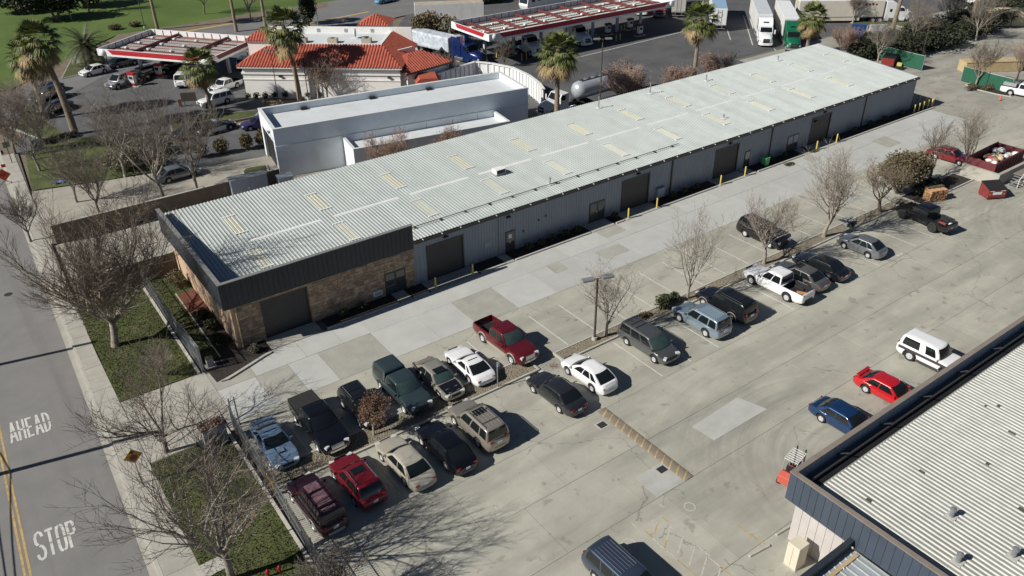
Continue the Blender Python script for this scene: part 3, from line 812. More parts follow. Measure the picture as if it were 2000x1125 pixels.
# entrance doors: glazed leaves in dark frames
def glazed(a, b, h, n, y=YF, paper_or_lit=None):
    d = obj('door', MB().box(a,b,y-0.05,y+0.02,0,h), M['frame'], B)
    wd = (b-a)/n
    for i in range(n):
        for z0, z1 in ((0.12,1.0),(1.1,h-0.12)):
            m_ = M['paneglass']
            if paper_or_lit and z0 > 0.5: m_ = paper_or_lit
            obj('pane', MB().box(a+i*wd+0.09,a+(i+1)*wd-0.09,y-0.07,y-0.052,z0,z1), m_, d)
    obj('handle', MB().box((a+b)/2-0.1,(a+b)/2-0.06,y-0.12,y-0.07,0.95,1.2), M['chrome'], d)
lit_tone = mat('lit_toned_pane',(0.42,0.38,0.30),0.4,0.2,2)  # pale pane colour stands in for the light in the narrow door
glazed(*PERS[0],1); glazed(*PERS[1],2); glazed(*PERS[2],1,paper_or_lit=lit_tone); glazed(*PERS[3],2,paper_or_lit=mat('posters_in_door',(0.25,0.27,0.36),0.35,0.3,4))
obj('door_sign', MB().box(37.98,38.3,YF-0.085,YF-0.072,1.45,1.85), M['whitepaint'], B)
for x,(zz) in ((31.3,3.85),(37.95,3.75),(54.05,3.8),(67.75,3.8),(82.9,3.0),(84.45,3.8)):
    o = obj('wall_light', MB().side([(-0.02,0.0),(-0.26,-0.02),(-0.26,-0.1),(-0.02,-0.22)],-0.2,0.2), M['frame'], B)
    o.location = (x,YF-0.02,zz); o.rotation_euler = (0,0,PI/2)
obj('wall_vent', MB().box(35.3,35.95,YF-0.05,YF-0.03,1.35,1.85), M['greypaint'], B)
obj('meter_box', MB().box(56.8,57.9,YF-0.35,YF-0.04,0.3,1.35), M['wall'], B, bevel=0.03)
for x,z in ((39.6,1.6),(41.4,2.2),(42.2,2.4)): obj('junction_box', MB().box(x,x+0.16,YF-0.1,YF-0.03,z,z+0.18), M['darksteel'], B)
# ---- street end: stone front, stucco side, charcoal fascia
st = obj('stone_wall', MB().box(X0+0.3,14.65,YF-0.02,YF+0.16,-0.1,3.95).box(18.45,25.2,YF-0.02,YF+0.16,-0.1,3.95).box(27.15,28.1,YF-0.02,YF+0.16,-0.1,3.95)
         .box(14.65,18.45,YF-0.02,YF+0.16,3.3,3.95).box(25.2,27.15,YF-0.02,YF+0.16,2.15,3.95), M['mortar'], B)
r = random.Random(11); z = 0.02; rows = []
smesh = []
for k in range(14):
    mb = MB(); j = lambda: r.uniform(-0.03,0.03)
    y0 = -r.uniform(0.02,0.05)
    c = [(0+abs(j()),y0,abs(j())),(1-abs(j()),y0+j()*.5,abs(j())),(1-abs(j()),y0+j()*.5,1-abs(j())),(abs(j()),y0,1-abs(j()))]
    mb.add(c+[(-0.0,0.02,0),(1,0.02,0),(1,0.02,1),(0,0.02,1)], [(0,1,2,3),(0,4,5,1),(1,5,6,2),(2,6,7,3),(3,7,4,0)])
    smesh.append(mb.mesh('stone', M['stone']))
cnt = 0
while z < 3.9:
    h = min(r.choice((0.2,0.24,0.28,0.33)), 3.93-z)
    if h < 0.1: break
    x = X0+0.32
    while x < 28.05:
        wd = min(r.choice((0.35,0.45,0.55,0.7,0.85)), 28.08-x)
        mid = x+wd/2
        if 14.6 < mid < 18.5 and z < 3.25:
            x = 18.46 if x > 14.4 else x+wd; x = max(x,18.46); continue
        if 25.15 < mid < 27.2 and z < 2.1:
            x = 27.16; continue
        if x < 14.64 < x+wd and z < 3.25: wd = 14.64-x
        if x < 25.19 < x+wd and z < 2.1: wd = 25.19-x
        if wd > 0.08:
            o = link('stone', r.choice(smesh), st); o.location = (x+0.008,YF-0.02,z+0.008); o.scale = (wd-0.016,1,h-0.016); cnt += 1
        x += max(wd,0.05)
    z += h
roll_door(14.65,18.45,3.3,YF+0.0)
glazed(25.2,27.15,2.15,2,YF)
obj('air_conditioner', MB().box(23.95,24.75,YF-0.3,YF-0.05,0.45,0.9), M['whitepaint'], B, bevel=0.02)
obj('louvre', MB().box(24.02,24.68,YF-0.31,YF-0.302,0.52,0.84), M['greypaint'], B)
obj('side_wall', MB().box(X0,X0+0.3,YF-0.02,YB,-0.1,3.95), M['stucco'], B)
obj('corner_trim', MB().box(X0-0.04,X0+0.28,YF-0.06,YF-0.021,-0.1,3.95), M['stucco'], B)
obj('corner_pipe', MB().tube([(X0+0.32,YF-0.12,0),(X0+0.32,YF-0.12,3.9)],0.05,8), mat('tan_pipe',(0.5,0.4,0.22),0.5), B)
FX, FYF = 11.8, 53.05
fas = obj('fascia', MB().box(FX,27.95,FYF,FYF+0.22,3.85,6.02).box(FX,FX+0.22,FYF+0.22,69.0,3.85,6.02).box(FX+0.22,X0+0.4,FYF+0.22,69.0,3.85,3.95), M['fascia'], B)
pl = MB().box(0.012,0.388,-0.025,0,0,2.14).mesh('fascia_plank', M['fascia'])
n_ = int((27.95-FX)/0.40)
for i in range(n_):
    o = link('fascia_plank', pl, fas); o.location = (FX+i*(27.95-FX)/n_, FYF, 3.86)
n_ = int((69.0-FYF)/0.40)
for i in range(n_):
    o = link('fascia_plank', pl, fas); o.location = (FX, 69.0-i*(69.0-FYF)/n_, 3.86); o.rotation_euler = (0,0,-PI/2)
obj('coping', MB().box(FX-0.05,28.0,FYF-0.05,FYF+0.28,6.02,6.07).box(FX-0.05,FX+0.28,FYF+0.28,69.05,6.02,6.07), M['copinggrey'], fas)
# inner faces of the parapet (same charcoal sheet)
# ---- things on the roof
t = thing('roof_air_unit', 'pale box air handler on the white roof of the long building', 'air conditioner', (41.5,59.9,roof_z(59.9)+0.04))
obj('cabinet', MB().box(-0.55,0.55,-0.42,0.42,0.10,0.55), M['offwhite'], t, bevel=0.02)
obj('grille', MB().box(-0.45,0.45,-0.44,-0.422,0.16,0.50), M['blackplastic'], t); obj('curb', MB().box(-0.6,0.6,-0.46,0.46,0,0.11), M['greypaint'], t)
t = thing('gas_pipe', 'thin rusty pipe run along the front edge of the white roof', 'pipe', (0,0,0))
obj('pipe', MB().tube([(28.6,55.25,roof_z(55.25)+0.18),(61.5,55.25,roof_z(55.25)+0.18)],0.035,6), M['darksteel'], t)
mb = MB()
for k in range(13): mb.box(29.3+k*2.6,29.45+k*2.6,55.1,55.4,roof_z(55.25)+0.05,roof_z(55.25)+0.15)
obj('supports', mb, M['darksteel'], t)
vents = [((44.3,55.4),'short vent pipe beside the rusty pipe on the white roof',0.7),((61.0,67.5),'thin grey vent pipe at the back edge of the roof near the tanker',1.3),
         ((69.4,67.7),'thin grey vent pipe at the back roof edge behind the rusty leafed tree',1.3),((78.7,67.2),'small vent pipe at the back edge of the roof near the tall palm',0.7),
         ((93.0,67.4),'small vent pipe at the far back corner of the white roof',0.6),((71.2,57.6),'low vent cluster pipe on the far half of the white roof',0.45)]
for (x,y),lb,h in vents:
    t = thing('vent_pipe', lb, 'vent', (x,y,roof_z(y)), 0, 'roof vent pipes')
    obj('flashing', MB().box(-0.28,0.28,-0.28,0.28,0.04,0.06), M['roofcap'], t)
    obj('pipe', MB().tube([(0,0,0.04),(0,0,h)],0.06,8), M['steel'], t)
    obj('cowl', MB().lathe([(0.0,h+0.08),(0.11,h+0.04),(0.12,h-0.03),(0.06,h-0.04)],10), M['steel'], t)
# bollards in front of the roll doors and at the far end
def bollard(x, y, lb, grp, h=1.15, m='bollard'):
    mb = MB().lathe([(0.08,0),(0.08,h-0.06),(0.055,h-0.01),(0.0,h)],10,'z')
    o = obj('bollard', mb, M[m], smooth=40); o.location = (x,y,0); tag(o, lb, 'bollard', grp)
    o2 = obj('base_collar', MB().lathe([(0.13,0.0),(0.13,0.06),(0.08,0.07)],10,'z'), M['kerb'], o)
nm = ['roll door nearest the stone front','second grey roll door','third grey roll door','farthest roll door']
for i,(a,b) in enumerate(((29.17,33.0),(51.64,55.6),(65.16,69.14),(81.88,85.78))):
    bollard(a,51.98,'yellow bollard left of the '+nm[i],'yellow bollards by the roll doors'); bollard(b,51.98,'yellow bollard right of the '+nm[i],'yellow bollards by the roll doors')
GB = [(1784.2,220.7),(1793.3,217.5),(1801.8,214.3),(1810.9,210.6),(1820.5,207.4)]
for i in range(5):
    gq = G(*GB[i])
    o_ = ['nearest','second','middle','fourth','farthest'][i]
    bollard(gq.x,gq.y,'yellow bollard at the far gable end, %s of the front five'%o_,'yellow bollards at the far gable end')
for i in range(4):
    gq = G(*[(1788,183),(1798.6,186),(1811,189.3),(1822.6,192.5)][i], 1.15)
    bollard(gq.x,gq.y,'yellow bollard in the back row at the far gable end, %s from the wall'%['first','second','third','fourth'][i],'yellow bollards at the far gable end')

# ================================================================== NEAR RIGHT BUILDING
R_ = thing('panelled_building', 'cream roofed building with slate blue parapet in the near right corner', 'building')
RX, RY, RX2, RY2 = 30.5, 17.1, 66.0, -8.0
wobj = obj('wall', MB().box(30.95,RX2,16.4,16.6,-0.1,3.2).box(30.95,31.15,RY2,16.4,-0.1,3.2), mat('beige_wall_panel',(0.47,0.435,0.41),0.7,0.06,1,rndv=0.03), R_)
bw = MATS['beige_wall_panel']
pl = MB().box(0.01,0.485,-0.03,0,0,3.1).mesh('wall_plank', bw)
for i in range(28):
    o = link('wall_plank', pl, wobj); o.location = (30.95,16.62-i*0.5,0.02); o.rotation_euler = (0,0,-PI/2)
for i in range(30):
    o = link('wall_plank', pl, wobj); o.location = (30.95+(i+1)*0.5,16.6,0.02); o.rotation_euler = (0,0,PI)
fas = obj('parapet', MB().box(RX+0.03,RX2,RY-0.2,RY-0.03,3.1,5.0).box(RX+0.03,RX+0.2,RY2,RY-0.2,3.1,5.0).box(RX+0.2,31.2,RY2,RY-0.2,3.1,3.2).box(31.2,RX2,16.35,RY-0.2,3.1,3.2), M['rbfascia'], R_)
pl = MB().box(0.012,0.428,-0.03,0,0,1.9).mesh('parapet_plank', M['rbfascia'])
for i in range(50):
    o = link('parapet_plank', pl, fas); o.location = (RX+0.03,RY-0.02-i*0.44,3.1); o.rotation_euler = (0,0,-PI/2)
for i in range(80):
    o = link('parapet_plank', pl, fas); o.location = (RX+(i+1)*0.44,RY-0.03,3.1); o.rotation_euler = (0,0,PI)
pl2 = MB().box(0.012,0.428,-0.03,0,0,1.9).mesh('lining_plank', M['lining'])
for i in range(80):   # inner lining planks
    o = link('lining_plank', pl2, fas); o.location = (RX+0.2+i*0.44,RY-0.2,3.12); o.scale = (1,0.5,0.98)
obj('coping', MB().box(RX-0.03,RX2,RY-0.26,RY+0.04,5.0,5.06).box(RX-0.03,RX+0.27,RY2,RY-0.26,5.0,5.06), M['coping'], fas)
for k in range(9): obj('brace', MB().obox((RX+4+k*4.2,RY-0.5,4.5),(0.06,0.9,0.06),0,0,rad(-40)), M['darksteel'], fas)
rz0 = 4.15
deck = obj('roof', MB().box(31.5,RX2,RY2,16.0,rz0-0.3,rz0-0.02), M['rbroof'], R_)
pw2 = 0.915
me = rib_sheet(pw2, 15.9-RY2, 3, 0.05, 1, True).mesh('roof_panel', [M['rbroof'], M['rbrib']])
k = int((RX2-31.55)/pw2)
for i in range(k):
    o = link('roof_panel', me, deck); o.location = (31.6+i*pw2, RY2, rz0+rnd.uniform(0,0.004))
obj('roof_gutter', MB().box(31.3,RX2,16.02,16.3,rz0-0.15,rz0-0.05).box(31.0,31.4,RY2,16.02,rz0-0.15,rz0-0.05), M['black'], R_)
obj('gutter_pipe', MB().tube([(31.4,16.5,rz0+0.02),(RX2,16.5,rz0+0.02)],0.07,6), M['darksteel'], R_)
# worn patches and loose debris on that roof
r = random.Random(21)
for i in range(14):
    q = G(r.uniform(1640,2000), r.uniform(700,1110), rz0)
    if q.x < 32.2 or q.y > 15.4: continue
    obj('roof_patch', MB().box(q.x,q.x+r.uniform(.1,.3),q.y,q.y+r.uniform(.1,.5),rz0+0.0,rz0+0.056), mat('tar_patch',(0.10,0.09,0.075),0.9,0.2,4), deck)
for (u,v,lb) in ((1857,1010,'small round turbine vent on the cream roof of the near right building'),(1870,1098,'grey flue pipe near the parapet on the cream roof'),(1978,1088,'tall grey flue pipe at the bottom right roof corner')):
    q = G(u,v,rz0); t = thing('roof_vent', lb, 'vent', (q.x,q.y,rz0), 0, 'flues on the cream roof')
    obj('flashing', MB().box(-0.26,0.26,-0.26,0.26,0.02,0.06), M['rbrib'], t)
    obj('pipe', MB().lathe([(0.12,0.06),(0.12,0.45),(0.17,0.5),(0.17,0.6),(0.0,0.66)],12), M['steel'], t, smooth=40)
# low annex against the west wall
AX0, AX1, AY0, AY1 = 25.6, 30.46, 2.0, 13.1
an = thing('low_annex', 'low flat roofed annex with dark parapet against the panelled building', 'building')
obj('wall', MB().box(AX0+0.3,AX1,AY0,AY1-0.3,-0.1,3.0), bw, an)
obj('parapet', MB().box(AX0,AX1,AY1-0.2,AY1,2.9,3.55).box(AX0,AX0+0.2,AY0,AY1-0.2,2.9,3.55), M['rbfascia'], an)
obj('coping', MB().box(AX0-0.03,AX1,AY1-0.24,AY1+0.04,3.55,3.6).box(AX0-0.03,AX0+0.24,AY0,AY1-0.24,3.55,3.6), M['fascia'], an)
ard = obj('roof', MB().box(AX0+0.2,AX1,AY0,AY1-0.2,2.9,3.02), M['roof'], an)
me = rib_sheet(0.9,AY1-0.2-AY0,2,0.04).mesh('roof_panel', mat('blue_grey_roof',(0.33,0.36,0.37),0.6,0.1,1,rndv=0.04))
for i in range(5): o = link('roof_panel', me, ard); o.location = (AX0+0.22+i*0.9,AY0,3.025)
r = random.Random(3)
for i in range(16):
    x, y = r.uniform(AX0+0.4,AX1-0.3), r.uniform(9.5,AY1-0.5); s = r.uniform(.04,.09)
    obj('sealant_blob', MB().lathe([(s,3.02),(s*.9,3.10),(0,3.13)],7,'z',(x,y,0)), M['whitepaint'], ard)
obj('plank', MB().box(AX0+0.5,AX1-0.2,AY1-0.75,AY1-0.55,3.07,3.11), mat('plank_wood',(0.45,0.34,0.2),0.8), ard)
t = thing('utility_cabinet', 'pale beige steel cabinet standing at the panelled wall', 'cabinet', (29.75,15.3,0))
obj('body', MB().box(-0.42,0.42,-0.38,0.38,0.05,1.7), mat('beige_steel',(0.62,0.56,0.44),0.5,0.04,1), t, bevel=0.03)
obj('plinth', MB().box(-0.46,0.46,-0.42,0.42,0,0.06), M['kerb'], t); obj('door_seam', MB().box(-0.428,-0.42,-0.01,0.01,0.15,1.55), M['coping'], t)

# ================================================================== WALLS AND FENCES BY THE STREET
def block_wall(label, x0, x1, y, h, m='blockwall'):
    t = thing('block_wall', label, 'wall', (0,0,0))
    c = obj('wall', MB().box(x0,x1,y-0.08,y+0.08,-0.1,h-0.06), M[m], t)
    bm_ = MB().box(0.006,0.394,-0.09,0.09,0.006,0.194).mesh('block', M[m])
    n_ = int((x1-x0)/0.4); k = int((h-0.06)/0.2); cnt = 0
    for j in range(k):
        for i in range(n_):
            if cnt >= 290: break
            o = link('block', bm_, c); o.location = (x0+i*0.4,y,j*0.2); cnt += 1
    obj('cap', MB().box(x0,x1,y-0.12,y+0.12,h-0.06,h), M['kerb'], t)
block_wall('brown block wall joining the street end of the long building', 4.6, 12.3, 68.55, 2.0)
block_wall('dark brown block wall along the rear lane behind the yard', 4.4, 27.0, 80.8, 2.0)
def picket_fence(name, label, pts, h, post_step=2.4, pick=0.16, cat='fence', m='steel', group=None):
    t = thing(name, label, cat, (0,0,0), 0, group)
    mesh_p = MB().box(-0.011,0.011,-0.011,0.011,0.06,h).mesh('picket', M[m])
    mesh_q = MB().box(-0.035,0.035,-0.035,0.035,-0.05,h+0.08).mesh('post', M['steel'])
    for a, b in zip(pts[:-1], pts[1:]):
        a, b = Vector((*a,0)), Vector((*b,0)); d = b-a; n_ = max(1,int(d.length/post_step))
        for i in range(n_+1):
            o = link('post', mesh_q, t); o.location = a+d*(i/n_)
        k = int(d.length/pick)
        for i in range(k):
            o = link('picket', mesh_p, t); o.location = a+d*((i+0.5)/k)
        an = math.atan2(d.y,d.x)
        for z in (0.2,h*0.55,h-0.12):
            obj('rail', MB().obox((a+d/2)+Vector((0,0,z)),(d.length,0.035,0.035),an), M[m], t)
    return t
picket_fence('iron_fence','dark iron picket fence between the corner lawn and the stone building', [(9.15,52.1),(9.1,60),(9.1,68.3)], 2.0, pick=0.16)
fs = obj('fence_footing', MB().box(8.8,9.0,52.1,68.3,-0.05,0.12), M['kerb']); fs['kind'] = 'structure'
picket_fence('iron_fence','dark iron picket fence between the near lawn and the parked cars', [(8.85,44.6),(8.75,38),(8.6,31),(8.55,25)], 1.9, pick=0.16)
for y in range(25,45,3): o = obj('fence_footing', MB().box(8.32,8.52,y,y+2.9,-0.05,0.10), M['kerb']); o['kind'] = 'structure'
# sliding gate panel parked at the driveway and its white screen
t = thing('sliding_gate', 'folded steel gate leaf with white sheet at the driveway', 'gate', (9.3,52.2,0), rad(92))
obj('frame', MB().tube([(0,0,0.1),(0,0,2.2),(4.2,0,2.2),(4.2,0,0.1),(0,0,0.1)],0.035,6), M['steel'], t)
obj('sheet', MB().box(0.9,3.0,-0.03,-0.01,0.25,1.9), M['whitepaint'], t)
mb = MB()
for i in range(26): mb.box(0.16*i+0.05,0.16*i+0.07,-0.01,0.01,0.1,2.2)
obj('bars', mb, M['steel'], t)
for i in range(2): obj('wheel', MB().lathe([(0.0,-0.03),(0.09,-0.03),(0.09,0.03),(0,0.03)],10,'y',(0.4+3.3*i,0,0.06)), M['tyre'], t)
t = thing('gate_operator', 'grey gate motor box at the foot of the driveway gate', 'gate motor', (9.9,52.55,0))
obj('body', MB().box(-0.25,0.25,-0.2,0.2,0.05,0.75), M['greypaint'], t, bevel=0.04); obj('pad', MB().box(-0.4,0.4,-0.35,0.35,0,0.06), M['kerb'], t); obj('lid', MB().box(-0.27,0.27,-0.22,0.22,0.75,0.79), M['darksteel'], t)
# gate pillar with little tiled roof
t = thing('gate_kiosk', 'small stuccoed niche with red tiled cap by the driveway', 'kiosk', (7.45,43.9,0), rad(3))
gs = mat('grey_blue_stucco',(0.33,0.345,0.37),0.85,0.08,1.2,bump=0.2)
obj('pillar', MB().box(0.45,0.75,-0.3,0.3,0,1.55), gs, t); obj('pillar', MB().box(-0.75,-0.45,-0.3,0.3,0,1.55), gs, t)
obj('lintel', MB().box(-0.449,0.449,-0.3,0.3,1.1,1.55), gs, t); obj('back_panel', MB().box(-0.449,0.449,0.2,0.295,0,1.1), gs, t)
cap_ = obj('tiled_cap', MB().side([(-0.85,1.55),(0.85,1.55),(0.8,1.66),(-0.8,1.66)],-0.4,0.4), M['oldtile'], t)
for i in range(8): obj('tile', MB().tube([(-0.75+i*0.215,-0.42,1.67),(-0.75+i*0.215,0.42,1.70)],[0.09,0.09],7), M['oldtile'], cap_)
t = thing('fence_gate_posts', 'pair of steel gate posts at the corner of the near fence', 'gate posts', (9.0,44.9,0))
for q in (0,0.35): obj('post', MB().tube([(q,0,0),(q,0,2.3)],0.045,8), M['steel'], t)
obj('hinge_arm', MB().tube([(0,0,2.0),(0.35,0,2.1)],0.03,6), M['steel'], t)
o = obj('gate_post', MB().lathe([(0.08,0),(0.08,2.2),(0.0,2.25)],10), M['steel'], smooth=40); o.location = (8.1,43.6,0); tag(o,'single grey steel post beside the tiled niche','post')
t = thing('sign_board', 'small amber notice board tied to the near iron fence', 'sign', (8.72,37.2,0))
obj('board', MB().box(-0.06,-0.04,-0.55,0.55,1.0,1.55), M['signyellow'], t); obj('cable_tie', MB().box(-0.045,0.0,-0.5,-0.47,1.2,1.23), M['black'], t)
# ================================================================== NEIGHBOURING BUILDINGS
def frame(ox, oy, ang):
    c, s = math.cos(ang), math.sin(ang)
    return lambda a, b: (ox+a*c-b*s, oy+a*s+b*c)
# ---- car wash: two flat roofs behind tall stucco parapets
ang = math.atan2(77.64-82.8, 58.37-27.72)
cw = thing('car_wash', 'pale stucco car wash tunnel with flat grey roof and parapets', 'building', (27.72,82.8,0), ang)
LW, DW, HW = 31.1, 7.9, 5.6
wl = obj('wall', MB().box(0.3,LW,0,0.3,-0.1,HW).box(0.3,LW-0.3,DW-0.3,DW,-0.1,HW).box(LW-0.3,LW,0.3,DW,-0.1,HW)
         .box(0,0.3,0,0.9,-0.1,HW).box(0,0.3,DW-0.9,DW,-0.1,HW).box(0,0.3,0.9,DW-0.9,3.9,HW), M['carwash'], cw)
obj('tunnel_mouth', MB().box(0.35,0.45,0.3,DW-0.3,-0.05,4.2), M['black'], cw)
obj('roof', MB().box(0.3,LW-0.3,0.3,DW-0.3,HW-0.95,HW-0.75), M['membrane'], cw)
obj('coping', MB().box(-0.05,LW+0.05,-0.05,0.35,HW,HW+0.07).box(-0.05,LW+0.05,DW-0.35,DW+0.05,HW,HW+0.07).box(-0.05,0.35,0.35,DW-0.35,HW,HW+0.07).box(LW-0.35,LW+0.05,0.35,DW-0.35,HW,HW+0.07), mat('pale_coping',(0.62,0.64,0.63),0.6,0.05,1), cw)
obj('belt_course', MB().box(-0.04,LW+0.04,-0.07,-0.002,3.55,3.68), M['carwash'], cw)
for x in (4.8,13.2,20.6): obj('roof_scupper', MB().box(x,x+0.7,DW-0.75,DW-0.32,HW-0.75,HW-0.5), M['black'], cw)
for i in range(3): obj('emblem_bar', MB().box(-0.05,-0.01,1.8+i*0.5,2.1+i*0.9,4.7-i*0.25,4.85-i*0.25), M['pole'], cw)
AL0, AL1, AD, AH = 7.5, 26.6, 4.1, 3.4
obj('annex_wall', MB().box(AL0,AL1,-AD,-AD+0.25,-0.1,AH).box(AL0,AL0+0.25,-AD+0.25,-0.08,-0.1,AH).box(AL1-0.25,AL1,-AD+0.25,-0.08,-0.1,AH), M['carwash'], cw)
obj('annex_roof', MB().box(AL0+0.25,AL1-0.25,-AD+0.25,-0.02,AH-0.75,AH-0.6), M['membrane'], cw)
obj('annex_coping', MB().box(AL0-0.04,AL1+0.04,-AD-0.04,-AD+0.29,AH,AH+0.06).box(AL0-0.04,AL0+0.29,-AD+0.29,-0.08,AH,AH+0.06).box(AL1-0.29,AL1+0.04,-AD+0.29,-0.08,AH,AH+0.06), MATS['pale_coping'], cw)
for i in range(5): obj('wall_joint', MB().box(11+i*3.3,11.04+i*3.3,-0.012,-0.001,AH-0.6,3.5), M['coping'], cw)
# curved ribbed screen wall at the exit end of the car wash
t = thing('curved_screen_wall', 'white curved ribbed screen wall beyond the car wash', 'wall')
pts = [G(u,v,2.6) for u,v in ((845,147),(885,134),(928,121),(960,124),(1000,132),(1032,147),(1052,162))]
pts.append(pts[-1]+Vector((-1.2,-2.6,0)))
for a, b in zip(pts[:-1], pts[1:]):
    d = b-a; an = math.atan2(d.y,d.x); c = (a+b)/2
    seg = obj('wall_segment', MB().obox((c.x,c.y,1.3),(d.length,0.16,2.6),an), M['whitepaint'], t)
    obj('cap', MB().obox((c.x,c.y,2.63),(d.length+0.1,0.5,0.12),an), M['whitepaint'], t)
    k = max(2,int(d.length/0.9))
    for i in range(k):
        q = a+d*((i+0.5)/k); n_ = Vector((d.y,-d.x,0)).normalized()*0.14
        obj('pilaster', MB().obox((q.x+n_.x,q.y+n_.y,1.25),(0.14,0.14,2.5),an), M['whitepaint'], seg)
# red pergola cap between
q = G(835,150,3.0)
t = thing('tiled_lean_to', 'small red tiled lean-to beside the ribbed screen wall', 'roof', (q.x,q.y,0), rad(-25))
obj('tiled_roof', MB().side([(-1.8,2.6),(1.8,2.6),(1.2,3.2),(-1.2,3.2)],-1.6,1.6), M['tile'], t)
obj('post', MB().box(-1.6,-1.45,-1.4,-1.25,0,2.6), M['offwhite'], t); obj('post', MB().box(1.45,1.6,-1.4,-1.25,0,2.6), M['offwhite'], t)
obj('fascia', MB().box(-1.85,1.85,-1.68,-1.6,2.5,2.65), M['offwhite'], t)

# ---- restaurant with red tile roof
RA = rad(-40)
def tile_slope(parent, A, Bp, up, D, H, ha, hb, pitch=0.42):
    """ribbed tile face: eave A->B, horizontal run D along up, rise H, hip insets ha / hb at the two ends"""
    A, Bp = Vector(A), Vector(Bp); e = Bp-A; L_ = e.length; e.normalize(); up = Vector(up).normalized()
    mb = MB(); k = max(3,int(L_/pitch)); st_ = L_/k
    def top(s):
        f = 1.0
        if ha > 0: f = min(f, s/ha)
        if hb > 0: f = min(f, (L_-s)/hb)
        return max(f, 0.0)
    for i in range(k):
        col = []
        for j,(q,zz) in enumerate(((0,0),(0.18,0.07),(0.42,0.11),(0.66,0.07),(0.84,0),(1,0))):
            s = (i+q)*st_; f = top(s)
            b_ = A+e*s+Vector((0,0,zz)); t_ = A+e*s+up*(D*f)+Vector((0,0,H*f+zz*(1 if f>0.02 else 0)))
            col.append([b_,t_])
        for c0, c1 in zip(col[:-1], col[1:]):
            mb.add([c0[0],c1[0],c1[1],c0[1]],[(0,1,2,3)])
    o = obj('tile_slope', mb, M['tile'], parent)
    return o
rs = thing('tiled_restaurant', 'white stucco restaurant with red tiled roofs and small towers', 'building', (35.0,113.1,0), RA)
FL, FD, EH, RH = 22.3, 12.4, 4.4, 6.3
obj('wall', MB().box(0,FL,0,FD,-0.1,EH).box(3.0,18.7,4.7,FD,EH,5.5), M['offwhite'], rs)
obj('parapet', MB().box(0.2,FL-0.3,FD-0.3,FD,EH,7.0).box(3.0,18.6,4.35,4.65,5.5,RH+0.12).box(2.7,3.0,4.65,FD-0.3,5.5,RH+0.1).box(18.7,19.0,4.65,FD-0.3,5.5,RH+0.1), M['offwhite'], rs)
obj('flat_roof', MB().box(3.0,18.7,4.65,FD-0.3,5.5,6.1), M['membrane'], rs)
obj('cornice', MB().box(-0.5,FL+0.4,-0.5,0,EH-0.12,EH+0.12).box(-0.5,0,0,FD,EH-0.12,EH+0.12), M['whitepaint'], rs)
obj('band', MB().box(-0.15,FL+0.1,-0.15,0,3.35,3.6).box(-0.15,0,0,FD,3.35,3.6), M['offwhite'], rs)
obj('band', MB().box(-0.08,FL+0.05,-0.08,0,2.55,2.7), M['offwhite'], rs)
tile_slope(rs,(-0.6,-0.6,EH+0.1),(FL+0.5,-0.6,EH+0.1),(0,1,0),5.0,RH-EH,3.6,3.6)
tile_slope(rs,(-0.6,FD,EH+0.1),(-0.6,-0.6,EH+0.1),(1,0,0),3.6,RH-EH,0,5.0)
tile_slope(rs,(FL+0.5,-0.6,EH+0.1),(FL+0.5,FD,EH+0.1),(-1,0,0),3.6,RH-EH,5.0,0)
def tower(x0,y0,s,z0,z1):
    obj('tower_wall', MB().box(x0,x0+s,y0,y0+s,z0,z1), M['offwhite'], rs); e = 0.35; c = (s+2*e)/2
    obj('tower_cornice', MB().box(x0-0.2,x0+s+0.2,y0-0.2,y0+s+0.2,z1-0.18,z1), M['whitepaint'], rs)
    P_ = [(x0-e,y0-e,z1),(x0+s+e,y0-e,z1),(x0+s+e,y0+s+e,z1),(x0-e,y0+s+e,z1)]
    for i,up in enumerate(((0,1,0),(-1,0,0),(0,-1,0),(1,0,0))):
        tile_slope(rs,P_[i],P_[(i+1)%4],up,c,1.25,c,c,0.4)
tower(-0.1,3.9,3.3,EH,7.0); tower(14.0,FD+0.6,4.2,-0.1,7.0)
for i,(x,y) in enumerate(((7.0,6.6),(11.5,6.6),(16.4,6.8))):
    u_ = obj('roof_unit', MB().box(x-0.7,x+0.7,y-0.5,y+0.5,6.1,6.75), mat('tan_unit',(0.42,0.37,0.29),0.6), rs, bevel=0.03)
    obj('fan_guard', MB().lathe([(0.35,6.76),(0.3,6.80),(0,6.81)],10,'z',(x,y,0)), M['darksteel'], u_)
obj('satellite_dish', MB().lathe([(0.0,0.0),(0.4,0.06),(0.65,0.2)],14,'x',(14.0,9.2,6.9)), M['whitepaint'], rs)
for x in (7.6,11.8,15.8): obj('parapet_hatch', MB().box(x,x+0.5,FD-0.34,FD-0.3,6.25,6.75), M['greypaint'], rs)
for x in (5.2,20.6): obj('wall_light', MB().box(x,x+0.35,-0.3,-0.001,3.0,3.25), M['frame'], rs)
# angled wing
wg = thing('tiled_wing', 'lower angled wing of the restaurant with hipped red tile roof', 'building', (52.6,97.8,0), rad(10))
obj('wall', MB().box(0.5,8.3,0.5,6.0,-0.1,3.6), M['offwhite'], wg); obj('fascia', MB().box(0.0,8.8,-0.05,0.0,3.45,3.7).box(8.8,8.85,-0.05,6.6,3.45,3.7), M['frame'], wg)
tile_slope(wg,(0,0,3.65),(8.8,0,3.65),(0,1,0),3.3,1.7,3.3,3.3); tile_slope(wg,(8.8,0,3.65),(8.8,6.6,3.65),(-1,0,0),3.3,1.7,3.3,3.3)
tile_slope(wg,(8.8,6.6,3.65),(0,6.6,3.65),(0,-1,0),3.3,1.7,3.3,3.3); tile_slope(wg,(0,6.6,3.65),(0,0,3.65),(1,0,0),3.3,1.7,3.3,3.3)
obj('roof_screen', MB().obox((2.6,5.4,4.9),(6.2,0.25,1.1),0), M['offwhite'], wg)

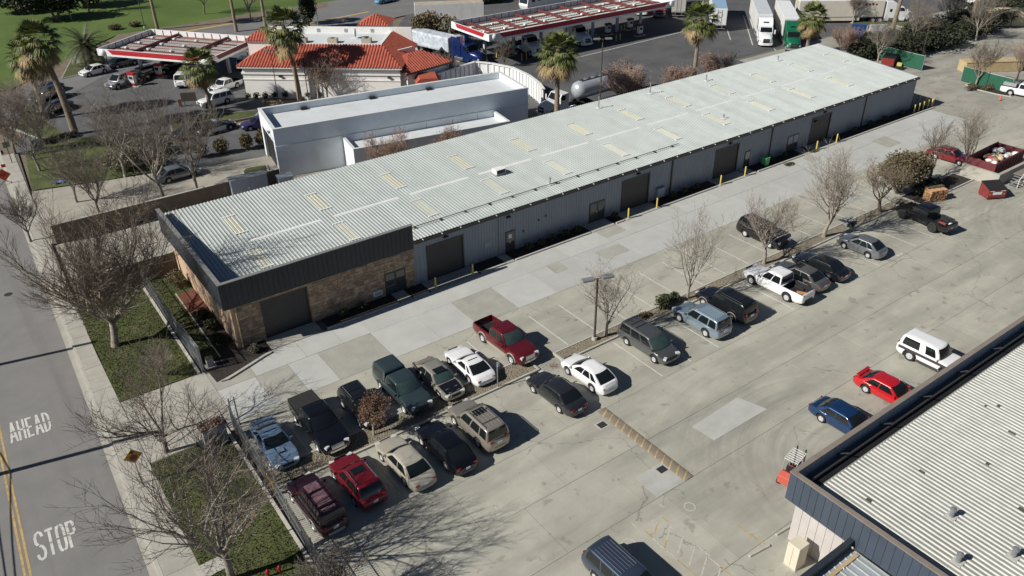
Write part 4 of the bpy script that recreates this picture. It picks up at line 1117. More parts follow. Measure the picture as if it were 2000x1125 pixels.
# ---- fuel canopies
def canopy(label, FLp, FRp, BRp, ztop, h, cols, deckm, nbeam, long_beams, redfront, group=None, depth=None):
    a = G(*FLp, ztop); b = G(*FRp, ztop); d = G(*BRp, ztop)
    e1 = Vector((b.x-a.x,b.y-a.y,0)); L_ = e1.length; an = math.atan2(e1.y,e1.x)
    e2 = Vector((-math.sin(an),math.cos(an),0)); Wd = depth or (d-b).dot(e2)
    t = thing('fuel_canopy', label, 'canopy', (a.x,a.y,0), an)
    z0, z1 = ztop-h, ztop
    obj('deck', MB().box(0.15,L_-0.15,0.15,Wd-0.15,z0+0.05,z0+0.2), deckm, t)
    for (x0,x1,y0,y1) in ((0,L_,0,0.15),(0,L_,Wd-0.15,Wd),(0,0.15,0.15,Wd-0.15),(L_-0.15,L_,0.15,Wd-0.15)):
        obj('fascia_panel', MB().box(x0,x1,y0,y1,z0,z1), M['whitepaint'], t)
    # red bands let into the white fascia
    bm = M['red']
    obj('red_band', MB().add([(1.9,-0.02,z1-0.03),(L_-1.6,-0.02,z1-0.03),(L_-2.3,-0.02,z0+0.3),(2.6,-0.02,z0+0.3)],[(3,2,1,0)]), bm, t)
    obj('red_band', MB().add([(-0.02,Wd-1.2,z1-0.03),(-0.02,1.2,z1-0.03),(-0.02,1.7,z0+0.35),(-0.02,Wd-1.7,z0+0.35)],[(0,3,2,1)]), bm, t)
    obj('red_band', MB().add([(L_+0.02,Wd-1.2,z1-0.03),(L_+0.02,1.2,z1-0.03),(L_+0.02,1.7,z0+0.35),(L_+0.02,Wd-1.7,z0+0.35)],[(3,0,1,2)]), M['maroon'], t)
    # corner roundels
    for x,y,ax in ((1.0,-0.01,'y'),(L_-0.9,-0.01,'y')):
        o = obj('roundel', MB().lathe([(0.0,-0.32),(0.3,-0.28),(0.48,-0.12),(0.52,0.02)],14,'y',(x,y,z0+h*0.52)), M['whitepaint'], t, smooth=60)
    # stiffeners inside the parapet
    for k in range(int(L_/1.5)):
        for yy in (0.17,Wd-0.22): obj('stiffener', MB().box(0.8+k*1.5,0.86+k*1.5,yy,yy+0.05,z0+0.2,z1-0.05), M['darksteel'], t)
    for k in range(int(Wd/1.5)): obj('stiffener', MB().box(0.16,0.21,0.8+k*1.5,0.86+k*1.5,z0+0.2,z1-0.05), M['darksteel'], t)
    # ribbed deck sheets and beams
    k = int((Wd-1.0)/1.5)
    rib = MB(); n_ = int((L_-1.6)/0.35)
    for i in range(n_): rib.box(i*0.35,i*0.35+0.2,0,0.85,0,0.09)
    rme = rib.mesh('deck_sheet', mat('pale_deck_rib',(0.55,0.55,0.52),0.6,0.1,1))
    for i in range(k):
        o = link('deck_sheet', rme, t); o.location = (0.8,0.8+i*1.5,z0+0.2)
    for i in range(nbeam):
        x = L_*(i+0.6)/(nbeam+0.2)
        obj('beam', MB().box(x-0.12,x+0.12,0.3,Wd-0.3,z0+0.34,z0+0.72), M['maroon'], t)
        if long_beams: obj('beam_knee', MB().box(x-0.14,x+0.14,Wd*0.5-0.3,Wd*0.5+0.3,z0+0.2,z0+0.35), M['maroon'], t)
    for i in range(long_beams):
        y = Wd*(i+1)/(long_beams+1)
        obj('purlin', MB().box(0.4,L_-0.4,y-0.25,y+0.25,z0+0.2,z0+0.33), M['maroon'], t)
        for x in range(2,int(L_)-1,4): obj('canopy_light', MB().box(x-0.2,x+0.2,y+0.45,y+0.85,z0+0.29,z0+0.5), M['whitepaint'], t)
    for x,y in cols(L_,Wd):
        obj('column', MB().box(x-0.2,x+0.2,y-0.2,y+0.2,-0.05,z0+0.05), mat('canopy_column',(0.50,0.52,0.53),0.5,0.05,1), t)
    return t, an, L_, Wd, (a.x,a.y)
c1 = canopy('red and white fuel canopy of the car forecourt at upper left', (188,95),(412,113),(483,70), 5.0, 1.0,
            lambda L,W:[(4.2,3.4),(4.2,W-3.2),(L-4.0,3.4),(L-4.0,W-3.2)], mat('rusty_deck',(0.22,0.10,0.075),0.8,0.3,1), 2, 3, True)
c2 = canopy('long red and white truck fuel canopy behind the palms', (955,68),(1318,1),(1345,-12), 5.2, 1.05,
            lambda L,W:[(2.8+i*(L-5.5)/6,W*0.5) for i in range(7)], mat('dark_deck',(0.12,0.085,0.075),0.8,0.3,1), 8, 2, True, None, 11.0)
# pump islands
def pump(x, y, an, lb, m='red'):
    t = thing('fuel_pump', lb, 'fuel pump', (x,y,0), an, 'fuel pumps under the canopies')
    obj('cabinet', MB().box(-0.45,0.45,-0.3,0.3,0.12,1.7), M['whitepaint'], t, bevel=0.03)
    obj('plinth', MB().box(-1.1,1.1,-0.5,0.5,0,0.13), M['kerb'], t)
    obj('header', MB().box(-0.55,0.55,-0.36,0.36,1.7,2.0), M[m], t); obj('skirt', MB().box(-0.47,0.47,-0.32,0.32,0.13,0.5), M[m], t)
    obj('screen', MB().box(-0.3,0.3,-0.32,-0.303,1.1,1.5), M['black'], t)
for i,(u,v,lb) in enumerate(((262,168,'fuel pump with red header at the left end of the car forecourt'),(312,150,'fuel pump with red skirt in the middle of the car forecourt'),(383,140,'fuel pump behind the small palm on the car forecourt'))):
    q = G(u,v); pump(q.x,q.y,c1[1],lb)
for i,(u,v,lb) in enumerate(((1187,68,'maroon topped fuel pump under the truck canopy, nearest the parked white tractor'),(1230,58,'maroon topped fuel pump at the far column of the truck canopy'),(1249,70,'maroon topped fuel pump standing right of the far canopy column'),(905,118,'maroon topped fuel pump beside the dark blue tractor'))):
    q = G(u,v); pump(q.x,q.y,c2[1],lb,'maroon')
for i,(u,v) in enumerate(((970,112),(981,112),(1019,118),(1028,116),(1164,78),(1170,82),(1203,80),(1211,78),(1213,62),(1219,60))):
    q = G(u,v); bollard(q.x,q.y,'%s yellow bollard from the left under the truck canopy'%['first','second','third','fourth','fifth','sixth','seventh','eighth','ninth','tenth'][i],'yellow bollards under the truck canopy',1.1)
# ================================================================== VEHICLES
def lerp(a, b, t): return a+(b-a)*t
def interp(tab, t):
    if t <= tab[0][0]: return tab[0][1]
    for (a, x), (b, y) in zip(tab[:-1], tab[1:]):
        if t <= b: return lerp(x, y, (t-a)/(b-a))
    return tab[-1][1]
WHEELS = {}
def wheel_mesh(r, w, rimm):
    k = (round(r,3), round(w,3), rimm.name)
    if k not in WHEELS:
        t = MB().lathe([(r*0.60,-w/2),(r*0.93,-w/2),(r,-w/2+0.035),(r,w/2-0.035),(r*0.93,w/2),(r*0.60,w/2)],22,'y').mesh('wheel', M['tyre'], 40)
        q = MB().lathe([(0.0,-w/2+0.03),(r*0.16,-w/2+0.025),(r*0.18,-w/2+0.05),(r*0.5,-w/2+0.07),(r*0.62,-w/2+0.005),(r*0.66,-w/2+0.012)],20,'y')
        for i in range(6):
            a = 2*PI*i/6
            q.obox((math.sin(a)*r*0.34,-w/2+0.03,math.cos(a)*r*0.34),(r*0.15,0.03,r*0.52),0,a,0)
        q2 = q.mesh('rim', rimm, 40)
        WHEELS[k] = (t, q2)
    return WHEELS[k]
PAINT = {}
def paint(name, c, metal=0.35, rough=0.32, coat=1.0):
    if name not in PAINT: PAINT[name] = mat('paint_'+name, c, rough, 0.04, 1.5, metal=metal, coat=coat, coords='obj')
    return PAINT[name]

def car_body(t, L, W, prof, clear, wheels_x, r, m, bed=None, taper=0.16, arch=0.055):
    """lofted lower body with real wheel arches; prof = body top height from rear (0) to front (1)"""
    hw = W/2
    xs = set(-L/2+L*i/44.0 for i in range(45))
    R2 = r+arch
    for xw in wheels_x:
        for i in range(-8, 9): xs.add(xw+R2*math.sin(i/8*PI/2)*0.999)
    if bed: xs.update((bed[0], bed[1]))
    xs = sorted(x for x in xs if -L/2 <= x <= L/2)
    rows = []
    for x in xs:
        tt = x/L+0.5
        zt = interp(prof, tt)
        s = abs(2*x/L)
        w = hw*(1-taper*max(0, (s-0.72)/0.28)**2.2)
        zb = clear+(0.10*max(0,(s-0.86)/0.14)**1.5)
        for xw in wheels_x:
            d = abs(x-xw)
            if d < R2: zb = max(zb, r+math.sqrt(max(0,R2*R2-d*d)))
        zb = min(zb, zt-0.08)
        rows.append([(x, w*a, zb+(zt-zb)*k+dz) for a, k, dz in ((0.90,0,0),(0.975,0.16,0),(1.0,0.45,0),(0.985,0.78,0),(0.945,0.95,0),(0.86,1.0,0.0),(0.5,1.0,0.018),(0,1.0,0.025))])
    mb = MB()
    # round the nose and tail
    for sgn, row in ((-1, rows[0]), (1, rows[-1])):
        ext = [[(p[0]+sgn*0.055, p[1]*0.93, lerp(p[2], 0.5, 0.16)) for p in row], [(p[0]+sgn*0.075, p[1]*0.80, lerp(p[2], 0.5, 0.30)) for p in row]]
        if sgn < 0: rows = ext[::-1]+rows
        else: rows = rows+ext
    for side in (1, -1):
        rr = [[(p[0], p[1]*side, p[2]) for p in row] for row in rows]
        if not bed:
            mb.grid(rr, 0, side > 0)
        else:
            b = len(mb.v); n_ = len(rr[0])
            for row in rr: mb.v.extend(row)
            for i in range(len(rr)-1):
                xm = (rr[i][0][0]+rr[i+1][0][0])/2
                for j in range(n_-1):
                    if bed[0] < xm < bed[1] and j >= 5: continue
                    q = (b+i*n_+j, b+i*n_+j+1, b+(i+1)*n_+j+1, b+(i+1)*n_+j)
                    mb.f.append(q[::-1] if side > 0 else q); mb.m.append(0)
    for row, sgn in ((rows[0], -1), (rows[-1], 1)):
        ring = [(p[0], p[1], p[2]) for p in row]+[(p[0], -p[1], p[2]) for p in row[-2::-1]]
        mb.poly(ring if sgn < 0 else ring[::-1])
    o = obj('body', mb, m, t, smooth=38)
    obj('underbody', MB().box(-L/2+0.35,L/2-0.35,-hw+0.26,hw-0.26,clear-0.02,min(0.62,clear+0.4)), M['under'], t)
    return o

def cabin(t, A, B, C, D, zb, zr, wb, wr, m, pillars, glass, front_glass=None, rear_glass=True, bf=0.16, br=0.10, roofname='cabin', top_m=None):
    """greenhouse: A windscreen base, B roof front, C roof rear, D rear glass base (x along the car)"""
    def S(tt):
        e = math.sin(tt*PI/2)*0.25+tt*0.75
        return (lerp(A,B,tt)+0.05*math.sin(tt*PI), lerp(D,C,tt)-0.04*math.sin(tt*PI), lerp(wb,wr,tt**1.35), lerp(zb,zr,e))
    def ring(tt, ins=0.0, dz=0.0):
        xf, xr, w, z = S(tt); xf -= ins; xr += ins; w -= ins*0.8
        pts = []
        for i in range(5): y = w*i/5; pts.append((xf-bf*(y/w)**2, y, z+dz))
        for i in range(9): pts.append((lerp(xf-bf, xr+br, i/8), w*(1-0.0), z+dz))
        for i in range(4, -1, -1): y = w*i/5; pts.append((xr+br*(y/w)**2, y, z+dz))
        return pts
    rows = [ring(k) for k in (0,0.25,0.5,0.75,0.93)]+[ring(1.0,0.04,0.0), ring(1.0,0.16,0.028), ring(1.0,0.40,0.045)]
    mb = MB()
    for side in (1,-1):
        mb.grid([[(p[0],p[1]*side,p[2]) for p in r_] for r_ in rows], 0, side > 0)
    last = rows[-1]
    loop = [p for p in last]+[(p[0],-p[1],p[2]) for p in last[-2:0:-1]]
    mb.poly(loop[::-1])
    o = obj(roofname, mb, top_m or m, t, smooth=50)
    def patch(name, f, nu, nv, mm):
        rows_ = [[f(i/nu, j/nv) for i in range(nu+1)] for j in range(nv+1)]
        g = MB().grid(rows_)
        return obj(name, g, mm, t, smooth=60, fixn=False)
    def front(u, v):
        tt = lerp(0.06,0.93,v); xf, xr, w, z = S(tt); y = w*0.90*lerp(-1,1,u)
        return (xf-bf*(y/w)**2+0.014, y, z+0.008)
    def rear(u, v):
        tt = lerp(0.10,0.92,v); xf, xr, w, z = S(tt); y = w*0.88*lerp(1,-1,u)
        return (xr+br*(y/w)**2-0.014, y, z+0.008)
    if front_glass is not False: patch('windscreen', front, 8, 4, front_glass or glass)
    if rear_glass: patch('rear_window', rear, 8, 4, rear_glass if rear_glass is not True else glass)
    for side in (1,-1):
        for a, b in pillars:
            def sd(u, v, a=a, b=b, side=side):
                tt = lerp(0.10,0.86,v); xf, xr, w, z = S(tt)
                x = lerp(xr+br, xf-bf, lerp(a, b, u if side < 0 else 1-u))
                return (x, side*(w+0.010), z)
            patch('side_window', sd, 4, 3, glass)
    return S, o

def add_wheels(t, xs, hw, r, w=0.22, rimm='rim', inset=0.0):
    tm, rm = wheel_mesh(r, w, M[rimm])
    for x in xs:
        for s in (1,-1):
            o = link('wheel', tm, t); o.location = (x, s*(hw-w/2-0.015-inset), r)
            if s > 0: o.rotation_euler = (0,0,PI)
            link('rim', rm, o)

def lamps(t, L, W, zf, zr, rl=(0.10,0.30,0.16), fl=(0.26,0.34,0.13), chrome=False, grille_h=0.16, bumper='blackplastic', plate_z=0.72, zbump=0.45):
    for s in (1,-1):
        obj('headlight', MB().obox((L/2-0.10,s*(W*0.335),zf),fl,s*rad(-24),0,0), M['clearlamp'], t, bevel=0.03)
        obj('taillight', MB().obox((-L/2+0.01,s*(W*0.325),zr),rl,s*rad(14),0,0), M['redlamp'], t, bevel=0.02)
    obj('grille', MB().obox((L/2+0.045,0,zf-0.03),(0.07,W*0.42,grille_h)), M['chrome'] if chrome else M['blackplastic'], t, bevel=0.02)
    bm = bumper if not isinstance(bumper,str) else M[bumper]
    for sg, nm in ((1,'front_bumper'),(-1,'rear_bumper')):
        x = sg*(L/2)
        mb = MB().prism([(x-sg*0.30,-W*0.475),(x+sg*0.02,-W*0.41),(x+sg*0.105,-W*0.2),(x+sg*0.115,0),(x+sg*0.105,W*0.2),(x+sg*0.02,W*0.41),(x-sg*0.30,W*0.475)], zbump-0.14, zbump+0.06)
        obj(nm, mb, bm, t, bevel=0.025)
    obj('licence_plate', MB().obox((-L/2-0.085,0,plate_z),(0.02,0.32,0.16)), M['plate'], t)
def mirrors(t, x, W, z, m):
    for s in (1,-1): obj('mirror', MB().obox((x,s*(W/2+0.07),z),(0.10,0.20,0.15)), m, t, bevel=0.03)
def handles(t, xs, W, z, m):
    for x in xs:
        for s in (1,-1): obj('door_handle', MB().obox((x,s*(W/2-0.004),z),(0.17,0.03,0.035)), m, t)
def rails(t, x0, x1, y, z, m='chrome', cross=()):
    for s in (1,-1): obj('roof_rail', MB().tube([(x0,s*y,z),(x0+0.12,s*y,z+0.06),(x1-0.12,s*y,z+0.06),(x1,s*y,z)],0.024,6), M[m], t)
    for x in cross: obj('roof_bar', MB().tube([(x,-y,z+0.07),(x,y,z+0.07)],0.022,6), M['blackplastic'], t)
def on_roof(t, x0, x1, y, z, m, name='sunroof'):
    return obj(name, MB().box(x0,x1,-y,y,z-0.03,z), m, t, bevel=0.008)

# style: body dims and side outline
def sedan(name, label, x, y, yaw, col, L=4.85, W=1.82, H=1.46, kind='sedan', group='cars parked in the lot', glass='carglass', wsh=None, rim='rim', hoodm=None, sunroof=False, spoiler=False, r=0.33):
    t = thing(name, label, 'car', (x,y,0), yaw, group)
    wb = L*0.575; fx = L/2-L*0.195; rx = fx-wb
    zbelt = H*0.615
    if kind == 'sedan':
        prof = [(0,0.74),(0.035,0.90),(0.08,0.95),(0.14,0.955),(0.25,0.90),(0.64,0.87),(0.74,0.90),(0.88,0.83),(0.96,0.735),(1,0.65)]
        g = (L*0.245, L*0.085, -L*0.235, -L*0.415); pil = [(0.13,0.475),(0.505,0.91)]
    elif kind == 'coupe':
        prof = [(0,0.74),(0.035,0.91),(0.08,0.955),(0.15,0.955),(0.26,0.91),(0.60,0.88),(0.68,0.91),(0.88,0.83),(0.96,0.72),(1,0.63)]
        g = (L*0.175, L*0.015, -L*0.19, -L*0.39); pil = [(0.08,0.26),(0.36,0.88)]; H = H*0.94
    elif kind == 'hatch':
        prof = [(0,0.80),(0.02,0.93),(0.05,0.955),(0.2,0.93),(0.68,0.89),(0.76,0.91),(0.90,0.83),(0.97,0.72),(1,0.64)]
        g = (L*0.285, L*0.07, -L*0.26, -L*0.475); pil = [(0.12,0.30),(0.34,0.60),(0.63,0.90)]
    k = H/1.46
    prof = [(a,b*k) for a,b in prof]
    car_body(t, L, W, prof, 0.20, (rx,fx), r, col)
    S, cab = cabin(t, g[0], g[1], g[2], g[3], zbelt-0.03, H-0.045, W*0.466, W*0.372, col, pil, M[glass], wsh and M[wsh])
    add_wheels(t, (rx,fx), W/2, r, 0.215, rim)
    lamps(t, L, W, 0.66*k, 0.72*k, rl=(0.10,0.30,0.12), bumper=col, plate_z=0.62 if kind != 'coupe' else 0.55)
    mirrors(t, g[0]-0.28, W, zbelt+0.06, col); handles(t, (0.05,-0.85) if kind != 'coupe' else (-0.35,), W*0.985, zbelt-0.14, col)
    if hoodm:
        rows = [[(lerp(g[0]+0.02,L/2-0.12,i/6), lerp(-0.40,0.40,j/6)*W*(1-0.10*(i/6)**2), interp(prof, lerp(g[0]+0.02,L/2-0.12,i/6)/L+0.5)+0.020*(1-abs(j-3)/4)+0.012) for i in range(7)] for j in range(7)]
        obj('bonnet', MB().grid(rows), hoodm, t, smooth=60)
    if sunroof: on_roof(t, -0.1, 0.5*1.0, 0.42, H+0.003, M['carglass'])
    if spoiler:
        obj('spoiler', MB().obox((-L/2+0.22,0,prof[2][1]+0.13),(0.24,W*0.82,0.045),0,rad(6)), col, t, bevel=0.015)
        for s in (1,-1): obj('spoiler_foot', MB().obox((-L/2+0.24,s*W*0.34,prof[2][1]+0.06),(0.12,0.05,0.13)), col, t)
    return t, prof, g

def suv(name, label, x, y, yaw, col, L=4.85, W=1.88, H=1.80, group='cars parked in the lot', kind='suv', glass='carglass', wsh=None, rim='rim', rails_=None, cross=(), lower=None, top=None, r=0.37, sunroof=False, ribs=0, cat='car', gloss_bump=None):
    t = thing(name, label, cat, (x,y,0), yaw, group)
    wb = L*0.575; fx = L/2-L*0.19; rx = fx-wb
    zb = H*0.585
    if kind == 'suv':
        prof = [(0,zb*0.92),(0.02,zb*1.0),(0.05,zb*1.01),(0.69,zb*0.985),(0.74,zb*0.97),(0.92,zb*0.90),(0.975,zb*0.80),(1,zb*0.70)]
        g = (L*0.235, L*0.105, -L*0.44, -L*0.482); pil = [(0.05,0.27),(0.31,0.59),(0.63,0.93)]
    elif kind == 'cross':
        prof = [(0,zb*0.92),(0.02,zb*0.99),(0.05,zb*1.01),(0.69,zb*0.985),(0.74,zb*0.97),(0.92,zb*0.87),(0.975,zb*0.77),(1,zb*0.68)]
        g = (L*0.245, L*0.085, -L*0.375, -L*0.465); pil = [(0.08,0.28),(0.32,0.60),(0.64,0.92)]
    elif kind == 'bronco':
        prof = [(0,zb*0.92),(0.02,zb*1.0),(0.05,zb*1.01),(0.66,zb*0.985),(0.72,zb*0.99),(0.94,zb*0.95),(0.985,zb*0.84),(1,zb*0.74)]
        g = (L*0.20, L*0.115, -L*0.45, -L*0.482); pil = [(0.07,0.50),(0.66,0.92)]
    else:  # minivan
        prof = [(0,zb*0.90),(0.02,zb*0.98),(0.05,zb*0.99),(0.76,zb*0.97),(0.80,zb*0.95),(0.92,zb*0.83),(0.975,zb*0.72),(1,zb*0.63)]
        g = (L*0.325, L*0.145, -L*0.43, -L*0.475); pil = [(0.05,0.34),(0.37,0.64),(0.67,0.92)]
    car_body(t, L, W, prof, 0.24, (rx,fx), r, col, taper=0.12)
    S, cab = cabin(t, g[0], g[1], g[2], g[3], zb-0.03, H-0.05, W*0.462, W*0.375, col, pil, M[glass], wsh and M[wsh], bf=0.14, br=0.05, top_m=top)
    add_wheels(t, (rx,fx), W/2, r, 0.235, rim)
    lamps(t, L, W, zb*0.72, zb*0.86, rl=(0.10,0.17,0.34), fl=(0.24,0.34,0.17), grille_h=0.22, bumper=gloss_bump or lower or 'blackplastic', plate_z=zb*0.80, zbump=0.52)
    mirrors(t, g[0]-0.25, W, zb+0.08, col); handles(t, (0.25,-0.75), W*0.985, zb-0.14, col)
    if lower:
        for s in (1,-1): obj('rocker_trim', MB().box(rx+r+0.12,fx-r-0.12,s*(W/2)-0.02,s*(W/2)+0.02,0.26,0.46), lower, t)
        for xw in (rx,fx):
            for s in (1,-1):
                pts = [(xw+(r+0.10)*math.cos(a), s*(W/2-0.005), r+(r+0.10)*math.sin(a)) for a in [PI*i/8 for i in range(9)]]
                obj('arch_flare', MB().tube(pts,0.028,5), lower, t)
    if rails_: rails(t, g[2]+0.25, g[1]-0.35, W*0.335, H-0.02, rails_, cross)
    for i in range(ribs):
        yy = (i-(ribs-1)/2)*(W*0.55/max(1,ribs-1))
        obj('roof_rib', MB().box(g[2]+0.35,g[1]-0.55,yy-0.012,yy+0.012,H-0.02,H+0.018), M['chrome'] if rails_ is None else col, t)
    if sunroof: on_roof(t, g[1]-1.05, g[1]-0.42, 0.42, H+0.004, M['carglass'])
    return t, prof, g

def pickup(name, label, x, y, yaw, col, L=5.75, W=1.98, H=1.85, group='pickups parked in the lot', bed='open', wsh=None, rim='rim', r=0.39, lift=0.0, lower=None, cab='crew', shell=None, chrome=True, ribs=0):
    t = thing(name, label, 'pickup truck', (x,y,0), yaw, group)
    zb = H*0.60
    wb = L*0.60; fx = L/2-L*0.17; rx = fx-wb
    b0, b1 = -L/2+0.07, -L*(0.165 if cab == 'crew' else 0.10)
    prof = [(0,zb*0.95),(0.01,zb*0.99),(0.34,zb*0.99),(0.73,zb*0.99),(0.76,zb*0.97),(0.93,zb*0.91),(0.98,zb*0.82),(1,zb*0.74)]
    zof = lift
    body = car_body(t, L, W, prof, 0.30+0.6*lift, (rx,fx), r, col, bed=(b0,b1) if bed in ('open','tonneau') else None, taper=0.09, arch=0.07)
    A, Bx = L*0.235, L*0.115
    C = -L*0.125 if cab == 'crew' else -L*0.055
    cabin(t, A, Bx, C, C-0.10, zb-0.03, H-0.05, W*0.46, W*0.385, col, [(0.06,0.46),(0.50,0.92)] if cab == 'crew' else [(0.06,0.26),(0.32,0.90)], M['carglass'], wsh and M[wsh], bf=0.14, br=0.03)
    if bed in ('open','tonneau'):
        w_ = W/2*0.86; mb = MB()
        z0 = zb*0.50 if not lift else zb*0.66
        mb.add([(b0,-w_,z0),(b1,-w_,z0),(b1,w_,z0),(b0,w_,z0),(b0,-w_,zb),(b1,-w_,zb),(b1,w_,zb),(b0,w_,zb)], [(0,1,2,3),(0,4,5,1),(1,5,6,2),(2,6,7,3),(3,7,4,0)])
        obj('bed_liner', mb, col if bed == 'open' and chrome == 'paintbed' else M['blackplastic'], t)
        for s in (1,-1): obj('wheel_housing', MB().box(rx-0.45,rx+0.45,s*w_-(0.2 if s > 0 else 0),s*w_+(0 if s > 0 else 0.2),z0,z0+0.2), M['blackplastic'], t, bevel=0.04)
    if bed == 'tonneau': obj('tonneau_cover', MB().box(b0-0.02,b1+0.03,-W*0.445,W*0.445,zb+0.005,zb+0.05), mat('black_vinyl',(0.022,0.022,0.021),0.75,0.2,3), t, bevel=0.02)
    if bed == 'shell':
        cabin(t, b1+0.02, b1-0.02, b0+0.12, b0-0.01, zb-0.02, H+0.03, W*0.455, W*0.40, col, [(0.10,0.86)], M['carglass'], False, True, bf=0.01, br=0.03, roofname='camper_shell')
    add_wheels(t, (rx,fx), W/2+0.02, r, 0.27, rim)
    lamps(t, L, W, zb*0.74, zb*0.80, rl=(0.08,0.16,0.36), fl=(0.20,0.34,0.24), chrome=bool(chrome), grille_h=0.34, bumper='chrome' if chrome else 'blackplastic', plate_z=zb*0.62, zbump=0.56+0.4*lift)
    mirrors(t, A-0.22, W+0.12, zb+0.13, M['blackplastic']); handles(t, (0.30,-0.62) if cab == 'crew' else (0.2,), W*0.985, zb-0.16, col)
    if lower:
        for s in (1,-1): obj('rocker_trim', MB().box(rx+r+0.2,fx-r-0.2,s*(W/2)-0.02,s*(W/2)+0.02,0.33,0.56), lower, t)
        for xw in (rx,fx):
            for s in (1,-1): obj('arch_flare', MB().tube([(xw+(r+0.11)*math.cos(a), s*(W/2), r+(r+0.11)*math.sin(a)) for a in [PI*i/8 for i in range(9)]],0.05,5), lower, t)
    for i in range(ribs):
        yy = (i-(ribs-1)/2)*0.22
        obj('roof_rib', MB().box(C+0.15,Bx-0.2,yy-0.02,yy+0.02,H-0.02,H+0.012), col, t)
    return t, zb, (b0,b1)

DN, UP = -PI/2, PI/2
K = {k: paint(k,*v) for k, v in {
 'iceblue':((0.21,0.31,0.44),0.45,0.28), 'black':((0.006,0.006,0.008),0.2,0.22), 'black2':((0.012,0.013,0.016),0.3,0.25), 'green':((0.055,0.085,0.090),0.5,0.3),
 'champagne':((0.42,0.385,0.32),0.5,0.3), 'white':((0.80,0.80,0.80),0.0,0.3), 'maroon':((0.13,0.010,0.016),0.3,0.3), 'darkmaroon':((0.042,0.009,0.013),0.3,0.35),
 'red':((0.20,0.010,0.016),0.3,0.28), 'gold':((0.36,0.325,0.27),0.5,0.28), 'bone':((0.45,0.42,0.34),0.2,0.35), 'charcoal':((0.035,0.035,0.040),0.4,0.26),
 'greygreen':((0.12,0.125,0.125),0.5,0.3), 'skyblue':((0.28,0.36,0.42),0.5,0.28), 'grey':((0.15,0.145,0.14),0.5,0.3), 'steel':((0.21,0.225,0.24),0.5,0.3),
 'brightred':((0.50,0.012,0.018),0.1,0.25), 'blue':((0.012,0.045,0.13),0.4,0.22), 'navy':((0.055,0.075,0.115),0.5,0.3), 'silver':((0.42,0.43,0.44),0.5,0.3), 'offwhite':((0.66,0.66,0.64),0.0,0.4)}.items()}

# ---- upper row beside the long building (from the street fence)
t, p_, g_ = sedan('coupe','ice blue coupe with hood scoop parked next to the near fence',10.35,41.0,DN-rad(1),K['iceblue'],4.65,1.84,1.40,'coupe',glass='carglass',spoiler=True)
obj('bonnet_scoop', MB().side([(1.0,0.86),(1.45,0.84),(1.45,0.905),(1.1,0.905)],-0.22,0.22), K['iceblue'], t, bevel=0.02); obj('scoop_mouth', MB().box(1.45,1.46,-0.18,0.18,0.865,0.895), M['black'], t)
t, zb, bb = pickup('pickup_truck','black crew cab pickup with flat black bed cover',13.45,41.05,DN,K['black'],5.95,2.03,1.90,bed='tonneau',rim='rim')
for i,(a,b,s) in enumerate(((1.05,-0.25,0.22),(1.0,0.05,0.3),(0.95,-0.45,0.16))): obj('dash_paper', MB().obox((a,b,1.42),(s*0.8,s,0.01),0.4*i,rad(32)), mat('teal_paper',(0.10,0.36,0.32),0.6,0.1,5), t)
suv('compact_suv','small black suv half hidden by the russet leaved tree',16.55,41.0,DN,K['black2'],4.3,1.78,1.62,kind='cross',rails_='chrome',cross=(-0.6,0.3),r=0.34,sunroof=True)
pickup('pickup_truck','dark green pickup with camper shell over its bed',19.75,40.95,DN+rad(1),K['green'],5.5,1.96,1.78,bed='shell',wsh='tealglass',chrome=False,rim='rim',cab='crew')
sedan('sedan','champagne sedan with black hood and dark sunroof',22.45,40.55,DN,K['champagne'],4.75,1.78,1.40,wsh='tealglass',hoodm=K['black2'],sunroof=True)
t, p_, g_ = sedan('coupe','white coupe parked nose to the long building',25.15,40.55,UP-rad(1),K['white'],4.65,1.84,1.36,'coupe',spoiler=False)
pickup('pickup_truck','dark red crew cab pickup with empty open bed',28.95,41.35,DN+rad(2),K['maroon'],6.0,2.03,1.93,bed='open',wsh='tealglass',lower=mat('beige_cladding',(0.33,0.29,0.23),0.5,0.05,2),chrome='paintbed',ribs=6,r=0.41)
suv('large_suv','black suv behind the bare tree in the upper row',58.7,41.1,DN,K['black'],5.0,1.95,1.82,rails_='chrome')
# ---- lower row facing the islands
t, p_, g_ = suv('large_suv','dark maroon suv with peeling roof paint by the near fence',10.35,34.45,UP+rad(2),K['darkmaroon'],4.9,1.88,1.78,wsh='tealglass',rails_='blackplastic',cross=(-1.6,-0.2),lower=M['greypaint'],ribs=0)
peel = mat('peeling_clearcoat',(0.15,0.08,0.095),0.7,0.35,4,coords='obj')
for i,(a,b) in enumerate(((-0.15,0.55),(-1.45,-0.35),(-2.0,-1.72))): obj('worn_paint', MB().box(a,b,-0.40,0.40,1.74,1.787), peel, t, bevel=0.008)
suv('crossover','dark red crossover with silver roof rails and sunroof',13.15,34.75,UP+rad(1),K['red'],4.6,1.86,1.68,kind='cross',rails_='chrome',sunroof=True,r=0.36)
sedan('sedan','bone coloured sedan between the red crossover and black sedan',16.3,34.45,UP+rad(2),K['bone'],4.9,1.82,1.44,glass='carglass')
sedan('sedan','large black sedan parked next to the gold suv',19.1,34.15,UP+rad(1),K['black'],5.0,1.88,1.48)
suv('large_suv','gold suv with roof rack and dark sunroof',21.9,34.6,UP+rad(1),K['gold'],4.85,1.9,1.86,rails_='chrome',cross=(-1.4,-0.3,0.3),sunroof=True,ribs=5,gloss_bump=K['gold'])
sedan('sedan','charcoal sedan parked next to the white hatchback',28.2,34.2,UP+rad(2),K['charcoal'],4.85,1.83,1.45)
sedan('hatchback','white hatchback with black rear glass at the island tip',31.45,34.5,UP+rad(2),K['white'],4.5,1.74,1.49,'hatch')
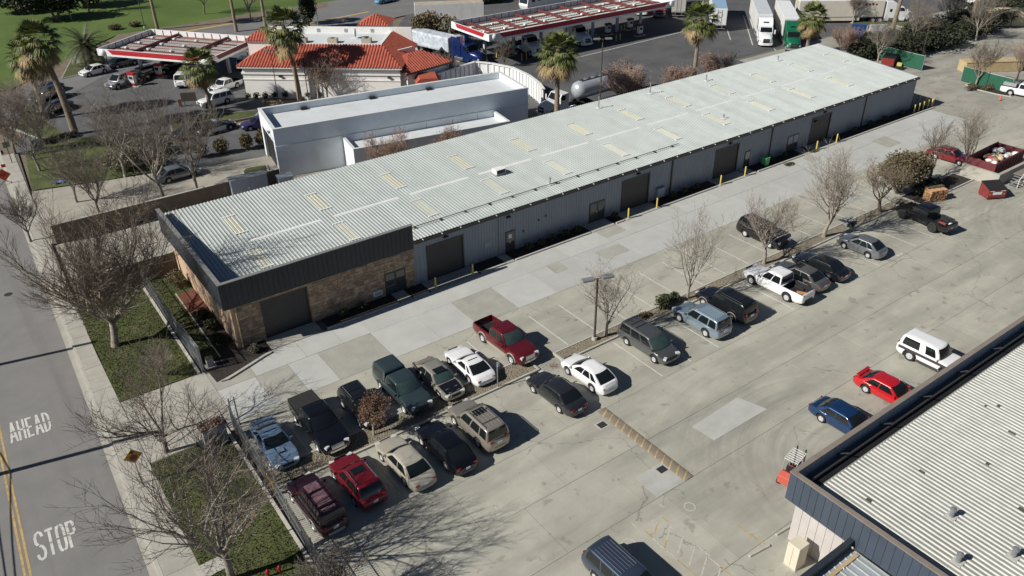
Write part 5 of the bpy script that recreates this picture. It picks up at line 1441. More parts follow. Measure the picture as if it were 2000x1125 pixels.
t, p_, g_ = suv('minivan','grey green minivan with roof rack parked tail to the island',37.5,34.7,DN+rad(1),K['greygreen'],5.05,1.93,1.72,kind='van',wsh='tealglass',rails_='blackplastic',cross=(-1.9,-1.3,-0.8),r=0.34,gloss_bump=K['greygreen'])
suv('large_suv','pale blue silver suv between the minivan and black suv',43.1,34.45,UP+rad(1),K['skyblue'],4.75,1.95,1.78,ribs=7,rails_='chrome',gloss_bump=K['skyblue'])
suv('large_suv','black suv with tan lower trim parked beside the pale blue suv',46.4,34.8,UP+rad(1),K['black2'],5.1,1.96,1.85,rails_='blackplastic',cross=(-1.6,-0.1),lower=mat('tan_trim',(0.33,0.28,0.22),0.5,0.05,2),sunroof=True)
t, zb, bb = pickup('pickup_truck','white crew cab pickup with dark open bed',52.35,34.35,UP+rad(2),K['white'],5.95,2.02,1.93,bed='open',chrome=False,rim='rim',r=0.41)
obj('cargo_board', MB().obox((-2.2,-0.2,zb*0.5+0.1),(0.8,0.28,0.1),0.5), mat('orange_board',(0.55,0.24,0.09),0.7,0.1,4), t); obj('cargo_strap', MB().obox((-1.6,0.35,zb*0.5+0.08),(0.3,0.1,0.1),0.9), M['plate'], t)
sedan('sedan','taupe grey sedan with sunroof beside the white pickup',55.15,34.15,UP+rad(2),K['grey'],4.85,1.83,1.46,sunroof=True)
sedan('sedan','glossy black sedan right of the taupe sedan',57.95,34.1,UP+rad(2),K['black2'],4.85,1.84,1.47)
sedan('hatchback','small steel grey hatchback parked alone in the lower row',64.1,34.15,UP+rad(2),K['steel'],4.2,1.72,1.52,'hatch',r=0.31)
t, zb, bb = pickup('pickup_truck','lifted black pickup with big tyres near the wood stack',73.9,33.75,UP-rad(8),K['black'],5.7,2.0,2.05,bed='open',chrome=False,rim='darkrim',r=0.50,lift=0.28)
obj('cargo_bag', MB().obox((-1.9,0.1,zb*0.66+0.08),(0.7,0.35,0.15),0.2), mat('red_cloth',(0.35,0.07,0.05),0.8,0.2,4), t, bevel=0.04); obj('cargo_box', MB().obox((-2.45,-0.4,zb*0.66+0.1),(0.35,0.25,0.2),0.4), M['whitepaint'], t, bevel=0.03)
sedan('sedan','dark red sedan under the bare tree near the skip container',91.3,40.9,DN+rad(4),K['red'],4.8,1.84,1.44,glass='carglass')
# ---- beside the near right building
sedan('sedan','deep blue sedan half hidden behind the near parapet',41.75,20.4,DN+rad(1),K['blue'],4.75,1.83,1.45)
sedan('sedan','bright red sedan with spoiler behind the near parapet',46.9,20.55,DN+rad(2),K['brightred'],4.55,1.76,1.40,spoiler=True)
t, p_, g_ = suv('off_roader','white topped two tone off-roader behind the near parapet',52.95,20.85,DN+rad(2),K['white'],4.7,1.98,1.88,lower=mat('dark_two_tone',(0.05,0.045,0.045),0.5,0.05,2),r=0.42,kind='bronco')
for s in (1,-1): obj('two_tone_band', MB().box(-2.2,2.0,s*0.985-0.008,s*0.985+0.008,0.78,1.0), MATS['dark_two_tone'], t)
t, p_, g_ = suv('minivan','slate blue minivan with ribbed roof at the bottom edge',G(1222,1128,0.9).x,G(1222,1128,0.9).y,DN+rad(1.5),K['navy'],5.1,1.95,1.80,kind='van',ribs=6,r=0.35,rails_=None,gloss_bump=K['navy'])
# white work truck at the right edge
t, zb, bb = pickup('pickup_truck','white utility pickup with grey bed box at the right edge',G(2000,188).x,G(2000,188).y,DN+rad(10),K['white'],5.9,2.0,1.85,bed='tonneau',chrome=False,group='pickups parked in the lot')
obj('tool_box', MB().box(bb[0]+0.05,bb[1]-0.2,-0.7,0.7,zb+0.06,zb+0.5), M['greypaint'], t, bevel=0.03)
# ---- cars on the forecourt and behind the car wash
def at(u,v,z=0.7): q = G(u,v,z); return q.x, q.y
def far_sedan(u,v,yaw,lb,c,kind='sedan',**k):
    x,y = at(u,v); return sedan(k.pop('nm','sedan'),lb,x,y,yaw,c,kind=kind,group='cars on the forecourts',**k)
def far_suv(u,v,yaw,lb,c,**k):
    x,y = at(u,v); return suv(k.pop('nm','suv'),lb,x,y,yaw,c,group='cars on the forecourts',**k)
far_sedan(184,136,rad(196),'white hatchback left of the fuel canopy',K['white'],'hatch',L=4.3)
far_sedan(240,120,rad(10),'dark blue sedan under the left end of the fuel canopy',K['navy'])
far_suv(237,158,rad(210),'silver van with pale roof at the near fuel pump',K['silver'],kind='van',L=4.9,H=1.9)
far_suv(296,140,rad(20),'black suv at the middle fuel pump',K['black'])
far_sedan(335,125,rad(15),'dark grey sedan under the middle of the fuel canopy',K['charcoal'])
far_suv(360,155,rad(60),'white delivery van beside the small palm',K['white'],kind='van',L=5.0,H=2.1)
x,y = at(440,166); pickup('pickup_truck','white pickup with open bed in front of the restaurant end',x,y,rad(205),K['white'],5.3,1.85,1.7,cab='crew',chrome=False,group='cars on the forecourts')
far_suv(421,194,rad(187),'white suv driving past the small palm',K['white'],L=4.8)
far_sedan(92,172,rad(215),'dark grey car in the shade left of the forecourt, farthest of three',K['charcoal'])
far_suv(92,186,rad(215),'black suv in the shade left of the forecourt, middle of three',K['black'])
far_sedan(108,208,rad(215),'black sedan in the shade left of the forecourt, nearest of three',K['black2'])
far_sedan(372,253,rad(190),'black sedan under the bare tree behind the clipped shrubs',K['black2'])
t, p_, g_ = far_sedan(422,246,rad(12),'black and white patrol sedan parked behind the clipped shrubs',K['black'])
for s in (1,-1): obj('white_door', MB().box(-0.95,0.85,s*0.912-0.012,s*0.912+0.012,0.32,0.86), M['whitepaint'], t)
obj('light_bar', MB().box(-0.25,0.05,-0.5,0.5,1.45,1.55), M['bluepaint'], t)
far_sedan(346,336,rad(4),'grey sedan driving on the rear lane below the bare trees',K['steel'])
far_sedan(507,238,rad(175),'blue violet car at the corner of the car wash',paint('violet',(0.06,0.045,0.16),0.4,0.3))
far_sedan(752,-2,rad(15),'sky blue car on the far street at the top edge',paint('sky',(0.12,0.30,0.42),0.3,0.3))
far_suv(478,122,rad(60),'silver suv in the shade behind the left end of the restaurant',K['silver'])
# ================================================================== HEAVY TRUCKS
def dual(t, x, W, r=0.5, rimm='rim'):
    tm, rm = wheel_mesh(r, 0.5, M[rimm])
    for s in (1,-1):
        o = link('wheel', tm, t); o.location = (x, s*(W/2-0.27), r)
        if s > 0: o.rotation_euler = (0,0,PI)
        link('rim', rm, o)
def tractor_parts(t, m, x0=0.0, sleeper=True, roof=3.85, day=False):
    """conventional tractor, nose at x0+3.9"""
    W = 2.45
    hood = MB()
    sec = [(x0+1.75,1.16,0.72,2.02),(x0+2.6,1.10,0.72,1.92),(x0+3.4,1.00,0.72,1.72),(x0+3.78,0.86,0.74,1.50),(x0+3.9,0.66,0.80,1.25)]
    rows = [[(x,w*a,z0+(z1-z0)*b) for a,b in ((0.96,0),(1.0,0.35),(0.98,0.72),(0.80,0.95),(0.4,1.0),(0,1.02))] for x,w,z0,z1 in sec]
    for s in (1,-1): hood.grid([[(p[0],p[1]*s,p[2]) for p in r_] for r_ in rows],0,s>0)
    e = rows[-1]; hood.poly([p for p in e][::-1]+[(p[0],-p[1],p[2]) for p in e[:-1]])
    obj('hood', hood, m, t, smooth=45)
    cabp = [(x0+0.0,0.62),(x0+1.85,0.62),(x0+1.85,1.98),(x0+1.28,2.78),(x0+0.0,2.86)]
    obj('cab', MB().side(cabp,-1.12,1.12), m, t, bevel=0.09)
    if not day:
        slp = [(x0-2.1,0.62),(x0+0.02,0.62),(x0+0.02,2.84),(x0+0.55,2.80),(x0-0.4,roof-0.25),(x0-0.9,roof),(x0-2.1,roof)]
        obj('sleeper', MB().side(slp,-1.2,1.2), m, t, bevel=0.10)
        for s in (1,-1): obj('sleeper_window', MB().box(x0-1.3,x0-0.85,s*1.205-0.008,s*1.205+0.008,1.95,2.45), M['carglass'], t)
        obj('roof_window', MB().obox((x0+0.10,0,(2.80+roof-0.25)/2+0.06),(0.03,0.9,0.22),0,rad(-50)), M['carglass'], t)
    wsx = (x0+1.60, (1.98+2.78)/2)
    obj('windscreen', MB().add([(x0+1.86,-0.98,2.05),(x0+1.86,0.98,2.05),(x0+1.345,0.92,2.72),(x0+1.345,-0.92,2.72)],[(0,1,2,3)]), M['carglass'], t)
    for s in (1,-1):
        obj('side_window', MB().add([(x0+1.62,s*1.13,2.02),(x0+0.6,s*1.13,2.02),(x0+0.6,s*1.13,2.62),(x0+1.22,s*1.13,2.62)],[(0,1,2,3) if s<0 else (3,2,1,0)]), M['carglass'], t)
        obj('headlight', MB().obox((x0+3.62,s*0.93,1.02),(0.3,0.22,0.24),s*rad(-20)), M['clearlamp'], t, bevel=0.03)
        obj('mirror', MB().box(x0+1.75,x0+1.85,s*1.42-0.12,s*1.42+0.12,1.75,2.45), m, t, bevel=0.03)
        obj('fuel_tank', MB().lathe([(0,-0.9),(0.33,-0.88),(0.33,0.88),(0,0.9)],14,'x',(x0-0.4,s*0.98,0.62)), M['chrome'], t, smooth=40)
        obj('fairing', MB().box(x0-2.0,x0+1.7,s*1.14-0.04,s*1.14+0.04,0.38,0.72), m, t)
    obj('grille', MB().obox((x0+3.93,0,1.12),(0.06,1.05,0.62),0,rad(-6)), M['blackplastic'], t, bevel=0.03)
    obj('grille_badge', MB().obox((x0+3.975,0,1.12),(0.02,0.9,0.07),0,rad(-35)), M['chrome'], t)
    obj('front_bumper', MB().prism([(x0+3.5,-1.2),(x0+3.95,-1.0),(x0+4.08,-0.5),(x0+4.08,0.5),(x0+3.95,1.0),(x0+3.5,1.2)],0.36,0.72), m if day else M['whitepaint'] if m.name.endswith('white') else M['chrome'], t, bevel=0.04)
    obj('chassis', MB().box(x0-4.6,x0+3.4,-0.42,0.42,0.55,0.85), M['under'], t)
    tm, rm = wheel_mesh(0.5, 0.3, M['rim'])
    for s in (1,-1):
        o = link('wheel', tm, t); o.location = (x0+2.85,s*1.02,0.5)
        if s > 0: o.rotation_euler = (0,0,PI)
        link('rim', rm, o)
        obj('mudguard', MB().tube([(x0+2.85+0.62*math.cos(a),s*1.04,0.5+0.62*math.sin(a)) for a in [PI*i/8 for i in range(9)]],0.07,5), m, t)
    dual(t, x0-2.75, W); dual(t, x0-4.05, W)
def trailer_parts(t, x0, L, m, roofm=None, skirt=True, tarp=None):
    """box trailer whose front wall stands at x0 and which runs back along -x"""
    obj('trailer_box', MB().box(x0-L,x0,-1.28,1.28,1.15,4.0), m, t, bevel=0.03)
    obj('trailer_roof', MB().box(x0-L+0.04,x0-0.04,-1.24,1.24,4.0,4.03), roofm or M['whitepaint'], t)
    obj('trailer_rail', MB().box(x0-L,x0,-1.3,1.3,1.05,1.16), M['steel'], t)
    for s in (1,-1):
        obj('rear_door', MB().box(x0-L-0.05,x0-L-0.005,min(s*0.02,s*1.22),max(s*0.02,s*1.22),1.22,3.9), m, t, bevel=0.01)
        obj('door_bar', MB().tube([(x0-L-0.075,s*0.35,1.3),(x0-L-0.075,s*0.35,3.8)],0.025,5), M['darksteel'], t)
        obj('taillight', MB().box(x0-L-0.06,x0-L-0.01,s*1.05-0.12,s*1.05+0.12,1.06,1.14), M['redlamp'], t)
        if skirt: obj('side_skirt', MB().box(x0-L+3.8,x0-4.2,s*1.25-0.02,s*1.25+0.02,0.45,1.06), m, t)
        obj('landing_leg', MB().box(x0-3.4,x0-3.2,s*0.7-0.08,s*0.7+0.08,0.05,1.05), M['darksteel'], t)
    obj('underride_guard', MB().box(x0-L-0.03,x0-L+0.07,-1.15,1.15,0.5,0.6).box(x0-L,x0-L+0.06,-0.65,-0.55,0.6,1.05).box(x0-L,x0-L+0.06,0.55,0.65,0.6,1.05), M['steel'], t)
    dual(t, x0-L+1.5, 2.5); dual(t, x0-L+2.75, 2.5)
TW = mat('trailer_white', (0.66,0.655,0.63), 0.5, 0.06, 1.2, coords='obj', stain=((0.42,0.40,0.35),0.6,0.56,0.5,(1,1,0.3)))
add_ribs(TW, 'X', 2.6, 0.35)
TROOF = mat('trailer_roof_blue_white', (0.55,0.58,0.60), 0.5, 0.06, 0.5)
def semi(label, x, y, yaw, cabm, boxm=None, Lt=14.4, roofm=None, tr=True, **k):
    t = thing('semi_truck', label, 'truck', (x,y,0), yaw, 'trucks in the truck lot')
    tractor_parts(t, cabm, 0.0, **k)
    if tr: trailer_parts(t, -1.9-0.55, Lt, boxm or TW, roofm)
    return t
# parked nose towards the long building, along the bay lines
ln = G(1470,88)-G(1452,30); ya = math.atan2(ln.y, ln.x)
def nose(u, v, yaw, back=3.9):
    q = G(u,v); return q.x-back*math.cos(yaw), q.y-back*math.sin(yaw)
x,y = nose(1495,93,ya); semi('white semi truck with white trailer parked beside the green truck', x,y,ya,K['white'],roofm=TROOF)
grn = paint('truckgreen',(0.008,0.13,0.065),0.1,0.35)
x,y = nose(1549,103,ya); t = semi('green semi truck with white roofed trailer beside the white truck', x,y,ya,grn)
obj('name_panel', MB().obox((0.02,0,3.20),(0.02,0.62,0.14),0,rad(-50)), mat('yellow_name_panel',(0.62,0.42,0.04),0.5,0.1,8), t)
def lone_trailer(label, u, v, yaw, L, m, roofm, off=0):
    q = G(u,v); t = thing('trailer', label, 'trailer', (q.x,q.y,0), yaw, 'trailers parked in the truck lot')
    trailer_parts(t, L, L, m, roofm); return t
t = lone_trailer('white box trailer with blue tinted roof and grey ring on its doors', 1402,62, ya+PI, 14.4, TW, mat('blue_trailer_roof',(0.28,0.42,0.58),0.4,0.05,1))
obj('ring_emblem', MB().lathe([(0.42,-0.062),(0.55,-0.062)],20,'x',(0,0,2.9)), M['greypaint'], t)
lone_trailer('grey box trailer with bare ribbed doors left of the blue roofed trailer', 1324,36, ya+PI, 13.0, mat('aluminium_trailer',(0.42,0.41,0.38),0.5,0.1,2,coords='obj'), M['whitepaint'])
x,y = nose(1287,36,ya); semi('red tractor unit under the far end of the truck canopy', x,y,ya,paint('truckred',(0.42,0.015,0.02),0.1,0.3),tr=False)
x,y = nose(1252,32,ya); semi('white tractor unit left of the red tractor under the canopy', x,y,ya,K['offwhite'],tr=False)
# truck fuelling lanes: nose to the camera, across the canopy
yb = math.atan2(-1.0,-0.12)-rad(0)
x,y = nose(1053,112,yb); semi('white day cab tractor fuelling behind the large palm', x,y,yb,K['white'],tr=False,day=True)
x,y = nose(1148,92,yb); semi('white long nosed tractor fuelling under the truck canopy', x,y,yb,K['white'],tr=False)
x,y = nose(945,128,yb+0.35); t = semi('dark blue tractor with tarped load left of the truck canopy', x,y,yb+0.35,paint('truckblue',(0.012,0.030,0.13),0.3,0.25),tr=False)
obj('tarped_load', MB().box(-11.5,-2.6,-1.25,1.25,1.1,3.5), mat('silver_tarp',(0.50,0.55,0.60),0.45,0.3,1.5,bump=0.8,bscale=2), t, bevel=0.3)
dual(t,-10.2,2.5); dual(t,-9.0,2.5)
# long truck crossing at the top right
q0, q1 = G(1690,38), G(1790,34); yc = math.atan2(q1.y-q0.y,q1.x-q0.x)
yc = rad(-36)
q = G(1762,44); t = semi('long white semi truck passing the far planted island', q.x-0.5, q.y+1.8, yc, K['white'], mat('cream_trailer',(0.60,0.56,0.47),0.55,0.06,1,coords='obj'), 15.5)
for i in range(7): obj('letter_foot', MB().box(-7.9+i*0.62,-7.55+i*0.62,-1.3,-1.283,3.15,3.55 if i % 2 else 3.45), mat('maroon_lettering',(0.22,0.03,0.03),0.5,0.1,3), t)
# tanker waiting behind the long building
t = thing('tanker_truck','white and silver tanker truck behind the long building','truck',(66.8,81.0,0),rad(183),'trucks in the truck lot')
tractor_parts(t, K['offwhite'], 0.0, day=True)
tank = obj('tank', MB().lathe([(0.0,-15.5),(0.5,-15.42),(0.9,-15.2),(1.15,-14.7),(1.22,-8.5),(1.22,-3.0),(1.12,-2.45),(0.8,-2.1),(0.4,-1.95),(0,-1.9)],20,'x',(0,0,2.35)), mat('polished_tank',(0.62,0.66,0.70),0.25,0.06,1,metal=0.5), t, smooth=50)
for x in (-4.0,-5.4,-6.8,-10.5): obj('manhole', MB().lathe([(0.32,3.52),(0.32,3.68),(0,3.70)],12,'z',(x,0,0)), M['steel'], t)
obj('catwalk', MB().box(-13,-3,-0.35,0.35,3.55,3.6), M['darksteel'], t)
dual(t,-13.6,2.5); dual(t,-12.4,2.5)
# blue tractor and the upright white sleeper panel by the far gate
q = G(1680,100); t = semi('deep blue tractor unit beyond the far gable of the long building', q.x, q.y+1.2, rad(205), paint('truckblue2',(0.015,0.055,0.16),0.3,0.25), tr=False)
q = G(1708,88); t = thing('upright_pallet','white slatted panel standing behind the blue tractor','panel',(q.x,q.y,0),rad(-30))
obj('panel', MB().box(-1.5,1.5,-0.08,0.08,1.0,3.4), M['whitepaint'], t)
for i in range(3): obj('opening', MB().box(-0.3+i*0.35,-0.1+i*0.35,-0.1,-0.081,1.9,2.3), M['darksteel'], t)
obj('stand', MB().box(-1.3,-1.2,-0.1,0.1,0,1.0).box(1.2,1.3,-0.1,0.1,0,1.0), M['darksteel'], t)
# motorhome, container and van at the top
q = G(1040,26); t = thing('motorhome','white motorhome parked beyond the truck canopy','motorhome',(q.x+4.5,q.y+2.5,0),rad(188))
obj('body', MB().side([(-5.6,0.5),(5.2,0.5),(5.6,1.3),(5.2,3.2),(-5.6,3.2)],-1.22,1.22), M['whitepaint'], t, bevel=0.12)
obj('windscreen', MB().obox((5.42,0,2.25),(0.05,2.1,1.1),0,rad(-12)), M['carglass'], t)
for x in (3.9,2.2,0.3,-2.2):
    for s in (1,-1): obj('window', MB().box(x-0.45,x+0.45,s*1.23-0.01,s*1.23+0.01,1.9,2.5), M['carglass'], t)
for x in (3.6,-3.0): dual(t,x,2.4,0.42)
obj('roof_unit', MB().box(-1.2,-0.2,-0.4,0.4,3.2,3.45), M['offwhite'], t, bevel=0.05)
q = G(842,50); t = thing('box_container','long white container standing beside the far street','container',(q.x+5.0,q.y+1.5,0),rad(-28))
obj('box', MB().box(-6.5,6.5,-1.25,1.25,0.3,3.3), TW, t, bevel=0.03); obj('roof_sheet', MB().box(-6.4,6.4,-1.2,1.2,3.3,3.34), mat('rusty_cream',(0.42,0.36,0.27),0.8,0.2,1), t)
obj('end_door', MB().box(6.51,6.56,-1.15,1.15,0.4,3.2), mat('grey_blue_door',(0.16,0.19,0.25),0.6), t); obj('skid', MB().box(-6.3,6.3,-1.1,-0.9,0,0.3).box(-6.3,6.3,0.9,1.1,0,0.3), M['darksteel'], t)
q = G(980,10); t = thing('box_trailer','grey trailer parked at the top edge near the hedge','trailer',(q.x+2,q.y+5,0),rad(190)); trailer_parts(t,6.5,13.0,mat('aluminium_trailer',(0.42,0.41,0.38)),M['whitepaint'])
q = G(1900,14); t = semi('white tractor unit at the top right between bare trees', q.x+3, q.y+2, rad(-120), K['offwhite'], tr=False)

# ================================================================== OTHER THINGS OF THE LOT
# lamp post on the island, with two flood heads
def lamp_post(label, x, y, h, heads, m='pole', group='lamp posts', rz=0.0, s=1.0):
    t = thing('lamp_post', label, 'lamp post', (x,y,0), rz, group)
    obj('pole', MB().tube([(0,0,0),(0,0,h)],[0.09*s,0.07*s],10), M[m], t, smooth=50)
    obj('footing', MB().lathe([(0.22,0),(0.22,0.35),(0,0.36)],14), M['kerb'], t)
    for dx, dy in heads:
        d = Vector((dx,dy,0)); an = math.atan2(dy,dx)
        obj('arm', MB().tube([(0,0,h-0.05),(dx*0.5,dy*0.5,h)],0.035,6), M[m], t)
        hd = obj('lamp_head', MB().obox((dx*0.95,dy*0.95,h+0.02),(0.85*s,0.45*s,0.17),an), M['steel'], t, bevel=0.03)
        obj('lens', MB().obox((dx*0.95,dy*0.95,h-0.075),(0.7*s,0.36*s,0.02),an), M['clearlamp'], hd)
lamp_post('brown lamp post with two box heads on the parking island',35.0,37.95,5.6,((0.8,-0.25),(-0.8,0.25)),s=1.08)
q = GY(1174,150,78.0); lamp_post('tall lamp post with two white heads behind the roof edge',q.x,78.0,9.6,((0.7,-0.4),(-0.7,0.4)))
q = G(545,203); lamp_post('thin dark lamp post standing on the verge before the restaurant',q.x,q.y,7.4,((0.5,-0.3),(-0.5,0.3)),s=0.7)
q = G(603,196); lamp_post('short dark lamp post beside the restaurant palm',q.x,q.y,4.6,((0.6,-0.4),),s=0.8)
q = G(283,55); lamp_post('thin lamp post at the far street left of the bare palm trunk',q.x,q.y,6.0,((0.8,-0.4),),s=0.8)
q = G(623,62); lamp_post('pale lamp post on the far street verge behind the restaurant',q.x,q.y,7.5,((-0.9,0.5),),m='steel')
q = G(1800,112); lamp_post('thin lamp post at the dark hedge by the green gate',q.x,q.y,6.2,((0.5,-0.2),),s=0.7)
q = G(140,38); t = thing('lamp_post','slanting white street light pole at the top left','lamp post',(q.x,q.y,0)); obj('pole', MB().tube([(0,0,0),(-0.3,0.2,5),(-1.6,1.2,8.0)],[0.1,0.08,0.05],8), M['steel'], t); obj('lamp_head', MB().obox((-1.9,1.4,8.0),(0.8,0.3,0.12),rad(140)), M['steel'], t)
# parking sign post on the first island
t = thing('sign_post','thin steel sign post on the gravel island','sign',(25.6,37.6,0)); obj('post', MB().box(-0.03,0.03,-0.03,0.03,0,2.3), M['steel'], t); obj('plate', MB().box(-0.03,0.16,-0.05,-0.035,1.9,2.3), M['whitepaint'], t)
# street signs
t = thing('stop_ahead_sign','amber diamond warning sign with dark red octagon on the kerb','sign',(2.5,43.0,0))
obj('post', MB().box(-0.03,0.03,-0.03,0.03,0,2.9), M['steel'], t)
obj('plate', MB().side([(-0.55,2.3),(0,1.75),(0.55,2.3),(0,2.85)],-0.06,-0.035), M['signyellow'], t)
oc = [(0.23*math.cos(PI/8+i*PI/4),2.2+0.23*math.sin(PI/8+i*PI/4)) for i in range(8)]
obj('octagon', MB().side(oc,-0.075,-0.061), mat('sign_red',(0.16,0.02,0.015),0.5), t)
obj('arrow', MB().side([(-0.05,2.5),(0.05,2.5),(0.05,2.6),(0.15,2.6),(0,2.74),(-0.15,2.6),(-0.05,2.6)],-0.075,-0.061), M['black'], t)
q = G(6,340,1.15); t = thing('roadwork_sign','orange red roadwork diamond sign on folding legs at the kerb','sign',(q.x,q.y,-0.1),rad(-8))
obj('plate', MB().side([(-0.72,1.15),(0,0.43),(0.72,1.15),(0,1.87)],-0.03,-0.01), M['orange'], t)
obj('legend', MB().side([(-0.3,1.1),(0.3,1.1),(0.3,1.16),(-0.3,1.16)],-0.036,-0.031), M['black'], t); obj('legend', MB().side([(-0.25,1.25),(0.25,1.25),(0.25,1.31),(-0.25,1.31)],-0.036,-0.031), M['black'], t)
for s in (1,-1): obj('leg', MB().tube([(0,0.02,0.5),(s*0.7,0.4,0.0)],0.025,6), M['darksteel'], t); obj('leg', MB().tube([(0,0.02,0.5),(s*0.7,-0.4,0.0)],0.025,6), M['darksteel'], t)
obj('mast', MB().tube([(0,0,0.3),(0.1,0,2.3)],0.02,6), M['steel'], t); obj('flag', MB().box(0.1,0.5,-0.01,0.01,2.0,2.35), mat('flag_red',(0.7,0.03,0.02),0.7), t)
q = G(24,318); t = thing('street_sign','grey backed traffic sign on a post at the corner walk','sign',(q.x,q.y,0),rad(20)); obj('post', MB().tube([(0,0,0),(0,0,3.0)],0.05,8), M['darksteel'], t); obj('plate', MB().box(-0.4,0.4,-0.03,0.0,1.9,2.6), M['steel'], t)
q = G(78,300); t = thing('entry_sign','blue grey sign panel with round emblem by the drive','sign',(q.x,q.y,0),rad(15)); obj('panel', MB().box(-0.55,0.55,-0.05,0.05,0.3,1.8), mat('blue_grey_panel',(0.16,0.22,0.24),0.5), t); obj('post', MB().box(-0.5,-0.42,-0.03,0.03,0,0.3), M['steel'], t); obj('post', MB().box(0.42,0.5,-0.03,0.03,0,0.3), M['steel'], t); obj('emblem', MB().lathe([(0.0,-0.062),(0.22,-0.062),(0.26,-0.056)],16,'y',(0,0,1.1)), M['darksteel'], t)
q = G(372,207); t = thing('billboard','brown framed notice board with red base near the small palm','sign',(q.x,q.y,0),rad(-25)); obj('panel', MB().box(-1.0,1.0,-0.08,0.08,0.7,1.9), M['pole'], t); obj('post', MB().box(-0.7,-0.6,-0.05,0.05,0,0.7).box(0.6,0.7,-0.05,0.05,0,0.7), M['steel'], t); obj('red_box', MB().box(-1.45,-1.1,-0.2,0.2,0,1.0), M['maroon'], t)
q = G(105,362); t = thing('yard_flag','small blue and white flag lying in the verge grass','flag',(q.x,q.y,0.05)); obj('cloth', MB().grid([[(i*0.3,j*0.25,0.1+0.12*math.sin(i*1.7+j)) for i in range(5)] for j in range(4)]), mat('blue_cloth',(0.05,0.10,0.32),0.8,0.2,3), t); obj('stick', MB().tube([(0,0,0),(1.3,0.2,0.35)],0.015,5), M['whitepaint'], t)
# orange cone, bins, skip, wood stack
t = thing('traffic_cone','orange traffic cone at the tail of the white utility pickup','cone',(G(1953,196).x,G(1953,196).y,0)); obj('cone', MB().lathe([(0.16,0.04),(0.03,0.7),(0,0.71)],12), mat('cone_orange',(0.7,0.10,0.03),0.6), t, smooth=40); obj('base', MB().box(-0.2,0.2,-0.2,0.2,0,0.04), M['black'], t)
t = thing('dumpster','dark red dumpster with black ribbed lid and white label','dumpster',(85.3,33.0,0),rad(-18)+PI/2-PI/2)
obj('body', MB().side([(-0.75,0.15),(0.75,0.15),(0.75,1.05),(-0.75,1.45)],-1.0,1.0), mat('dumpster_red',(0.22,0.03,0.03),0.6,0.15,2), t, bevel=0.03)
t.rotation_euler = (0,0,rad(-118))
ld = obj('lid', MB().obox((0,0,1.30),(1.62,2.05,0.06),0,rad(15)), M['blackplastic'], t)
for i in range(9): obj('lid_rib', MB().obox((0,-0.9+i*0.225,1.35),(1.6,0.05,0.04),0,rad(15)), M['blackplastic'], ld)
obj('label', MB().box(0.751,0.765,-0.5,0.5,0.55,0.85), M['whitepaint'], t)
for s in (1,-1):
    obj('reflector', MB().box(0.751,0.77,s*0.78-0.1,s*0.78+0.1,0.55,0.65), M['amber'], t); obj('sticker', MB().box(0.751,0.763,s*0.62-0.25,s*0.62+0.25,0.93,0.99), M['whitepaint'], t)
    for x in (-0.6,0.6): obj('caster', MB().lathe([(0,-0.03),(0.09,-0.03),(0.09,0.03),(0,0.03)],10,'y',(x,s*0.85,0.09)), M['tyre'], t)
# skip container full of bags behind a concrete wall
t = thing('skip_container','long maroon open skip heaped with bags at the right edge','skip',(92.6,36.6,0),rad(2))
mr = mat('skip_maroon',(0.14,0.03,0.035),0.6,0.2,1.5)
obj('floor', MB().box(-3.4,3.4,-1.5,1.5,0.2,0.35), mr, t)
for (a,b,c,d) in ((-3.4,3.4,-1.5,-1.4),(-3.4,3.4,1.4,1.5),(-3.4,-3.3,-1.4,1.4),(3.3,3.4,-1.4,1.4)): obj('side_panel', MB().box(a,b,c,d,0.35,1.9), mr, t)
for i in range(9):
    for y in (-1.54,1.5): obj('side_rib', MB().box(-3.1+i*0.77,-3.0+i*0.77,y,y+0.04,0.35,1.85), mr, t)
obj('end_rail', MB().box(-3.45,3.45,-1.55,-1.4,1.9,1.98).box(-3.45,3.45,1.4,1.55,1.9,1.98), mr, t)
r = random.Random(9)
bagc = [M['whitepaint'],M['whitepaint'],mat('tan_bag',(0.5,0.40,0.26),0.7),mat('brown_bag',(0.30,0.2,0.12),0.7),mat('pink_bag',(0.6,0.09,0.14),0.6)]
for i in range(26):
    s = r.uniform(.25,.5); c = (r.uniform(-2.6,2.9),r.uniform(-1.0,1.0),1.2+r.uniform(0,.5)); mb = MB()
    n1, n2 = 6, 8; rows = []
    for a in range(n1+1):
        ph = PI*a/n1; rows.append([(c[0]+s*math.sin(ph)*math.cos(2*PI*b/n2)*r.uniform(.8,1.2),c[1]+s*math.sin(ph)*math.sin(2*PI*b/n2)*r.uniform(.8,1.2),c[2]+s*.7*math.cos(ph)) for b in range(n2+1)])
    for rr in rows: rr[-1] = rr[0]
    o = obj('rubbish_bag', mb.grid(rows), bagc[4] if i == 3 else r.choice(bagc[:4]), smooth=70)
    M_ = t.matrix_basis if False else Matrix.Translation((92.6,36.6,0))
    o.location = (92.6,36.6,0)
    where = ['at the near left corner','against the near long side','in the middle of the heap','against the far long side','at the right end'][i%5]
    tag(o, 'crumpled rubbish bag in the heap of the maroon skip', 'bag', 'rubbish bags in the skip')
t = thing('loading_wall','grey concrete loading ramp wall in front of the maroon skip','wall',(0,0,0))
obj('end_wall', MB().prism([(88.2,33.9),(88.5,33.9),(88.5,38.0),(88.2,38.0)],-0.1,1.35), M['walk'], t); obj('side_wall', MB().prism([(88.5,33.9),(98,33.9),(98,34.25),(88.5,34.25)],-0.1,1.35), M['walk'], t)
t = thing('steps_with_handrail','small steel platform stair with white handrails by the ramp wall','stairs',(90.4,32.9,0))
for i in range(4): obj('tread', MB().box(-0.9+i*0.28,-0.62+i*0.28,-0.5,0.5,0.18+i*0.22,0.22+i*0.22), M['steel'], t)
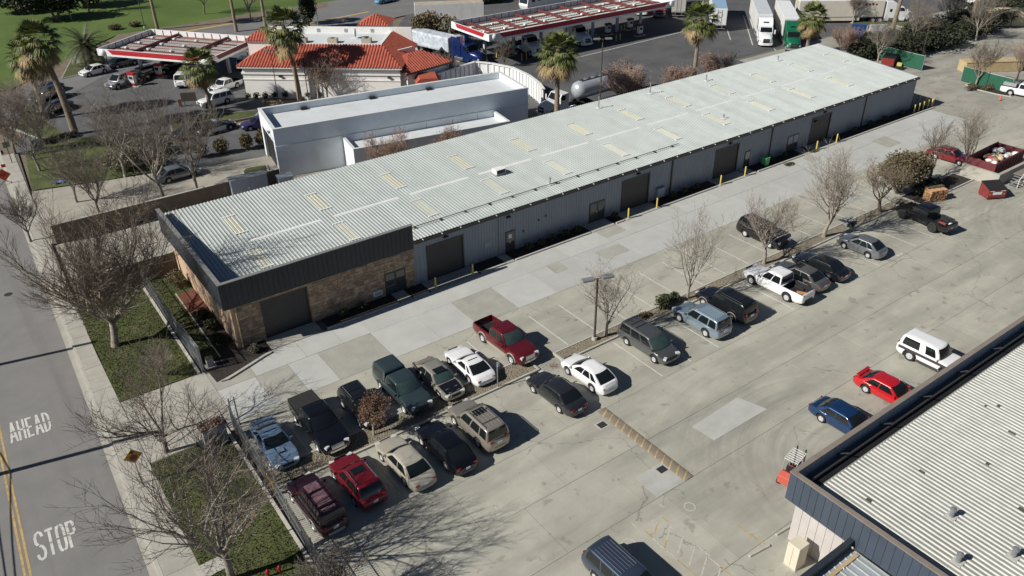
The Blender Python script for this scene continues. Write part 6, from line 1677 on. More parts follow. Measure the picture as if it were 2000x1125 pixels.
obj('platform', MB().box(0.22,2.6,-0.5,0.7,0.98,1.05), M['coping'], t)
for y in (-0.5,): 
    obj('handrail', MB().tube([(-0.9,y,0),(-0.9,y,0.9),(0.2,y,1.9),(0.2,y,0.98)],0.03,6), M['whitepaint'], t); obj('handrail', MB().tube([(0.25,y,1.0),(0.25,y,2.0),(2.6,y,2.0),(2.6,y,1.0)],0.03,6), M['whitepaint'], t)
    for x in (0.3,2.4): obj('leg', MB().box(x,x+0.06,y,y+0.06,0,0.98), M['whitepaint'], t)
# stack of firewood crates behind the lifted pickup
q = G(1826,395); t = thing('wood_stack','pallet stack of split firewood behind the lifted pickup','firewood stack',(q.x+0.5,q.y+0.4,0),rad(-20))
r = random.Random(4)
lg = MB().lathe([(0.0,-0.5),(0.11,-0.5),(0.12,0.5),(0,0.5)],7,'y').mesh('log', M['wood'])
for j in range(6):
    for i in range(9):
        o = link('log', lg, t); o.location = (-0.95+i*0.235+r.uniform(-.03,.03),r.uniform(-.06,.06),0.22+j*0.19); o.scale = (r.uniform(.8,1.1),1,r.uniform(.8,1.1))
obj('pallet', MB().box(-1.1,1.1,-0.55,0.55,0,0.1), M['wood'], t); obj('cover', MB().box(-1.05,1.05,0.1,0.55,1.33,1.37), M['twigdark'], t)
# forklift behind the parapet corner
q = G(1548,915,0.9)
t = thing('forklift','orange and blue forklift with pale overhead guard at the building corner','forklift',(q.x,q.y,0),rad(12)); t.scale = (0.86,0.86,0.92)
fo = mat('forklift_orange',(0.48,0.10,0.065),0.4,0.06,2); fb = mat('forklift_blue',(0.03,0.11,0.28),0.4,0.06,2)
obj('counterweight', MB().side([(-1.25,0.35),(-0.55,0.35),(-0.55,1.05),(-0.8,1.15),(-1.25,0.95)],-0.5,0.5), fo, t, bevel=0.06); obj('engine_cover', MB().box(-0.6,0.35,-0.38,0.38,0.35,0.9), fo, t, bevel=0.05)
obj('frame', MB().box(-0.9,0.9,-0.54,0.54,0.25,0.42), fb, t); obj('seat', MB().box(-0.5,0.0,-0.25,0.25,0.9,1.02).box(-0.55,-0.42,-0.25,0.25,1.02,1.45), M['black'], t, bevel=0.02)
for s in (1,-1):
    for x, rr in ((0.75,0.33),(-0.85,0.27)):
        tm, rm = wheel_mesh(rr,0.2,M['greypaint']); o = link('wheel',tm,t); o.location = (x,s*0.5,rr); o.rotation_euler = (0,0,PI if s>0 else 0); link('rim',rm,o)
    obj('guard_post', MB().tube([(-0.75,s*0.45,1.0),(-0.6,s*0.45,2.05)],0.035,6), M['greypaint'], t); obj('guard_post', MB().tube([(0.55,s*0.45,0.5),(0.35,s*0.45,2.05)],0.035,6), M['greypaint'], t)
    obj('guard_rail', MB().tube([(-0.65,s*0.47,2.06),(0.75,s*0.47,2.06)],0.03,6), M['whitepaint'], t)
    obj('mast', MB().box(1.0,1.1,s*0.32-0.05,s*0.32+0.05,0.1,2.1), M['darksteel'], t); obj('fork', MB().box(1.1,2.1,s*0.25-0.06,s*0.25+0.06,0.06,0.10), M['darksteel'], t)
for i in range(7): obj('guard_bar', MB().tube([(-0.65+i*0.23,-0.47,2.06),(-0.65+i*0.23,0.47,2.06)],0.018,5), M['whitepaint'], t)
# green bag and shrubs pile by the wall, cut branches on the apron
t = thing('green_waste_bin','bright green waste bin in the dark bed by the far wall','bin',(73.3,52.6,0)); obj('body', MB().side([(-0.3,0.05),(0.3,0.05),(0.36,0.95),(-0.36,0.95)],-0.32,0.32), mat('bin_green',(0.08,0.42,0.14),0.5,0.08,3), t, bevel=0.03); obj('lid', MB().obox((0,0,0.99),(0.78,0.7,0.06)), MATS['bin_green'], t); obj('wheel', MB().lathe([(0,-0.3),(0.1,-0.3),(0.1,0.3),(0,0.3)],10,'y',(-0.3,0,0.1)), M['tyre'], t)
# barricade on the island near the far trees
q = G(1652,440); t = thing('scrap_pile','small heap of grey boards on the far island','scrap',(q.x,q.y,0.1))
for i in range(6): obj('board', MB().obox((rnd.uniform(-.6,.6),rnd.uniform(-.3,.3),0.1+0.09*i),(1.2,0.3,0.06),rnd.uniform(0,3),rnd.uniform(-.3,.3)), M['greypaint'] if i%2 else M['darksteel'], t)
# hydrant standpipes, red, at the bottom left
for i,(u,v,lb) in enumerate(((521,1112,'red fire standpipe at the bottom edge, left one'),(544,1104,'red fire standpipe at the bottom edge, right one'))):
    q = G(u,v,0.6); t = thing('fire_standpipe',lb,'hydrant',(q.x,q.y,0),0,'red standpipes'); t.scale = (0.65,0.65,0.7); hr = mat('hydrant_red',(0.45,0.02,0.03),0.45,0.08,4)
    obj('barrel', MB().lathe([(0.11,0),(0.11,0.55),(0.14,0.6),(0.13,0.72),(0.05,0.82),(0,0.83)],12), hr, t, smooth=40); obj('outlet', MB().tube([(-0.2,0,0.5),(0.2,0,0.5)],0.06,8), hr, t); obj('flange', MB().lathe([(0.17,0.0),(0.17,0.05),(0,0.05)],12), hr, t)
q = G(400,1100); o = struct('concrete_pad', MB().prism([tuple(p) for p in gp((378,1112),(432,1085),(440,1110),(395,1135))],-0.1,0.05), M['kerb'])
# yard behind the block wall: hoses, planks, white post
t = thing('yard_manifold','pipe manifold with red hoses in the yard by the stone building','pipework',(10.6,71.2,0))
obj('post', MB().box(-0.06,0.06,-0.06,0.06,0,2.2), M['whitepaint'], t); obj('crossbar', MB().box(0.07,0.9,-0.04,0.04,2.0,2.1), M['whitepaint'], t); obj('tank', MB().box(-1.9,-1.1,-0.6,0.2,0,0.5), M['darksteel'], t); obj('hose', MB().tube([(-0.9,-0.2,0.05),(-0.4,0.5,0.12),(-0.8,1.1,0.05),(-1.6,0.9,0.05),(-2.1,0.2,0.05)],0.05,6), mat('hose_red',(0.30,0.06,0.04),0.6), t)
t = thing('spool','flat wooden cable drum lying in the side yard','cable drum',(7.4,71.0,0)); obj('flange', MB().lathe([(0.0,0.5),(0.7,0.5),(0.7,0.56),(0,0.56)],18), mat('drum_wood',(0.36,0.24,0.13),0.85,0.2,3), t); obj('core', MB().lathe([(0.35,0.06),(0.35,0.5)],14), MATS['drum_wood'], t); obj('flange', MB().lathe([(0.0,0.0),(0.7,0.0),(0.7,0.06),(0,0.06)],18), MATS['drum_wood'], t)
t = thing('storage_shed','low grey blue steel cabinet at the end of the block wall','cabinet',(23.3,80.2,0),rad(-5)); obj('body', MB().box(-1.9,1.9,-0.6,0.6,0.05,2.3), mat('grey_blue_steel',(0.26,0.30,0.36),0.5,0.06,1), t, bevel=0.03); obj('door_seam', MB().box(-0.01,0.01,-0.607,-0.601,0.2,2.2), M['darksteel'], t); obj('roof_sheet', MB().box(-1.95,1.95,-0.65,0.65,2.3,2.36), M['greypaint'], t); obj('handle', MB().box(-0.2,-0.1,-0.63,-0.601,1.1,1.3), M['chrome'], t)
t = thing('transformer_box','small pale transformer box in the corner beside the car wash','cabinet',(27.0,79.4,0),rad(-8)); obj('body', MB().box(-0.8,0.8,-0.6,0.6,0.1,1.6), mat('pale_blue_steel',(0.42,0.47,0.50),0.5,0.05,1), t, bevel=0.04); obj('pad', MB().box(-1,1,-0.8,0.8,0,0.1), M['kerb'], t); obj('lid', MB().box(-0.85,0.85,-0.65,0.65,1.6,1.68), MATS['pale_blue_steel'], t)
# green screened gates at the far side
def screen(label, pts, h):
    t = thing('screened_fence', label, 'fence', (0,0,0), 0, 'green screened fences')
    for a, b in zip(pts[:-1], pts[1:]):
        a, b = Vector((*a,0)), Vector((*b,0)); d = b-a; an = math.atan2(d.y,d.x); c = (a+b)/2
        obj('screen', MB().obox((c.x,c.y,h/2+0.05),(d.length-0.1,0.03,h-0.1),an), M['greenscreen'], t)
        for q in (a,b): obj('post', MB().tube([(q.x,q.y,0),(q.x,q.y,h+0.25)],0.045,7), M['steel'], t)
        obj('top_rail', MB().tube([(a.x,a.y,h+0.02),(b.x,b.y,h+0.02)],0.03,6), M['steel'], t)
screen('green screened fence left of the far gateway', [tuple(G(1712,116)[:2]),tuple(G(1752,126)[:2]),tuple(G(1800,138)[:2])], 2.2)
screen('green screened fence right of the far gateway', [tuple(G(1876,158)[:2]),tuple(G(1925,172)[:2]),tuple(G(1972,184)[:2])], 2.1)
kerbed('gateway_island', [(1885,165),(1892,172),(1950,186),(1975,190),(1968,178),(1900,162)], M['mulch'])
q = G(1945,140); t = thing('crate_wall','long tan wooden crate behind the right green fence','crate',(q.x,q.y+1.0,0),rad(-32)); obj('body', MB().box(-4.5,4.5,-1.0,1.0,0,1.5), mat('tan_board',(0.47,0.36,0.20),0.8,0.12,2), t)
for i in range(9): obj('board', MB().box(-4.45+i*1.0,-3.5+i*1.0,-1.04,-1.002,0.05,1.45), MATS['tan_board'], t)
obj('lid', MB().box(-4.55,4.55,-1.1,1.05,1.5,1.58), MATS['tan_board'], t)
q = G(1990,55); t = thing('shipping_container','tan shipping container at the upper right edge','container',(q.x+2,q.y+1,0),rad(-45)); obj('body', MB().box(-6,6,-1.3,1.3,0.1,2.8), mat('tan_container',(0.55,0.46,0.30),0.7,0.12,1), t, bevel=0.03); obj('door', MB().box(-2.0,-1.85,-1.34,-1.301,0.2,2.7), M['pole'], t)
for i in range(20): obj('corrugation', MB().box(-5.7+i*0.58,-5.5+i*0.58,-1.335,-1.302,0.25,2.65), MATS['tan_container'], t)
q = G(1748,128); t = thing('red_hopper','red steel tipping hopper by the left green fence','hopper',(q.x-0.8,q.y+0.6,0),rad(20)); obj('tub', MB().side([(-1.3,0.3),(1.0,0.3),(1.5,1.5),(-1.6,1.5)],-0.9,0.9), mat('hopper_red',(0.25,0.035,0.03),0.5,0.15,2), t, bevel=0.03); obj('rim', MB().box(-1.62,1.52,-0.93,0.93,1.5,1.56), M['black'], t); obj('base', MB().box(-1.0,0.8,-0.7,0.7,0,0.3), M['darksteel'], t)
q = G(1757,135); t = thing('garden_machine','black and yellow machine beside the red hopper','machine',(q.x,q.y+0.2,0),rad(30)); obj('deck', MB().box(-0.7,0.7,-0.45,0.45,0.15,0.5), M['black'], t, bevel=0.05); obj('cowl', MB().side([(-0.5,0.5),(0.4,0.5),(0.3,0.95),(-0.35,1.0)],-0.35,0.35), mat('machine_yellow',(0.45,0.43,0.10),0.5), t, bevel=0.08)
for x in (-0.5,0.5):
    for s in (1,-1): obj('wheel', MB().lathe([(0,-0.08),(0.2,-0.08),(0.2,0.08),(0,0.08)],12,'y',(x,s*0.48,0.2)), M['tyre'], t)
# utility poles and wires on the far side of the street (their shadows cross the road)
def upole(label, x, y, h, arms):
    t = thing('utility_pole', label, 'utility pole', (x,y,-0.1), 0, 'utility poles across the street')
    obj('pole', MB().tube([(0,0,0),(0,0,h)],[0.22,0.17],9), M['pole'], t)
    if arms:
        for z in arms: obj('crossarm', MB().box(-1.1,1.1,-0.06,0.06,z,z+0.12), M['pole'], t)
        obj('transformer', MB().lathe([(0,0),(0.25,0.02),(0.27,0.8),(0,0.86)],12,'z',(0.42,0,h-2.6)), M['greypaint'], t)
    return t
upole('plain wooden utility pole across the street, nearer one', -10.4, 50.6, 11.0, ())
upole('plain wooden utility pole across the street, farther one', -10.6, 64.1, 10.5, ())
for i,(x,z,sg) in enumerate(((-10.4,4.6,1.0),(-10.4,3.9,0.5))):
    mb = MB(); 
    for (ya_,yb_) in ((50.6,14.0),(50.6,90.0)):
        mb.tube([(x,lerp(ya_,yb_,k/16),z-sg*4*(k/16)*(1-k/16)) for k in range(17)],0.035,5)
    o = obj('overhead_wire', mb, M['black']); tag(o, ['upper overhead cable between the utility poles','lower overhead cable between the utility poles'][i],'wire','overhead wires')

# fallen leaves by the island tip, manhole on the street
q = G(1083,716); mb = MB(); r = random.Random(2)
for i in range(90):
    x, y, s = r.gauss(0,.28), r.gauss(0,.2), r.uniform(.03,.07); a = r.uniform(0,6.28)
    mb.add([(x-s*math.cos(a),y-s*math.sin(a),.02+r.random()*.05),(x+s*math.sin(a)*.6,y-s*math.cos(a)*.6,.03+r.random()*.05),(x+s*math.cos(a),y+s*math.sin(a),.02+r.random()*.05)],[(0,1,2)])
o = obj('leaf_heap', mb, M['russet']); o.location = (q.x,q.y,0); tag(o,'small heap of fallen brown leaves between the two islands','leaf heap')
q = G(16,575,-0.11); o = obj('manhole_cover', MB().lathe([(0.0,0.012),(0.3,0.012),(0.34,0.0)],18), M['darksteel']); o.location = (q.x,q.y,-0.105); tag(o,'round dark manhole cover in the street','manhole cover')
# ================================================================== TREES AND PLANTS
def bare_tree(name, label, x, y, h, spread, seed, barkm, twigm, trunk_r=0.16, fork=0.30, n_limbs=5, levels=4, group=None, leaf=None, nleaf=0, lean=(0,0), leaf_s=0.10, up=0.55, dens=1.0, twig_r=0.010, z0=0.0, droop=0.0):
    r = random.Random(seed)
    t = thing(name, label, 'tree', (x,y,z0), r.uniform(0,6.28), group)
    tr, tw, ends = MB(), MB(), []
    th = h*fork
    p = Vector((0,0,0)); path = [p.copy()]; d = Vector((lean[0],lean[1],1)).normalized()
    for i in range(5):
        p = p+d*(th/5); d = (d+Vector((r.uniform(-.1,.1),r.uniform(-.1,.1),0))).normalized(); path.append(p.copy())
    tr.tube([path[0]-Vector((0,0,0.15))]+path, [trunk_r*1.5,trunk_r*1.25]+[trunk_r*lerp(1.05,0.8,i/4) for i in range(5)], 9)
    def grow(p, d, ln, rad_, lev):
        k = 4 if lev < 2 else 3
        pts, rr = [p.copy()], [rad_]
        for i in range(k):
            d = (d+Vector((r.uniform(-.22,.22),r.uniform(-.22,.22),r.uniform(-.12,.16)+ (0.10*up if lev < 2 else 0.03*up) - droop*lev*0.05))).normalized()
            p = p+d*(ln/k); pts.append(p.copy()); rr.append(rad_*lerp(1,0.45,(i+1)/k))
        (tr if lev < 2 else tw).tube(pts, rr, 6 if lev < 1 else (5 if lev < 2 else 3), cap=False)
        if lev >= levels-1:
            ends.append(pts[-1]); ends.append(pts[len(pts)//2]); return
        nb = {0:5,1:5,2:4,3:3,4:3}.get(lev,3)
        nb = max(2,int(round(nb*dens)))
        for j in range(nb):
            f = lerp(0.28,1.0,(j+r.random()*0.7)/nb); f = min(f,1.0)
            q = f*(len(pts)-1); i0 = min(int(q),len(pts)-2); b = pts[i0].lerp(pts[i0+1],q-i0)
            ax = Vector((r.uniform(-1,1),r.uniform(-1,1),r.uniform(-.35,.9))).normalized()
            dd = (d*0.75+ax*0.8).normalized()
            grow(b, dd, ln*r.uniform(0.48,0.72), max(rad_*lerp(0.62,0.40,f), twig_r), lev+1)
        grow(pts[-1], d, ln*0.6, max(rr[-1]*0.9,twig_r), lev+1)
    for i in range(n_limbs):
        a = 2*PI*i/n_limbs+r.uniform(-.4,.4); s_ = spread*r.uniform(.7,1.15)
        dd = Vector((math.cos(a)*s_, math.sin(a)*s_, (h-th)*up*1.25+r.uniform(0,.3)*h)).normalized()
        grow(path[-1]-Vector((0,0,r.uniform(0,th*0.25))), dd, math.hypot(s_,(h-th)*up)*0.62, trunk_r*r.uniform(.42,.62), 0)
    obj('trunk', tr, barkm, t, smooth=60)
    obj('branches', tw, twigm, t)
    if leaf and nleaf:
        lf = MB()
        for i in range(nleaf):
            e = r.choice(ends)+Vector((r.gauss(0,.18),r.gauss(0,.18),r.gauss(0,.16))); s = leaf_s*r.uniform(.6,1.3)
            u = Vector((r.uniform(-1,1),r.uniform(-1,1),r.uniform(-.6,.6))).normalized()*s; v = u.cross(Vector((r.uniform(-1,1),r.uniform(-1,1),r.uniform(-1,1)))).normalized()*s*0.7
            lf.add([e-u,e-v*0.7,e+u,e+v*0.7],[(0,1,2,3)])
        obj('crown', lf, leaf, t)
    return t
# big bare street trees on the lawns
bare_tree('bare_street_tree','largest bare street tree, spreading over the road from the upper lawn',4.8,59.6,11.2,7.4,101,M['barkpale'],M['twig'],0.27,0.20,9,5,lean=(-0.12,0.02),up=0.5,dens=0.95,group='bare street trees',twig_r=0.012)
bare_tree('bare_street_tree','bare street tree at the driveway corner beside the tiled niche',4.55,45.0,6.6,4.9,102,M['bark'],M['twigdark'],0.15,0.24,6,5,up=0.36,group='bare street trees',dens=0.72,twig_r=0.011)
bare_tree('bare_street_tree','bare pale barked street tree at the bottom edge of the near lawn',4.5,32.6,10.6,5.2,103,M['barkpale'],M['twigpale'],0.20,0.22,7,5,up=0.55,group='bare street trees',dens=0.80,twig_r=0.011)
bare_tree('bare_street_tree','slender bare tree in the middle of the near lawn',5.6,38.4,5.2,2.2,104,M['barkpale'],M['twigpale'],0.10,0.30,5,5,up=0.7,group='bare street trees',dens=0.66)
bare_tree('bare_street_tree','bare tree by the fence end at the bottom of the near lawn',7.9,27.0,4.4,2.4,105,M['barkpale'],M['twigpale'],0.13,0.25,6,5,up=0.5,group='bare street trees',dens=0.9)
bare_tree('bare_street_tree','small bare ornamental on the upper lawn near the gate',6.6,53.6,2.8,1.6,106,M['twigpale'],M['twigpale'],0.05,0.12,7,4,up=0.6,group='bare street trees',twig_r=0.008)
# trees of the parking islands
bare_tree('bare_island_tree','bare island tree standing beside the brown lamp post',36.1,37.85,5.8,2.3,201,M['barkpale'],M['twigpale'],0.13,0.22,5,5,up=0.8,group='bare trees on the parking island',leaf=M['rose'],nleaf=260,leaf_s=0.05,dens=0.68)
bare_tree('bare_island_tree','bare forked island tree behind the pale blue suv',45.2,37.85,6.4,2.2,202,M['barkpale'],M['twigpale'],0.12,0.18,5,5,up=1.0,group='bare trees on the parking island',dens=0.62)
bare_tree('bare_island_tree','dense bare island tree in front of the upper black suv',55.0,37.85,6.0,2.7,203,M['barkpale'],M['twigpale'],0.15,0.30,6,5,up=0.75,group='bare trees on the parking island',dens=0.80)
bare_tree('bare_island_tree','tall bare island tree near the steel grey hatchback',63.7,37.85,7.0,2.9,204,M['barkpale'],M['twigpale'],0.19,0.24,6,5,up=0.95,group='bare trees on the parking island',dens=0.72)
bare_tree('bare_island_tree','leaning bare island tree left of the evergreen bush',72.7,37.75,5.6,2.4,205,M['bark'],M['twig'],0.17,0.36,5,5,lean=(0.30,0.1),up=0.7,group='bare trees on the parking island',dens=0.72,leaf=M['leafbrown'],nleaf=300,leaf_s=0.09)
bare_tree('bare_island_tree','bare tree rising behind the maroon skip corner',89.6,38.2,6.6,2.8,206,M['bark'],M['twigpale'],0.17,0.26,5,5,up=0.8,group='bare trees on the parking island',dens=0.76)
bare_tree('bare_island_tree','bare tree between the evergreen bush and the red sedan',84.5,39.3,5.6,2.4,207,M['bark'],M['twig'],0.13,0.25,5,5,up=0.8,group='bare trees on the parking island',dens=0.68)
bare_tree('russet_tree','small tree with russet leaves on the first gravel island',16.1,38.35,3.3,1.35,208,M['barkpale'],M['twig'],0.075,0.36,6,5,up=0.55,leaf=M['russet'],nleaf=2900,leaf_s=0.062,dens=0.9)
# behind the long building
def by(u, v, y): q = GY(u, v, y); return q.x
bare_tree('russet_shrub_tree','rosy twigged tree in front of the tanker truck',by(1228,160,75.5),75.5,6.6,3.6,301,M['bark'],M['rose'],0.18,0.25,7,5,up=0.5,leaf=M['rose'],nleaf=3600,leaf_s=0.10,group='rosy twigged trees behind the long roof')
bare_tree('russet_shrub_tree','rosy twigged tree right of the tanker, nearest the tall palm',by(1395,130,75.0),75.0,6.2,2.8,302,M['bark'],M['rose'],0.16,0.25,6,5,up=0.5,leaf=M['rose'],nleaf=2600,leaf_s=0.10,group='rosy twigged trees behind the long roof')
bare_tree('russet_shrub_tree','rosy twigged tree just left of the tall palm',by(1325,150,75.0),75.0,5.4,2.4,303,M['bark'],M['rose'],0.15,0.25,6,5,up=0.5,leaf=M['rose'],nleaf=2200,leaf_s=0.10,group='rosy twigged trees behind the long roof')
bare_tree('russet_shrub_tree','rosy twigged tree left of the annex wall of the car wash',by(755,285,74.0),74.0,6.2,2.8,304,M['bark'],M['rose'],0.14,0.3,6,5,up=0.5,leaf=M['rose'],nleaf=900,leaf_s=0.08,group='rosy twigged trees behind the long roof')
bare_tree('russet_shrub_tree','rosy twigged tree at the middle of the car wash annex',by(880,262,73.0),73.0,5.6,2.4,305,M['bark'],M['rose'],0.13,0.3,6,5,up=0.5,leaf=M['rose'],nleaf=900,leaf_s=0.08,group='rosy twigged trees behind the long roof')
q = G(1645,115); bare_tree('russet_shrub_tree','rosy twigged tree beyond the far roof corner by the blue tractor',q.x,q.y,5.2,2.6,306,M['bark'],M['rose'],0.14,0.25,6,5,up=0.55,leaf=M['rose'],nleaf=900,leaf_s=0.09,group='rosy twigged trees behind the long roof')
for i,(u,v,h,s,lb,m1,m2) in enumerate((
    (320,392,11.5,6.6,'tall bare tree at the block wall of the rear lane','barkpale','twigpale'),(385,372,9.4,4.8,'bare tree right of the tall one at the rear lane wall','barkpale','twigpale'),
    (195,420,6.5,3.6,'bare crooked tree in the side yard','bark','twigdark'),(78,334,8.0,3.6,'bare young tree on the street verge by the drive','barkpale','twigpale'),
    (85,290,9.5,4.0,'bare tree behind the entry sign','barkpale','twigpale'),(30,300,8.0,4.0,'bare tree at the left edge beyond the walk','bark','twig'),
    (640,196,7.0,2.8,'bare slim tree before the restaurant wall, right of its palm','barkpale','rose'),(622,198,6.5,2.4,'bare slim tree before the restaurant wall, beside its palm','barkpale','rose'),
    (870,165,4.5,2.2,'bare shrubby tree between restaurant and car wash','bark','twig'),(985,130,3.6,2.2,'bare shrub beside the dark blue tractor','bark','twig'),
    (1712,128,7.2,3.2,'grey bare tree at the left green fence','barkpale','twigpale'),(1905,168,6.4,2.6,'bare tree inside the gateway island','barkpale','twig'),
    (1985,160,6.0,2.4,'bare tree at the right edge behind the crate','bark','rose'),(1665,46,6.0,2.0,'bare sapling on the far truck island','barkpale','twigpale'),
    (1850,64,9.0,3.6,'bare tree above the dark hedge at the top right','barkpale','twigpale'),(1905,80,8.0,3.4,'bare tree on the dark hedge right of the other','barkpale','twigpale'),
    (1780,90,7.0,3.6,'grey bare tree leaning over the dark hedge','barkpale','twigpale'),
    (490,40,9.0,3.0,'bare tree on the far street verge left of the restaurant','barkpale','twigpale'),(400,28,8.0,4.0,'bare dark tree in the far field','bark','twigdark'),(175,25,9.0,4.0,'bare dark tree at the top of the field','bark','twigdark'),
    (245,345,9.0,5.0,'spreading grey bare tree on the verge above the rear lane','barkpale','twigpale'),(150,395,7.0,4.2,'bare grey tree at the lane mouth beside the walk','barkpale','twigpale'),
    (60,470,4.5,2.6,'low bare bush in the side yard corner','bark','twigdark'))):
    q = G(u,v); bare_tree('bare_tree',lb,q.x,q.y,h,s,400+i,M[m1],M[m2],0.04+h*0.013,0.24,6,5,up=0.62,group='other bare trees',dens=0.66 if 'slim' in lb else 0.84)
# fine brush filling the side yard behind the block wall
r = random.Random(77)
def foliage(name, label, blobs, n, size, m, seed, cat='shrub', group=None, trunk=None, z0=0.0, flat=0.6):
    r = random.Random(seed)
    cx = sum(b[0] for b in blobs)/len(blobs); cy = sum(b[1] for b in blobs)/len(blobs)
    t = thing(name, label, cat, (cx,cy,z0), 0, group)
    vol = [b[3]*b[4]*b[5] for b in blobs]; tot = sum(vol); mb = MB()
    for b, vv in zip(blobs, vol):
        # a few sub-clumps per blob so that the outline is uneven
        cl = [(r.gauss(0,.5),r.gauss(0,.5),r.gauss(0,.45)) for _ in range(14)]
        for i in range(int(n*vv/tot)):
            while True:
                q = Vector((r.uniform(-1,1),r.uniform(-1,1),r.uniform(-1,1)))
                if q.length < 1: break
            if r.random() < 0.75: q = q.normalized()*(0.72+0.28*r.random())
            c = r.choice(cl); f = 0.62
            p = Vector((b[0]-cx+b[3]*(q.x*f+c[0]*0.38), b[1]-cy+b[4]*(q.y*f+c[1]*0.38), b[2]+b[5]*(q.z*f+c[2]*0.38)))
            if p.z < 0.02: p.z = 0.02+r.random()*0.15
            s = size*r.uniform(.6,1.4)
            u = Vector((r.uniform(-1,1),r.uniform(-1,1),r.uniform(-flat,flat))).normalized(); v = u.cross(Vector((r.uniform(-1,1),r.uniform(-1,1),r.uniform(-1,1)))).normalized()
            mb.add([p-u*s,p-v*s*.55,p+u*s,p+v*s*.55],[(0,1,2,3)])
    obj('crown' if trunk else 'foliage', mb, m, t)
    if trunk:
        tr = MB()
        for b in blobs: tr.tube([(0,0,-0.1),((b[0]-cx)*.4,(b[1]-cy)*.4,b[2]*.5),((b[0]-cx),(b[1]-cy),b[2])],[trunk,trunk*.8,trunk*.35],7)
        obj('trunk', tr, M['bark'], t)
    else:
        tr = MB()
        for b in blobs:
            for k in range(3): tr.tube([(b[0]-cx,b[1]-cy,0),(b[0]-cx+r.uniform(-.4,.4)*b[3],b[1]-cy+r.uniform(-.4,.4)*b[4],b[2])],[0.03,0.012],4)
        obj('stems', tr, M['bark'], t)
    return t
foliage('evergreen_bush','olive brown evergreen bush tree between the leaning tree and skip',[(77.9,39.3,2.7,2.8,2.3,2.1),(81.0,39.0,2.3,2.3,2.0,1.8),(75.9,39.7,3.2,1.6,1.3,1.2)],9500,0.12,M['leafbrown'],501,'tree',trunk=0.16)
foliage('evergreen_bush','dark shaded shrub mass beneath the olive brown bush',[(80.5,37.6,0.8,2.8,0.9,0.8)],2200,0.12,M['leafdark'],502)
foliage('island_shrub','green shrub on the island beside the bare forked tree',[(42.6,38.1,0.75,0.9,0.7,0.75),(43.9,38.2,0.6,0.6,0.5,0.5)],1700,0.085,M['leaf'],503)
foliage('island_shrub','low olive groundcover on the island behind the minivan',[(39.9,38.0,0.25,1.3,0.5,0.25)],900,0.07,M['leafbrown'],504)
# clipped shrubs in the bed of the long building
beds = [('round dark shrub below the grey wall, first right of the single door',39.8),('round dark shrub below the grey wall, second right of the single door',41.2),('round dark shrub below the grey wall, third right of the single door',42.7),('round dark shrub below the grey wall, fourth right of the single door',44.2),('round dark shrub left of the two leaf glass door',45.6),
        ('low shrub right of the two leaf glass door',50.5),('low shrub right of the second roll door',58.6),('low shrub under the wall between second and third roll doors',60.4),('second low shrub between the second and third roll doors',62.2),('dark shrub beside the green waste bin',74.6),('dark shrub left of the papered double door',77.0),('low shrub right of the farthest roll door',90.5),('shrub near the last downspout of the long wall',94.0),('second shrub past the last downspout',97.2),('shrub at the far corner of the grey wall',101.0),('dark shrub at the foot of the stone wall',22.6),('second dark shrub at the foot of the stone wall',20.9)]
for i,(lb,x) in enumerate(beds): foliage('bed_shrub',lb,[(x,52.75,0.42,0.55,0.42,0.45)],420,0.07,M['leaf'],520+i,group='clipped shrubs along the grey wall')
foliage('bed_shrub','pale grey round shrub at the stone corner',[(13.2,52.2,0.45,0.5,0.5,0.48)],700,0.06,M['leafgrey'],560)
for i,(x,y,s,lb,m) in enumerate(((11.4,65.9,0.95,'round olive shrub at the back of the lawn by the stucco wall','leafbrown'),(11.6,59.4,0.6,'dark round shrub by the stucco wall, farther one','leafdark'),(11.5,57.3,0.65,'green round shrub by the stucco wall, middle one','leaf'),(11.5,55.2,0.6,'dark round shrub by the stucco wall, nearest one','leafdark'))):
    foliage('lawn_shrub',lb,[(x,y,s*0.8,s,s,s*0.85)],1300,0.08,M[m],570+i,group='round shrubs along the stucco wall')
r = random.Random(31)
for i,(u,v,lb) in enumerate(((1540,322,'cut green branches lying on the apron near the waste bin'),(1590,296,'cut branches lying at the kerb near the farthest roll door'))):
    q = G(u,v); foliage('cut_branches',lb,[(q.x,q.y,0.08,1.0,0.5,0.12)],260,0.09,M['leaf'],590+i,cat='branches')
# clipped shrubs behind the rear lane
for i,(u,v,lb) in enumerate(((435,300,'brownish clipped shrub left of the car wash, first from the left'),(482,292,'brownish clipped shrub left of the car wash, second from the left'),(512,284,'brownish clipped shrub nearest the car wash corner'),(395,308,'brownish clipped shrub half hidden by the bare trees'))):
    q = G(u,v); foliage('clipped_shrub',lb,[(q.x,q.y,1.1,1.0,1.0,1.25)],1700,0.11,M['leafbrown'],600+i,group='clipped shrubs behind the rear lane')
foliage('verge_thicket','grey green thicket on the verge below the tall bare tree',[(G(250,330).x,G(250,330).y,1.2,4.0,2.6,1.4),(G(300,300).x,G(300,300).y,1.4,3.0,2.2,1.5)],6000,0.14,M['leafgrey'],610)
foliage('verge_thicket','dark low thicket at the left edge of the lawn wall',[(7.0,70.5,0.8,2.2,1.2,0.9)],2200,0.1,M['twigdark'],611)
foliage('hedge','low dark hedge along the street drive behind the entry sign',[(G(u,v).x,G(u,v).y,0.4,1.0,0.7,0.5) for u,v in ((95,280),(110,275),(125,271),(140,268))],1600,0.1,M['leafdark'],612)
hb = [(484,193),(500,192),(518,192),(536,191),(556,191),(600,190),(625,190)]
for i,(u,v) in enumerate(hb):
    q = G(u,v); foliage('wall_shrub','small rounded shrub at the restaurant wall, %s from the left'%['first','second','third','fourth','fifth','sixth','seventh'][i],[(q.x,q.y-0.3,0.5,0.55,0.55,0.55)],260,0.1,M['leafdark'],620+i,group='rounded shrubs along the restaurant wall')
